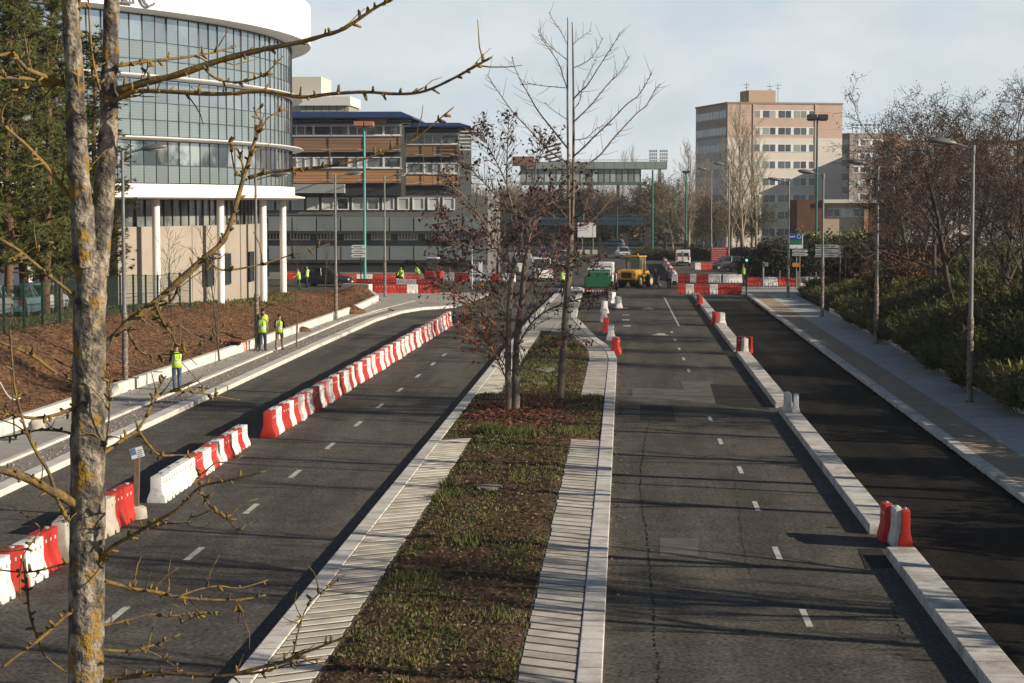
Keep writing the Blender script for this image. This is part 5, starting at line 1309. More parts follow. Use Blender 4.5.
# =================================================================== MEDIAN TREES
M_lich = mat('bark_lichen', (.085,.063,.042), .9, (.200,.130,.030), 9, .42,.58, bump=.4, bscale=40, fine=.3)
M_lich2 = mat('bark_lichen_bright', (.13,.105,.078), .9, (.235,.150,.034), 8, .37,.54, bump=.4, bscale=40, fine=.3)
M_trk  = mat('bark_ginkgo_lichen', (.31,.265,.205), .9, (.062,.053,.045), 8.0, .38,.58, bump=1.0, bscale=20, bdist=.06, fine=.45, blotch=.3, stretch=(1,1,.6))
# add yellow lichen spots to the trunk bark
nt = M_trk.node_tree; N_, L2 = nt.nodes, nt.links; bs = N_['Principled BSDF']; src = bs.inputs['Base Color'].links[0].from_socket
t_ = N_.new('ShaderNodeTexCoord'); z_n = N_.new('ShaderNodeTexNoise'); z_n.inputs['Scale'].default_value = 5.5; z_n.inputs['Detail'].default_value = 6; L2.new(t_.outputs['Object'], z_n.inputs['Vector'])
rr_ = N_.new('ShaderNodeValToRGB'); rr_.color_ramp.elements[0].position = .54; rr_.color_ramp.elements[1].position = .64; L2.new(z_n.outputs['Fac'], rr_.inputs['Fac'])
mxx = N_.new('ShaderNodeMix'); mxx.data_type = 'RGBA'; mxx.inputs[7].default_value = (.25,.155,.030,1); L2.new(rr_.outputs['Color'], mxx.inputs[0]); L2.new(src, mxx.inputs[6]); L2.new(mxx.outputs[2], bs.inputs['Base Color'])
def traced(px, y0, y1, rg, wob=0.0):
    n = len(px); out = []
    for k,(a,c) in enumerate(px): out.append(D(a,c,y0+(y1-y0)*k/max(1,n-1)))
    return out
def smooth_pl(pts, m=4):
    out = []
    for i in range(len(pts)-1):
        p0 = pts[max(i-1,0)]; p1 = pts[i]; p2 = pts[i+1]; p3 = pts[min(i+2,len(pts)-1)]
        for k in range(m):
            t = k/m; out.append(.5*((2*p1)+(p2-p0)*t+(2*p0-5*p1+4*p2-p3)*t*t+(-p0+3*p1-3*p2+p3)*t**3))
    out.append(pts[-1]); return out
TY = 18.0; base = D(85,1040,TY); base.z = .1
gk = empty('ginkgo_tree', base, 0, 'big bare lichen-covered tree close to the camera at left, forked trunk', 'tree')
rg = random.Random(42); sc_ = TY/FPX
def rough(b, a=.012):
    b.v = [tuple(Vector(v)+Vector((noise.noise(Vector((v[0]*14,v[1]*14,v[2]*6))),noise.noise(Vector((v[1]*14,v[2]*6,v[0]*14))),0))*a) for v in b.v]; return b
def barkroll(pts, rs, amp): return [r_*(1+rg.uniform(-amp,amp)) for r_ in rs]
tp = smooth_pl([base, D(85,900,TY), D(85.5,760,TY), D(86,683,TY), D(87,560,TY), D(88,450,TY), D(89,380,TY), D(90,300,TY), D(91,250,TY)],14)
rs = [.185+(.142-.185)*k/(len(tp)-1) for k in range(len(tp))]; rs = barkroll(tp, rs, .03)
rough(MB().tube(tp, rs, 30)).build('trunk', M_trk, gk, smooth=180, origin=base)
st1 = smooth_pl([D(86,268,TY-.05), D(84,235,TY-.05), D(81,200,TY-.07), D(77,140,TY-.1), D(74,70,TY-.15), D(70,0,TY-.2), D(66,-90,TY-.3), D(62,-200,TY-.4), D(64,-300,TY-.5)],11)
rough(MB().tube(st1, barkroll(st1,[.118+(.052-.118)*k/(len(st1)-1) for k in range(len(st1))],.03), 24)).build('stem', M_trk, gk, smooth=180, origin=base)
st2 = smooth_pl([D(97,275,TY+.05), D(100,240,TY+.05), D(104,200,TY+.07), D(108,140,TY+.1), D(110,70,TY+.12), D(112,0,TY+.15), D(115,-90,TY+.2), D(117,-200,TY+.25), D(113,-300,TY+.3)],11)
rough(MB().tube(st2, barkroll(st2,[.110+(.048-.110)*k/(len(st2)-1) for k in range(len(st2))],.03), 24)).build('stem', M_trk, gk, smooth=180, origin=base)
BR = [ # pixel line, radius in px at root, radius px at tip, depth change, fork twigs
 ([(95,372),(106,347),(126,325),(151,306),(180,280),(206,257),(225,238),(236,205),(243,180),(249,160),(253,146),(262,120)],5.2,1.6,.9),
 ([(248,178),(270,172),(300,169),(330,166),(364,159),(385,151),(410,142),(432,125),(454,107)],2.2,.7,1.0),
 ([(244,170),(238,150),(229,143),(232,136)],1.6,.6,.9),([(253,146),(268,118),(290,108)],1.4,.5,1.0),([(262,122),(256,112),(266,104)],1.3,.5,.9),
 ([(247,180),(236,172),(233,162),(230,142)],1.5,.6,.9),
 ([(118,90),(150,81),(176,75),(211,63),(243,54),(270,48),(300,42),(325,35),(345,28),(375,8),(394,-2)],4.6,1.5,-.6),
 ([(203,66),(212,76),(228,82),(250,80),(266,73),(283,56)],1.6,.6,-.5),
 ([(113,102),(132,92),(155,91),(176,92),(223,94),(264,91),(300,97),(330,94),(364,92),(400,94),(425,91),(452,79),(472,68),(492,57)],3.0,1.2,-.9),
 ([(116,66),(149,61),(187,57),(215,52),(236,46)],2.3,.8,.5),([(148,62),(146,72),(135,88)],1.2,.5,.3),
 ([(70,84),(59,82),(44,76),(29,70),(20,62),(13,54),(-4,56)],3.2,1.8,-.5),([(68,86),(40,80),(18,78),(-5,78)],2.8,1.8,-.4),([(66,84),(40,86),(20,90),(-4,96)],2.0,1.2,.5),
 ([(72,200),(60,184),(44,164),(26,145),(12,133),(3,123),(2,112),(8,100),(20,98)],2.6,1.0,-.5),
 ([(82,300),(71,293),(52,278),(35,264),(18,250),(-4,237)],2.6,1.6,-.5),([(8,264),(25,258),(48,248),(56,238)],1.4,.6,-.4),
 ([(80,385),(71,380),(52,370),(35,357),(18,349),(-4,341)],2.4,1.5,-.5),
 ([(88,508),(72,502),(50,490),(31,480),(15,474),(-6,468)],6.0,4.5,-.6),
 ([(86,524),(76,522),(67,518),(58,500),(49,473),(38,455),(27,433),(20,410),(14,382),(10,330)],3.0,1.0,-.6),
 ([(84,408),(72,409),(55,415),(35,418),(18,416),(-4,412)],2.6,1.2,-.5),([(84,440),(66,432),(40,430),(22,434),(0,438)],1.8,.9,.4),
 ([(98,458),(107,451),(122,440),(138,429),(148,412),(156,393),(166,376)],2.8,1.0,.6),([(138,430),(148,444),(160,455),(182,455),(200,458)],1.9,.8,.7),
 ([(152,398),(170,392),(190,391),(215,396),(240,400)],1.4,.6,.7),
 ([(91,584),(102,558),(115,545),(133,535),(155,522),(178,509),(200,487),(230,480),(266,471)],3.0,.9,-.6),([(200,490),(213,509),(228,520),(240,533)],1.5,.7,-.7),([(140,531),(165,524),(186,522),(192,512)],1.2,.5,-.3),([(200,488),(198,478),(204,472)],1.0,.6,-.6),
 ([(96,580),(115,584),(133,589),(155,592),(178,597),(200,599),(222,600),(245,599),(266,595)],3.0,1.0,.5),([(178,597),(196,590),(218,586),(240,588),(268,580)],1.2,.6,.6),([(236,600),(240,612),(238,622)],1.0,.6,.4),
 ([(87,611),(76,612),(67,615),(50,630),(36,642),(18,655),(2,668)],2.6,1.6,-.5),
 ([(100,626),(125,621),(147,615),(170,616),(195,613),(218,612)],1.8,.8,.5),
 ([(86,647),(105,650),(133,651),(150,646),(164,642),(180,634)],2.2,.8,.5),([(140,648),(155,654),(165,660),(178,668)],1.3,.6,.4),
 ([(100,680),(135,676),(169,673),(200,675),(230,675),(258,668),(280,663),(298,655),(325,645),(349,635)],3.4,1.2,-.5),([(232,675),(262,672),(290,664),(322,658)],1.5,.7,-.4),([(292,660),(300,625),(312,600),(345,575)],1.0,.4,-.8),
 ([(24,560),(27,590),(30,615),(38,640),(44,655),(67,673)],2.0,.9,.4),([(84,560),(60,565),(30,572),(0,570)],1.6,.8,.4),
 ([(180,282),(172,300),(158,308),(160,322),(172,334),(178,345),(200,345),(215,336),(232,318)],1.7,.7,.8),([(206,256),(222,270),(262,264),(300,252),(330,244)],1.4,.6,.9),([(126,325),(135,345),(150,355),(190,352)],1.5,.6,.8),([(155,305),(163,322),(172,334)],1.9,1.0,.8),
 ([(78,70),(76,40),(80,0),(84,-40)],1.8,1.0,-.3),([(84,190),(82,150),(79,100),(77,70)],1.6,1.2,-.25),
 ([(100,90),(93,60),(90,30),(88,-10)],1.6,.9,-.2),([(104,452),(108,430),(110,390),(106,360)],1.4,.7,-.4),([(205,613),(192,618),(180,624)],.8,.4,.5),
 ([(48,520),(34,540),(22,560),(20,600)],1.2,.6,-.4),
]
for k,(px,r0,r1,dz) in enumerate(BR):
    root_d = TY; 
    if k in (1,2,3,4,5): root_d = TY+.85
    if k == 7: root_d = TY-.35
    if k in (40,41,42,43): root_d = TY+.35
    end_d = TY+dz; pts = smooth_pl(traced(px,root_d,end_d,rg),4); n = len(pts)
    b = MB(); rs = [(r0+(r1-r0)*(i/(n-1))**.8)*sc_*.95*(1+rg.uniform(-.14,.14)) for i in range(n)]
    b.tube(pts, rs, 7)
    # knobbly short shoots along the branch
    s = 0.0
    for i in range(1,n-1):
        seg = pts[i+1]-pts[i]; s += seg.length
        while s > .065:
            s -= rg.choice((.02,.03,.06,.09,.13,.24)); ax = seg.normalized(); o = ax.orthogonal().normalized(); o.rotate(Matrix.Rotation(rg.uniform(0,6.28),3,ax)); o = (o+Vector((0,0,.35))+ax*.3).normalized()
            ln = rg.uniform(.02,.075); rr2 = rg.uniform(.009,.017); c = pts[i]+o*rs[i]*.7
            b.tube([c,c+o*ln*.6,c+o*ln,c+o*(ln+.012)],[rr2*1.25,rr2*.95,rr2*.85,rr2*.3],5)
            if rg.random() < .16:
                q = [c]; d2 = o
                for _ in range(3): d2 = (d2+Vector((rg.gauss(0,.25),rg.gauss(0,.25),rg.gauss(.05,.25)))).normalized(); q.append(q[-1]+d2*rg.uniform(.06,.16))
                b.tube(q,[.007,.006,.005,.003],4)
    b.build('branch', M_lich if sum(q[1] for q in px)/len(px) > 150 else M_lich2, gk, smooth=180, origin=base)
# second ginkgo, slim, two leaders
gy = P(560,398.5,.15).y; gb = P(560,398.5,.15); g2 = empty('ginkgo_tree', gb, 0, 'slim tall bare tree with two parallel leaders in the middle of the median', 'tree')
M_gk2 = mat('bark_slim', (.19,.155,.112), .9, (.10,.08,.06), 5, .4,.62, bump=.4, fine=.2, stretch=(1,1,.7))
sc2 = gy/FPX; rg = random.Random(9)
def br2(px, r0, r1, dz, b, n=6, dd0=0):
    pts = smooth_pl(traced(px,gy+dd0,gy+dd0+dz,rg),4); m = len(pts); b.tube(pts,[(r0+(r1-r0)*i/(m-1))*sc2 for i in range(m)],n); return pts
b = MB(); br2([(560,400),(561,385),(563,350),(566,310),(568.5,280),(570,250),(571,225)],4.1,2.9,0,b,12); b.build('trunk', M_gk2, g2, smooth=180, origin=gb)
b = MB(); la = br2([(569.5,240),(569,200),(568,150),(567.5,100),(567.5,60),(567.8,30),(567.5,17)],1.65,.35,-.1,b,8); b.build('leader', M_gk2, g2, smooth=180, origin=gb)
b = MB(); lb2 = br2([(572,240),(573,200),(573.5,150),(573.5,100),(573,60),(572.5,32),(572,22)],1.8,.4,.1,b,8); b.build('leader', M_gk2, g2, smooth=180, origin=gb)
cb = MB()
B2 = [([(574,171),(585,166),(600,155),(612,140),(623,128),(636,114),(646.6,105),(655,90),(660,84)],2.2,.5,.8),([(573,157),(582,149),(594,137),(610,122),(626,105),(638,96),(646,84),(652,72)],2.0,.5,-.9),([(573.5,122),(582,114),(592,104),(603,90),(610,82),(617,75),(624,66),(629,56)],1.8,.5,.9),([(573.5,99),(580,92),(588,84),(597,70),(608.5,52),(615,42),(620,32)],1.6,.45,-.8),([(573,68),(582,64),(591,58),(598,48),(603,37.5)],1.1,.4,.6),
 ([(568,163),(555,155),(544,146),(528,128),(512,111),(500,94),(493,84),(487,74)],2.0,.5,-.7),([(568,149),(553,130),(538,111),(529,95),(521,81),(515,68),(512,56)],1.8,.5,.8),([(567.5,90),(563,76),(559,64),(550,50),(541,37.5),(538,30)],1.2,.4,.6),([(567.5,60),(556,51),(547,43),(540,34)],1.0,.4,-.6),([(567.5,88),(545,86),(529.5,84),(520,85)],.9,.35,.5),
 ([(571,228),(590,222),(606,205),(618,192),(628,180)],1.4,.4,.9),([(569,220),(556,205),(544,196),(530,194)],1.3,.4,-.8),([(573.5,110),(580,100),(583,86),(592,68),(597,56)],1.0,.35,1.2),([(567.5,45),(560,30),(553,20),(549,12)],.8,.3,.4),([(572.8,45),(580,38),(592,30)],.8,.3,.5),([(573,140),(586,138),(598,128),(612,124)],.9,.35,-1.1),([(567.7,120),(550,108),(545,102)],.8,.35,1.0)]
for px,r0,r1,dz in B2:
    pts = br2(px,r0*.5,max(.22,r1*.55),dz,cb,5); n = len(pts)
    for i in range(2,n-1):
        if rg.random() < .75:
            ax = (pts[i+1]-pts[i]).normalized(); o = ax.orthogonal().normalized(); o.rotate(Matrix.Rotation(rg.uniform(0,6.28),3,ax)); L_ = rg.uniform(.12,.75); d = (ax*.6+o*.7+Vector((0,0,.15))).normalized()
            cb.tube([pts[i],pts[i]+d*L_*.5,pts[i]+d*L_+Vector((0,0,.06))],[.010,.008,.005],3)
        if rg.random() < .6:
            o = Vector((rg.gauss(0,1),rg.gauss(0,1),rg.gauss(0,1))).normalized(); cb.tube([pts[i],pts[i]+o*.06],[.014,.012],4)
cb.build('crown', M_gk2, g2, smooth=180, origin=gb)
# red-leaved tree, two stems
ry = P(511,412,.2).y; rb = P(511,412,.28); rt = empty('red_leaved_tree', rb, 0, 'twin-stemmed tree with shrivelled dark red leaves on the median', 'tree')
M_rt = mat('bark_grey_brown', (.18,.148,.115), .9, (.10,.08,.064), 6, bump=.4, fine=.25, stretch=(1,1,.6)); rg = random.Random(31); sc3 = ry/FPX
def br3(px, r0, r1, dz, b, n=7):
    pts = smooth_pl(traced(px,ry,ry+dz,rg),4); m = len(pts); b.tube(pts,[(r0+(r1-r0)*i/(m-1))*sc3*(1+rg.uniform(-.06,.06)) for i in range(m)],n); return pts
b = MB(); m1 = br3([(508.5,414),(508.5,395),(508,370),(508.5,340),(509,310),(511,285),(514,268)],3.7,2.4,-.2,b,10); b.build('trunk', M_rt, rt, smooth=180, origin=rb)
b = MB(); m2 = br3([(515.5,413),(516,395),(515.5,370),(516,350),(518,325),(522,300),(524,270),(528,250)],4.2,2.2,.25,b,10); b.build('trunk', M_rt, rt, smooth=180, origin=rb)
lm = MB(); allp = []
B3 = [([(514,268),(505,258),(496,248),(490,235),(482,220),(467,200),(455,188),(447,176)],2.3,.6,-.8),([(514,268),(518,256),(520,240),(514,215),(507,185),(507,160),(508,135),(509,118)],2.4,.5,.4),([(526,255),(530,235),(534,222),(545,205),(560,180),(566,170)],1.9,.5,.9),([(520,240),(526,215),(532,195),(536,165),(538,140)],1.6,.4,-.6),
 ([(509,345),(495,325),(478,310),(460,296),(446,288),(436,286)],1.5,.5,-.9),([(508.5,330),(500,300),(488,280),(474,268),(458,262),(444,258)],1.7,.5,.9),([(516,350),(530,325),(548,310),(570,302),(588,297),(604,294)],1.5,.5,-.8),([(517,340),(528,310),(540,290),(556,272),(572,262)],1.6,.5,.9),([(522,300),(536,280),(548,260),(560,240),(575,228),(590,215)],1.5,.4,-.9),
 ([(490,235),(478,236),(465,230),(450,222),(440,214)],1.1,.4,-1.2),([(496,248),(480,250),(464,246),(448,240),(436,240)],1.1,.4,.4),([(507,185),(498,165),(490,150),(484,138),(480,130)],1.0,.35,.7),([(514,215),(500,200),(486,185),(474,172),(462,160)],1.1,.35,-.5),([(536,165),(544,150),(548,140)],.7,.3,-.8),([(545,205),(560,200),(575,192),(588,180)],.9,.35,1.3),([(508.5,372),(496,352),(484,340),(474,336)],1.0,.4,-.6),([(508.5,385),(500,365),(488,345),(474,322),(466,318)],1.1,.4,.7),([(516,380),(526,360),(540,345),(556,338),(572,334)],1.0,.4,-.8),([(520,310),(512,290),(502,268),(498,240),(494,215)],1.1,.4,1.2),([(524,280),(540,270),(560,262),(580,258),(596,262)],1.0,.4,.8)]
twig = MB()
for px,r0,r1,dz in B3: allp.append(br3(px,r0*.72,r1*.7,dz,lm,6))
lp = []
for pts in allp:
    n = len(pts)
    for i in range(2,n):
        for _ in range(3):
            ax = (pts[i]-pts[i-1]).normalized(); o = ax.orthogonal().normalized(); o.rotate(Matrix.Rotation(rg.uniform(0,6.28),3,ax)); L_ = rg.uniform(.35,1.15)*(1.15-.5*i/n); d = (ax*.7+o*.75+Vector((0,0,.12))).normalized(); q = [pts[i]]
            for _2 in range(4): d = (d+Vector((rg.gauss(0,.14),rg.gauss(0,.14),rg.gauss(.03,.12)))).normalized(); q.append(q[-1]+d*L_/4)
            twig.tube(q,[.015,.012,.010,.008,.006],3); lp += [(q[-1],d),(q[2],d),(q[3],d)]
            if rg.random() < .7:
                c = q[rg.choice((1,2,3))]; d2 = (d+Vector((rg.gauss(0,.6),rg.gauss(0,.6),rg.gauss(.1,.5)))).normalized(); e2 = c+d2*L_*.5; twig.tube([c,(c+e2)/2+Vector((0,0,.02)),e2],[.008,.007,.004],3); lp.append((e2,d2))
lm.build('limb', M_rt, rt, smooth=180, origin=rb); twig.build('twig', M_rt, rt, origin=rb)
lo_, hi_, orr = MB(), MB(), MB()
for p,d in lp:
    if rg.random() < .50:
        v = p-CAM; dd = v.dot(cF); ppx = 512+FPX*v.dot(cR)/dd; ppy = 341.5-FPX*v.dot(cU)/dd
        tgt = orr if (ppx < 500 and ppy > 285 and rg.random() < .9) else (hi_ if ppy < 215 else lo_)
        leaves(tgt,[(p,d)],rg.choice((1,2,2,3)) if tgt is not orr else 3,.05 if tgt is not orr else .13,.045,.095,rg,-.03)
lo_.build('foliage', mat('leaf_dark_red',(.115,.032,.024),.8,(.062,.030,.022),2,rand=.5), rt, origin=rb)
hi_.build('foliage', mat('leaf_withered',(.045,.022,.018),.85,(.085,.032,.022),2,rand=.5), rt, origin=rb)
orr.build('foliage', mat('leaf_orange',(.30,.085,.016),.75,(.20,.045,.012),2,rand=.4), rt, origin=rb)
# =================================================================== VEHICLES
M_tyre = mat('tyre', (.013,.013,.013), .85); M_rim = mat('rim', (.33,.33,.34), .4, metal=.7); M_cglass = mat('car_glass', (.02,.026,.032), .05, spec=.9)
M_hl = mat('headlight', (.55,.57,.58), .12, spec=.8); M_tl = mat('tail_light', (.30,.012,.012), .25, spec=.6); M_trim = mat('car_trim', (.02,.02,.021), .6); M_plate = mat('plate', (.62,.60,.50), .5)
def paint(n, c, rough=.28): return mat('paint_'+n, c, rough, spec=.6)
def wheel(e, x, y, rad, w, m_rim=M_rim):
    s = 1 if y > 0 else -1
    b = MB(); b.lathe([(rad*.62,-w/2),(rad*.92,-w/2),(rad,-w/2+.03),(rad,w/2-.03),(rad*.92,w/2),(rad*.62,w/2),(rad*.62,-w/2)],20,c=(x,y,rad),axis='Y')
    t = b.build('wheel', M_tyre, e, smooth=40)
    b = MB(); b.lathe([(.0,s*w*.42),(rad*.2,s*w*.45),(rad*.5,s*w*.38),(rad*.62,s*w*.40),(rad*.62,-s*w*.3)],20,c=(x,y,rad),axis='Y'); b.build('rim', m_rim, t, smooth=40)
def sec(x, hw, z0, z1, r_=.12, n=3):
    """rounded box cross-section at station x"""
    out = []
    for cy,cz,a0 in ((hw-r_,z0+r_*.6,-90),(hw-r_,z1-r_,0),(-hw+r_,z1-r_,90),(-hw+r_,z0+r_*.6,180)):
        for k in range(n+1):
            a = R(a0+90*k/n); out.append((x, cy+r_*math.cos(a), cz+(r_ if a0 in (0,90) else r_*.6)*math.sin(a)))
    return out
def car(label, group, pnt, kind='hatch', loc=(0,0,0), rz=0, name='car', cat='car'):
    """long axis x, front at +x"""
    e = empty(name, loc, rz, label, cat, group)
    if kind == 'van': L_,W_,H_,zb,rad = 4.9,1.95,2.2,1.15,.34
    elif kind == 'smallvan': L_,W_,H_,zb,rad = 4.1,1.72,1.85,1.0,.31
    elif kind == 'suv': L_,W_,H_,zb,rad = 4.5,1.82,1.68,1.02,.35
    elif kind == 'sedan': L_,W_,H_,zb,rad = 4.5,1.76,1.45,.92,.32
    else: L_,W_,H_,zb,rad = 4.0,1.70,1.47,.92,.31
    h, w = L_/2, W_/2; van = 'van' in kind
    bonnet = zb-.06 if not van else zb+.02
    if van: st = [(-h,w*.93,.42,zb+.0),(-h+.08,w*.99,.30,zb+.03),(-h*.5,w,.25,zb+.03),(h*.35,w,.25,zb+.03),(h*.62,w,.26,zb+.02),(h*.9,w*.95,.28,zb-.14),(h,w*.82,.38,zb-.42)]
    else: st = [(-h,w*.86,.42,zb-.12),(-h+.1,w*.95,.30,zb-.01),(-h*.6,w,.24,zb+.02),(0,w,.22,zb),(h*.42,w*.99,.22,zb-.01),(h*.72,w*.96,.24,zb-.12),(h*.93,w*.88,.28,zb-.24),(h,w*.74,.36,zb-.36)]
    b = MB(); b.loft([sec(x,hw,z0,z1,.11) for x,hw,z0,z1 in st]); b.build('body', pnt, e, smooth=50)
    # greenhouse
    if van: gs = [(-h+.03,w*.93,zb-.05,H_-.05),(-h+.15,w*.95,zb-.05,H_),(h*.1,w*.95,zb-.05,H_),(h*.30,w*.93,zb-.05,H_-.06),(h*.68,w*.90,zb-.08,zb+.05)]
    elif kind == 'sedan': gs = [(-h*.80,w*.80,zb-.1,zb+.04),(-h*.48,w*.76,zb-.1,H_-.06),(-h*.2,w*.78,zb-.1,H_),(h*.05,w*.78,zb-.1,H_-.02),(h*.48,w*.84,zb-.1,zb+.02)]
    else: gs = [(-h*.97,w*.80,zb-.1,zb+.06),(-h*.82,w*.76,zb-.1,H_-.05),(-h*.4,w*.78,zb-.1,H_),(h*.05,w*.78,zb-.1,H_-.02),(h*.50,w*.84,zb-.1,zb+.02)]
    if van:
        b = MB(); b.loft([sec(x,hw,z0,z1,.10) for x,hw,z0,z1 in gs]); b.build('cabin', pnt, e, smooth=50)
        # windscreen, side panes, rear panes laid just proud
        x0,x1 = h*.32,h*.665; z1_ = H_-.12; z0_ = zb+.10
        g = MB(); g.quad((x1+.02,-w*.80,z0_),(x1+.02,w*.80,z0_),(x0+.03,w*.76,z1_),(x0+.03,-w*.76,z1_)); g.build('windscreen', M_cglass, e)
        for s in (-1,1):
            g = MB(); yv = s*(w*.955); g.add([(h*.02,yv,zb+.1),(h*.52,yv*.985,zb+.1),(h*.30,yv*.985,H_-.22),(h*.02,yv,H_-.22)],[(0,1,2,3) if s < 0 else (3,2,1,0)]); g.build('side_window', M_cglass, e)
        for s in (-1,1): g = MB(); g.bx(-h-.002,-h+.04,s*w*.46-w*.32,s*w*.46+w*.32,zb+.12,H_-.32); g.build('rear_window', M_cglass, e)
        MB().bx(-h-.03,-h+.02,-.012,.012,.45,H_-.12).build('door_seam', M_trim, e)
    else:
        b = MB(); b.loft([sec(x,hw,z0,z1,.09) for x,hw,z0,z1 in gs]); b.build('greenhouse', M_cglass, e, smooth=50)
        rs2 = [(x,hw*.93,z1-.045,z1+.012) for x,hw,z0,z1 in gs[1:4]]
        b = MB(); b.loft([sec(x,hw,z0,z1,.025,1) for x,hw,z0,z1 in rs2]); b.build('roof', pnt, e, smooth=50)
        for s in (-1,1):
            b = MB()
            def pp(i,k): x,hw,z0,z1 = gs[i]; return Vector((x,s*hw*k,z1-.02))
            b.tube([Vector((gs[4][0],s*gs[4][1]*.96,zb-.02)),pp(3,.95)],[.045,.04],6); b.tube([pp(3,.96),pp(2,.97),pp(1,.96)],.035,6); b.tube([pp(1,.95),Vector((gs[0][0],s*gs[0][1]*.98,zb-.02))],[.05,.06],6)
            b.tube([Vector((-h*.12,s*w*.96,zb-.02)),Vector((-h*.16,s*w*.79,H_-.04))],.035,6)
            b.build('pillar', pnt, e, smooth=60)
    for x in (-h*.62,h*.62):
        for s in (-1,1): wheel(e,x,s*(w-.12),rad,.21)
    for s in (-1,1):
        MB().sph((h*.93,s*w*.66,zb-.36 if not van else zb-.38),(.13,.2,.10),10,6).build('headlight', M_hl, e, smooth=80)
        MB().box((-h+.03,s*w*.80,zb-.18 if not van else zb-.1),(.10,.16,.26 if not van else .5)).build('tail_light', M_tl, e, bevel=.015)
        MB().sph((h*.38,s*(w+.08),zb+.08),(.07,.11,.08),8,6).build('mirror', pnt if not van else M_trim, e, smooth=80)
    MB().box((h*.975,0,.42),(.12,w*1.5,.16)).build('front_bumper', M_trim, e, bevel=.03); MB().box((-h+.02,0,.42),(.14,w*1.7,.18)).build('rear_bumper', M_trim if van or kind == 'suv' else pnt, e, bevel=.03)
    MB().box((-h-.055,0,.62),(.02,.5,.11)).build('number_plate', M_plate, e); MB().box((h*1.02,0,.46),(.03,.5,.11)).build('number_plate', M_plate, e)
    MB().box((h*.985,0,.62 if not van else .72),(.04,w*.9,.12)).build('grille', M_trim, e)
    return e
UP = R(90)                        # front away from the camera; -UP faces it
WH = paint('white',(.62,.62,.61)); GRY = paint('grey',(.20,.21,.22)); DKB = paint('black',(.014,.015,.018)); REDP = paint('red',(.24,.02,.02)); SIL = paint('silver',(.40,.41,.42)); BLU = paint('blue',(.03,.05,.10)); GRN = paint('dull_green',(.06,.09,.08))
p = P(683.5,266); car('white van seen from behind, driving away beyond the barriers', None, WH, 'smallvan', (p.x,p.y+2,0), UP-R(2), 'van', 'van')
p = P(540,281); car('white van facing the camera behind the median trees', None, WH, 'van', (p.x,p.y,0), -UP+R(10), 'van', 'van')
p = P(525,276); car('grey van behind the white van at the left junction', None, SIL, 'van', (p.x-.6,p.y+4,0), -UP+R(16), 'van', 'van')
p = P(555,270); car('small grey car right behind the white van', None, GRY, 'hatch', (p.x+.6,p.y+6,0), -UP+R(8))
p = P(623,258); car('white car coming down the far road toward the junction', None, WH, 'hatch', (p.x,p.y,0), -UP+R(8))
p = P(564,262); car('red car waiting behind the vans', None, REDP, 'hatch', (p.x,p.y,0), -UP+R(40))
p = P(549,259); car('dark blue car waiting behind the vans', None, BLU, 'suv', (p.x,p.y+2,0), -UP+R(20))
p = P(327,286.5); car('black hatchback parked side on below the grey panelled office', None, DKB, 'suv', (p.x,p.y,0), R(-8))
for k,(px,y,c,kd,lab) in enumerate(((727,222,paint('shaded_grey',(.05,.053,.056)),'hatch','grey parked car left of the far lamp by the hedge'),(741,215,paint('shaded_silver',(.09,.093,.096)),'hatch','silver parked car in the shade behind the worker with green vest'))):  # both paints darkened so that the colour itself carries the shade
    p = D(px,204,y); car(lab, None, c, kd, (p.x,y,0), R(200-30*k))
for k,(px,y,c,lab) in enumerate(((612,330,BLU,'dark car under the footbridge, left one'),(628,345,GRY,'grey car under the footbridge, middle one'),(646,352,SIL,'silver car under the footbridge, right one'))):
    p = D(px,204,y); car(lab, 'cars in the shade under the footbridge', c, 'hatch', (p.x,y,.9 if False else 0), R(170+10*k))
p = D(1010,204,122); zc = rbank_z(p.x+2,122); car('pale blue car parked on the right bank behind the trees', None, paint('paleblue',(.16,.21,.25)), 'hatch', (p.x,122,zc-.05), R(195))
p = D(866,204,180); car('dark car almost hidden by the bushes beside the pavilion', None, GRY, 'hatch', (p.x,180,2.4 if False else 0.0), R(185))
# cars behind the green fence
for k,(px,y,c,kd,rz,lab) in enumerate(((18,79.5,GRN,'suv',95,'dark car with red tail light behind the fence at the left edge'),(34,86,GRY,'hatch',93,'grey car behind the fence between the pines'),(63,92,paint('blue_grey',(.10,.15,.19)),'hatch',92,'blue-grey car behind the fence half hidden by a pine trunk'),(-8,77,SIL,'hatch',100,'silver car behind the fence cut off by the left edge'),(86,98,SIL,'hatch',90,'silver car behind the fence just left of the big tree'))):
    p = D(px,204,y); p.x -= 2.2 if px > 0 else 1.0; z = bank_z(p.x,y); car(lab, 'cars parked behind the green fence', c, kd, (p.x,y,z-.02), R(rz))
# green tipper truck, rear toward the camera
p = P(598,296); gt = empty('tipper_truck', (p.x,p.y+2.4,0), UP-R(1), 'small white-cabbed truck with green tipper body seen from behind', 'truck')
M_tgreen = mat('truck_green', (.010,.115,.045), .45, (.02,.10,.05), 3)
b = MB(); b.bx(-2.4,1.0,-.95,.95,.62,.78); b.build('bed', M_tgreen, gt, bevel=.02)
for s in (-1,1):
    b = MB(); b.bx(-2.4,1.0,s*.95-.03,s*.95+.03,.782,1.5)
    for q in range(5): b.bx(-2.3+q*.78,-2.2+q*.78,s*1.0-.03,s*1.0+.03,.72,1.5)
    b.build('side_board', M_tgreen, gt)
MB().bx(-2.47,-2.41,-.95,.95,.70,1.5).build('tailgate', M_tgreen, gt); MB().bx(1.0,1.06,-.9,.9,.79,1.95).build('headboard', M_tgreen, gt)
MB().bx(-2.0,.9,-.85,.60,.79,1.85).build('load_box', M_tgreen, gt, bevel=.04)
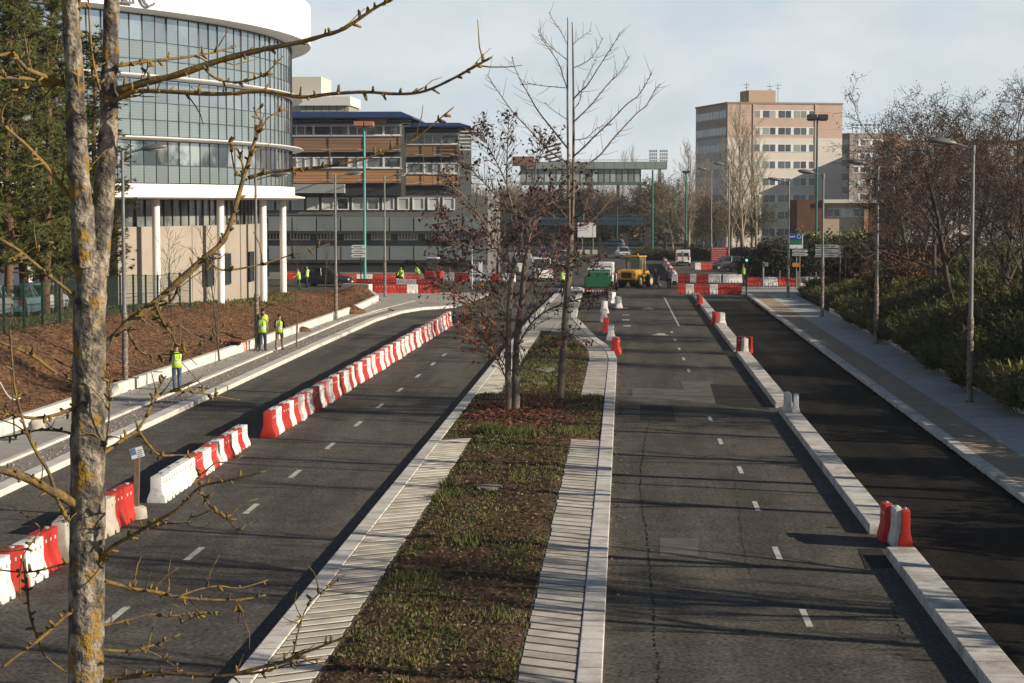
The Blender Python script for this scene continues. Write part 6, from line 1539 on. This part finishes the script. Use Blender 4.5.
b = MB(); b.loft([sec(x,hw,z0,z1,.1) for x,hw,z0,z1 in ((1.12,.93,.5,2.05),(1.9,.93,.5,2.1),(2.5,.92,.5,1.95),(2.95,.88,.5,1.2))]); b.build('cab', WH, gt, smooth=50)
MB().quad((2.97,-.78,1.22),(2.97,.78,1.22),(2.56,.74,1.88),(2.56,-.74,1.88)).build('windscreen', M_cglass, gt)
MB().bx(1.085,1.11,-.6,.6,1.35,1.85).build('rear_window', M_cglass, gt)
for x in (-1.5,2.2):
    for s in (-1,1): wheel(gt,x,s*.82,.36,.24)
for s in (-1,1): MB().bx(-2.5,-2.44,s*.8-.14,s*.8+.14,.5,.62).build('tail_light', M_tl, gt)
b = MB()
for q in range(9): b.bx(-2.52,-2.49,-.95+q*.21,-.86+q*.21,.36,.46)
b.build('hazard_stripe', M_white, gt); MB().bx(-2.488,-2.42,-.97,.97,.34,.48).build('rear_bar', mat('bar_red',(.40,.02,.015),.5), gt)
# a white covered van behind it
p = P(606,290); car('white high van parked in front of the green truck', None, WH, 'van', (p.x-.2,p.y+6,0), UP-R(4), 'van', 'van')
# ---- yellow wheel loader, rear toward the camera
p = P(636,288); wl_ = empty('wheel_loader', (p.x,p.y+1.3,0), UP-R(24), 'yellow wheel loader with glazed cab seen from behind', 'wheel loader'); wl_.scale = (.9,.9,.9)
M_yel = mat('loader_yellow', (.56,.27,.012), .42, (.50,.23,.015), 1.5, spec=.5)
b = MB(); b.loft([sec(x,hw,z0,z1,.16,4) for x,hw,z0,z1 in ((-2.25,.86,.85,1.62),(-2.1,.98,.72,1.72),(-1.3,1.0,.70,1.78),(-.5,.9,.72,1.80),(.0,.62,.75,1.6))]); b.build('engine_hood', M_yel, wl_, smooth=50)
MB().bx(-2.32,-2.24,-.55,.55,1.0,1.5).build('grille', M_trim, wl_); MB().bx(-2.3,-1.9,-.9,.9,.55,.80).build('counterweight', M_dark, wl_, bevel=.05)
for s in (-1,1): MB().box((-2.22,s*.82,1.30),(.12,.2,.16)).build('tail_light', M_tl, wl_, bevel=.02)
b = MB(); b.loft([sec(x,hw,z0,z1,.05,2) for x,hw,z0,z1 in ((-.75,.66,1.7,2.9),(.55,.66,1.2,2.9),(.75,.60,1.3,2.85))]); b.build('cab_glass', mat('cab_glass',(.035,.09,.085),.08,spec=.8), wl_, smooth=50)
for x in (-.76,.02,.66):
    for s in (-1,1): MB().cyl((x,s*.67,1.4 if x > -.5 else 1.75),(x,s*.67,2.92),.05,6).build('cab_pillar', M_trim if x < -.5 else M_yel, wl_)
MB().bx(-.95,.92,-.75,.75,2.92,3.05).build('cab_roof', M_yel, wl_, bevel=.05); MB().bx(-.7,.7,-.66,.66,1.0,1.22).build('cab_floor', M_yel, wl_)
MB().lathe([(.0,3.28),(.06,3.26),(.075,3.18),(.075,3.05)],10,c=(-.7,-.5,0)).build('beacon', mat('beacon_orange',(.6,.2,.02),.3), wl_)
MB().bx(.1,2.0,-.42,.42,.75,1.15).build('front_frame', M_yel, wl_, bevel=.05)
for x in (-1.25,1.35):
    for s in (-1,1):
        wheel(wl_,x,s*.86,.62,.44,mat('rim_yellow',(.45,.38,.22),.6)); 
        if x < 0: MB().lathe([(.70,-.26),(.74,-.26),(.74,.26),(.70,.26),(.70,-.26)],12,c=(x,s*.86,.62),a0=R(20),a1=R(160),axis='Y').build('fender', M_yel, wl_)
for s in (-1,1): b = MB(); b.tube([(.9,s*.38,1.35),(2.0,s*.38,1.45),(2.7,s*.38,.75),(2.95,s*.38,.5)],[.11,.13,.11,.10],6); b.build('lift_arm', M_yel, wl_, smooth=40)
b = MB(); b.loft([[(3.0,y,.12),(3.75,y,.08),(3.7,y,.14),(3.12,y,.20),(3.05,y,.75),(3.2,y,1.0),(3.1,y,1.02),(2.95,y,.75)] for y in (-1.1,1.1)]); b.build('bucket', mat('bucket_steel',(.14,.13,.12),.6,metal=.4), wl_)
MB().box((1.15,.9,2.2),(.06,.10,.9)).build('mirror_bracket', M_trim, wl_); MB().box((1.0,.95,2.35),(.3,.5,.9)).build('teal_screen', mat('teal_panel',(.02,.22,.21),.4), wl_)
# small excavator among the left barriers: dark arm and grey cab
p = P(428,286); ex = empty('mini_excavator', (p.x,p.y+4,0), R(170), 'small red excavator with dark raised arm behind the left barriers', 'excavator')
MB().bx(-.9,.9,-.7,-.35,0,.5).build('track', M_dark, ex, bevel=.12); MB().bx(-.9,.9,.35,.7,0,.5).build('track', M_dark, ex, bevel=.12)
MB().bx(-.95,.6,-.65,.65,.55,1.2).build('body', mat('digger_red',(.35,.03,.02),.5), ex, bevel=.1); MB().bx(-.5,.45,-.6,.3,1.202,2.3).build('cab', M_cglass, ex, bevel=.05); MB().bx(-.55,.5,-.65,.35,2.302,2.4).build('cab_roof', M_signw, ex, bevel=.03)
MB().tube([(.6,.1,.9),(1.5,.1,2.0),(2.3,.1,2.1)],[.16,.2,.13],6).build('boom', M_dark, ex, smooth=40); MB().tube([(2.3,.1,2.15),(3.0,.1,1.1)],[.13,.10],6).build('dipper_arm', M_dark, ex); MB().extr([(-.3,.6),(.3,.6),(.3,1.1),(-.3,1.1)],(2.8,.1,-.1),(3.3,.1,-.1)).build('bucket', M_dark, ex)
# orange barrow handle / hoop at the wall
p = P(245,346,.5); e = empty('wheelbarrow', (p.x-.45,p.y+.3,.50), R(-10), 'orange-framed wheelbarrow lying against the left retaining wall', 'wheelbarrow'); e.scale = (.62,.62,.7)
MB().tube([(-.75,-.25,.25),(-.2,-.28,.38),(.45,-.25,.36),(.62,-.1,.1),(.66,-.05,-.38)],.03,6).build('frame', mat('barrow_orange',(.50,.085,.02),.5), e, smooth=60)
MB().tube([(-.75,.25,.22),(-.2,.28,.35),(.45,.25,.34),(.7,.15,.05),(.74,.12,-.38)],.03,6).build('frame', mat('barrow_orange',(.50,.085,.02),.5), e, smooth=60)
MB().loft([[(-.5,-.3,.25),(.3,-.3,.25),(.3,.3,.25),(-.5,.3,.25)],[(-.4,-.2,.02),(.2,-.2,.02),(.2,.2,.02),(-.4,.2,.02)]]).build('tray', M_dark, e)
b = MB(); b.lathe([(.12,-.05),(.18,-.04),(.18,.04),(.12,.05),(.12,-.05)],14,c=(-.85,0,.12),axis='Y'); b.build('wheel', M_tyre, e, smooth=50)
# lumps: dirt heap on the path, stone ball on the wall, sand bags
def lump(name, px, py, z, s, m, label, cat, seed):
    p = P(px,py,z); b = MB(); b.sph((0,0,0),(1,1,1),18,12); rg = random.Random(seed)
    b.v = [tuple(Vector(v)*(1+.22*noise.noise(Vector(v)*1.8+Vector((seed,0,0)))+.10*noise.noise(Vector(v)*5))) for v in b.v]; b.v = [(x*s[0],y*s[1],max(-.02,z_*s[2])) for x,y,z_ in b.v]
    o = b.build(name, m, smooth=180, loc=(p.x,p.y,z)); tag(o,label,cat); return o
lump('dirt_heap',352,313,.11,(.9,1.3,.45),M_soilb,'brown dirt heap on the left pavement by the third lamp','dirt heap',1)
lump('dirt_heap',302,331.5,.11,(.5,.6,.28),M_soilb,'small brown dirt heap on the left pavement beyond the workers','dirt heap',2)
lump('stone_ball',36,428,.50,(.28,.28,.30),M_beige,'round rough stone on the left retaining wall','stone',3)
lump('debris_patch',363,304,.11,(.9,.8,.16),M_conc,'pale debris lying beside the third left lamp','debris',4)
# pale block at the end of the wall
p = P(412,300,0)
o = MB().box((0,0,.5),(2.6,.5,1.05),rz=R(-28)).build('concrete_block', M_kerbw, bevel=.03, loc=(P(357,297).x,P(357,297).y,0)); tag(o,'long white concrete block behind the soil heap at the wall bend','block')
# =================================================================== PEOPLE
M_skin = mat('skin',(.36,.20,.14),.6,spec=.35); M_hiv = mat('hi_vis_yellow',(.42,.66,.035),.7,(.36,.58,.03),6); M_hivb = mat('reflective_band',(.55,.57,.55),.4)
M_jean = mat('jeans',(.045,.075,.14),.85,(.07,.11,.19),6); M_navy = mat('trouser_navy',(.020,.026,.045),.85,(.03,.038,.06),6); M_khaki = mat('trouser_khaki',(.25,.185,.115),.85,(.19,.14,.09),6); M_gtr = mat('trouser_green',(.02,.10,.06),.8)
M_jack = mat('jacket_black',(.014,.014,.017),.85); M_jgrey = mat('jacket_grey',(.20,.20,.21),.85); M_purple = mat('jacket_purple',(.13,.09,.13),.85); M_shoe = mat('boot',(.03,.023,.018),.8); M_hair = mat('hair_dark',(.018,.013,.010),.7)
def person(loc, rz, label, top, trouser, vest=True, step=.25, arms=(.15,-.15), bend=(.2,.2), stoop=0.0, H=1.76, hat=None, sleeves=None, group=None, elbows_out=0.0):
    """stands at the origin facing +y; step is the stride in metres"""
    e = empty('person', loc, rz, label, 'person', group); k = H/1.76
    V = {}; E = []; Rd = {}
    def j(n, x, y, z, r_, par=None):
        V[n] = Vector((x,y,z))*k; Rd[n] = (r_*k,r_*k) if not isinstance(r_,tuple) else (r_[0]*k,r_[1]*k)
        if par: E.append((par,n))
    so = stoop
    j('pelvis',0,0,.96,(.155,.115)); j('waist',0,.06*so*2,1.10,(.135,.105),'pelvis'); j('chest',0,.20*so*2,1.30,(.165,.12),'waist'); j('sh',0,.30*so*2,1.43,(.12,.09),'chest'); j('neck',0,.36*so*2,1.52,.058,'sh'); j('head0',0,.40*so*2+.01,1.60,(.078,.085),'neck'); j('head1',0,.43*so*2+.015,1.68,(.080,.095),'head0'); j('head2',0,.45*so*2+.005,1.755,(.058,.07),'head1')
    for s,sg in (('l',-1),('r',1)):
        f = step*.5*sg
        j('hip'+s,sg*.10,0,.90,.112,'pelvis'); j('knee'+s,sg*.11,f*.5+.05,.50,.082,'hip'+s); j('calf'+s,sg*.11,f*.75+.01,.34,.078,'knee'+s); j('ank'+s,sg*.11,f-.02,.09,.062,'calf'+s); j('heel'+s,sg*.11,f-.03,.045,.04,'ank'+s); j('toe'+s,sg*.13,f+.16,.035,.036,'heel'+s)
        a = arms[0 if s == 'l' else 1]; bd = bend[0 if s == 'l' else 1]; oy = .30*so*2
        j('shd'+s,sg*.185,oy,1.42,.070,'sh'); ex_, ey, ez = sg*(.235+elbows_out),oy+a*.6,1.14; j('elb'+s,ex_,ey,ez,.046,'shd'+s)
        wx, wy, wz = sg*(.235+elbows_out*.6-.02),ey+a*.4+bd*.85,.90+bd*.75; j('wri'+s,wx,wy,wz,.031,'elb'+s)
        hx = V['wri'+s]/k; dv = (hx-Vector((ex_,ey,ez))).normalized(); pc = hx+dv*.075; j('palm'+s,pc.x,pc.y,pc.z,(.022,.040),'wri'+s)
    names = list(V); me = bpy.data.meshes.new('body'); me.from_pydata([V[n] for n in names],[(names.index(a),names.index(b_)) for a,b_ in E],[])
    ob = bpy.data.objects.new('body', me); COL.objects.link(ob); md = ob.modifiers.new('skin','SKIN'); md.use_smooth_shade = True
    for i,n in enumerate(names): me.skin_vertices[0].data[i].radius = Rd[n]
    me.skin_vertices[0].data[0].use_root = True
    sd = ob.modifiers.new('sub','SUBSURF'); sd.levels = 2; sd.render_levels = 2
    dg = bpy.context.evaluated_depsgraph_get(); nm = bpy.data.meshes.new_from_object(ob.evaluated_get(dg)); ob.modifiers.clear(); ob.data = nm; ob.parent = e
    # face, ears, fingers joined into the one body mesh
    bm = bmesh.new(); bm.from_mesh(nm)
    b = MB(); hd = V['head1']
    b.sph(hd+Vector((0,.100,-.015))*k,(.014*k,.022*k,.026*k),8,6); b.sph(hd+Vector((0,.085,-.062))*k,(.026*k,.012*k,.008*k),8,5)
    for s in (-1,1): b.sph(hd+Vector((s*.030,.086,.012))*k,(.013*k,.010*k,.009*k),8,5); b.sph(hd+Vector((s*.082,.0,-.01))*k,(.012*k,.024*k,.034*k),8,6)
    for s,sg in (('l',-1),('r',1)):
        w = V['wri'+s]; pm = V['palm'+s]; dv = (pm-w).normalized(); side = Vector((0,1,0)); side = (side-dv*side.dot(dv)).normalized(); nrm = dv.cross(side)
        for q,(o,L_) in enumerate(((.030,.066),(.010,.076),(-.010,.070),(-.029,.055))):
            a0 = pm+side*o*k; a1 = a0+dv*L_*.5*k-nrm*sg*.006*k; a2 = a0+dv*L_*.85*k-nrm*sg*.022*k; b.tube([a0-dv*.02*k,a0+dv*.012*k,a1,a2],[.010*k,.010*k,.0088*k,.007*k],6)
        t0 = w+dv*.03*k+side*.028*k; b.tube([t0,t0+(dv*.5+side*.8)*.035*k,t0+(dv*.9+side*.45)*.075*k],[.012*k,.011*k,.008*k],6)
    m2 = b.mesh('tmp'); bm.from_mesh(m2); bm.to_mesh(nm); bm.free(); nm.shade_smooth()
    for m_ in (trouser, sleeves or top, M_skin, M_shoe): nm.materials.append(m_)
    hands = [V['palml'],V['palmr'],V['wril'],V['wrir']]
    for pl_ in nm.polygons:
        c = pl_.center
        i = 1
        if min((c-h_).length for h_ in hands[:2]) < .085*k or min((c-(h_+(h_-w_).normalized()*.06*k)).length for h_,w_ in ((hands[0],hands[2]),(hands[1],hands[3]))) < .09*k: i = 2
        elif c.z > 1.505*k and abs(c.x) < .12*k: i = 2
        elif c.z < .10*k: i = 3
        elif c.z < .98*k and abs(c.x) < .205*k and (c-V['elbl']).length > .12*k and (c-V['elbr']).length > .12*k and min((c-hands[2]).length,(c-hands[3]).length) > .05*k: i = 0
        pl_.material_index = i
    # hair or hat
    b = MB(); M = Matrix.Identity(3); hc = V['head1']+Vector((0,-.014,.035))*k
    b.sph(hc,(.093*k,.108*k,.098*k),14,10); b.v = [v for v in b.v]; hb = b.build('hat' if hat else 'hair', hat or M_hair, e, smooth=180)
    bm = bmesh.new(); bm.from_mesh(hb.data); bmesh.ops.delete(bm, geom=[v for v in bm.verts if (v.co.y > hc.y+.045*k and v.co.z < hc.z+.03*k) or v.co.z < hc.z-.075*k], context='VERTS'); bm.to_mesh(hb.data); bm.free()
    # jacket/vest shell
    def ring(c, rx, ry_, n=20): return [(c.x+rx*k*math.cos(2*math.pi*q/n)*(1 if True else 1), c.y+ry_*k*math.sin(2*math.pi*q/n), c.z) for q in range(n)]
    pv, wa, ch, sh = V['pelvis'],V['waist'],V['chest'],V['sh']
    cs = [(pv+Vector((0,0,-.10))*k,.190,.150),(pv+Vector((0,0,.02))*k,.188,.150),(wa,.176,.145),(wa+(ch-wa)*.5,.185,.150),(ch,.200,.158),(ch+(sh-ch)*.55,.205,.150),(sh+Vector((0,0,.015))*k,.175,.115),(sh+Vector((0,0,.055))*k,.095,.080)]
    b = MB(); b.loft([ring(*q) for q in cs]); vt = b.build('vest' if vest else 'jacket', M_hiv if vest else top, e, smooth=180)
    if vest:
        for c,rx,ry_ in ((wa+Vector((0,0,-.02))*k,.181,.149),(wa+Vector((0,0,.09))*k,.186,.152)):
            b = MB(); b.loft([ring(c-Vector((0,0,.025))*k,rx,ry_),ring(c+Vector((0,0,.025))*k,rx+.001,ry_+.001)],cap=False); b.build('reflective_band', M_hivb, vt, smooth=180)
        for s in (-1,1):
            b = MB(); b.tube([wa+Vector((s*.09,-.150,.1))*k,ch+Vector((s*.09,-.158,0))*k,sh+Vector((s*.09,-.12,.02))*k],.014*k,6); b.build('reflective_band', M_hivb, vt, smooth=180)
    return e
WG = 'road workers in yellow vests'
p = P(177,390,.11); w1 = person((p.x,p.y,.115),R(25),'lone road worker in yellow vest and jeans holding a rake on the left pavement',M_jack,M_jean,True,.12,(.12,.12),(.22,.28),.03,1.74,group=WG)
p2 = P(192,381,.12); o = MB()
hx_ = Vector((p.x,p.y,0))+Vector((.20,.28,1.05)); 
o.tube([hx_+Vector((-.05,-.05,.10)),Vector((p.x+.85,p.y+.75,.16))],.018,6); rk = empty('rake',(p.x+.85,p.y+.75,.12),R(-45),'long-handled rake held by the lone worker on the left pavement','rake')
o.build('handle', mat('rake_wood',(.10,.07,.05),.8), rk, origin=(p.x+.85,p.y+.75,.12)).rotation_euler = (0,0,R(45))
b = MB(); b.bx(-.3,.3,-.02,.02,0,.03)
for q in range(11): b.bx(-.29+q*.057,-.28+q*.057,-.07,-.02,-.01,.02)
b.build('rake_head', M_dark, rk)
p = P(262.5,351,.11); person((p.x,p.y,.115),R(-4),'road worker in yellow vest and navy trousers walking away beside the lamp',M_jgrey,M_navy,True,.22,(-.05,.10),(.05,.08),0,1.80,group=WG)
p = P(279.5,350.5,.11); person((p.x,p.y,.115),R(-8),'road worker in yellow vest and khaki trousers, the right one of the walking pair',M_jack,M_khaki,True,.34,(.06,-.02),(.10,.30),0,1.76,group=WG)
p = P(264,346.5,.11); person((p.x-.2,p.y+.9,.115),R(20),'road worker in yellow jacket half hidden behind the navy-trousered one',M_hiv,M_jean,True,.2,(.15,.2),(.3,.35),.02,1.82,None,M_hiv,group=WG)
p = P(299,287.5,.6); person((p.x,p.y,bank_z(p.x,p.y)),R(100),'far worker in green trousers bending beside the black car',M_hiv,M_gtr,True,.25,(.25,.25),(.2,.2),.10,1.72,None,M_hiv,group=WG)
p = P(307,288,.5); person((p.x,p.y,bank_z(p.x,p.y)),R(80),'far worker with dark clothes and yellow vest beside the black car',M_jack,M_navy,True,.2,(.1,.1),(.1,.1),0,1.80,group=WG)
p = P(562.5,291,.14); person((p.x,p.y,.145),R(15),'worker in yellow jacket and green trousers standing at the median tip',M_hiv,M_gtr,True,.15,(.1,.1),(.2,.2),0,1.75,None,M_hiv,group=WG)
p = P(743.5,284,0); person((p.x,p.y,.0),R(60),'worker in green vest behind the white barriers at the traffic light',M_hiv,M_navy,True,.15,(.2,.2),(.3,.3),.05,1.76,mat('cap_green',(.05,.12,.05),.7),M_gtr,group=WG)
p = P(418,283,0); person((p.x,p.y,0),R(190),'worker in yellow jacket beside the small excavator',M_hiv,M_navy,True,.1,(.1,.1),(.2,.2),0,1.74,None,M_hiv,group=WG)
p = P(400,287,0); person((p.x,p.y+1,0),R(170),'worker in bright yellow jacket stooping behind the stacked red barriers',M_hiv,M_navy,True,.1,(.25,.25),(.2,.2),.12,1.70,None,M_hiv,group=WG)
p = P(656,288.5,0); person((p.x,p.y,0),R(75),'pedestrian in black striding past the loader bucket',M_jack,M_navy,False,.60,(.2,-.2),(.1,.1),.05,1.72)
p = P(669,288.5,0); person((p.x,p.y,0),R(10),'pedestrian in dark purple jacket and black trousers by the slanting barriers',M_purple,M_jack,False,.2,(.1,.05),(.15,.1),0,1.70)
p = P(667,288.5,0); e = empty('handbag',(p.x+.62,p.y-.05,.30),R(20),'black handbag hanging beside the purple-jacketed pedestrian','bag')
MB().box((0,0,.18),(.36,.14,.34),taper=.8).build('body', M_jack, e, bevel=.03); MB().tube([(-.12,0,.35),(-.10,0,.50),(0,0,.56),(.10,0,.50),(.12,0,.35)],.012,6).build('strap', M_jack, e)

# =================================================================== AIR
b = MB(); b.bx(-2600,2600,-70,4600,-1.1,31.5)
hz = b.build('haze', mat('unused_haze_surface',(.5,.5,.5)))
hm = bpy.data.materials.new('haze_air'); hm.use_nodes = True; hn, hl = hm.node_tree.nodes, hm.node_tree.links; hn.clear()
ho = hn.new('ShaderNodeOutputMaterial'); hv = hn.new('ShaderNodeVolumePrincipled'); hv.inputs['Color'].default_value = (.86,.90,.94,1); hv.inputs['Density'].default_value = 0.00016; hv.inputs['Anisotropy'].default_value = 0.2
hl.new(hv.outputs['Volume'], ho.inputs['Volume']); hz.data.materials.clear(); hz.data.materials.append(hm); hz['kind'] = 'stuff'
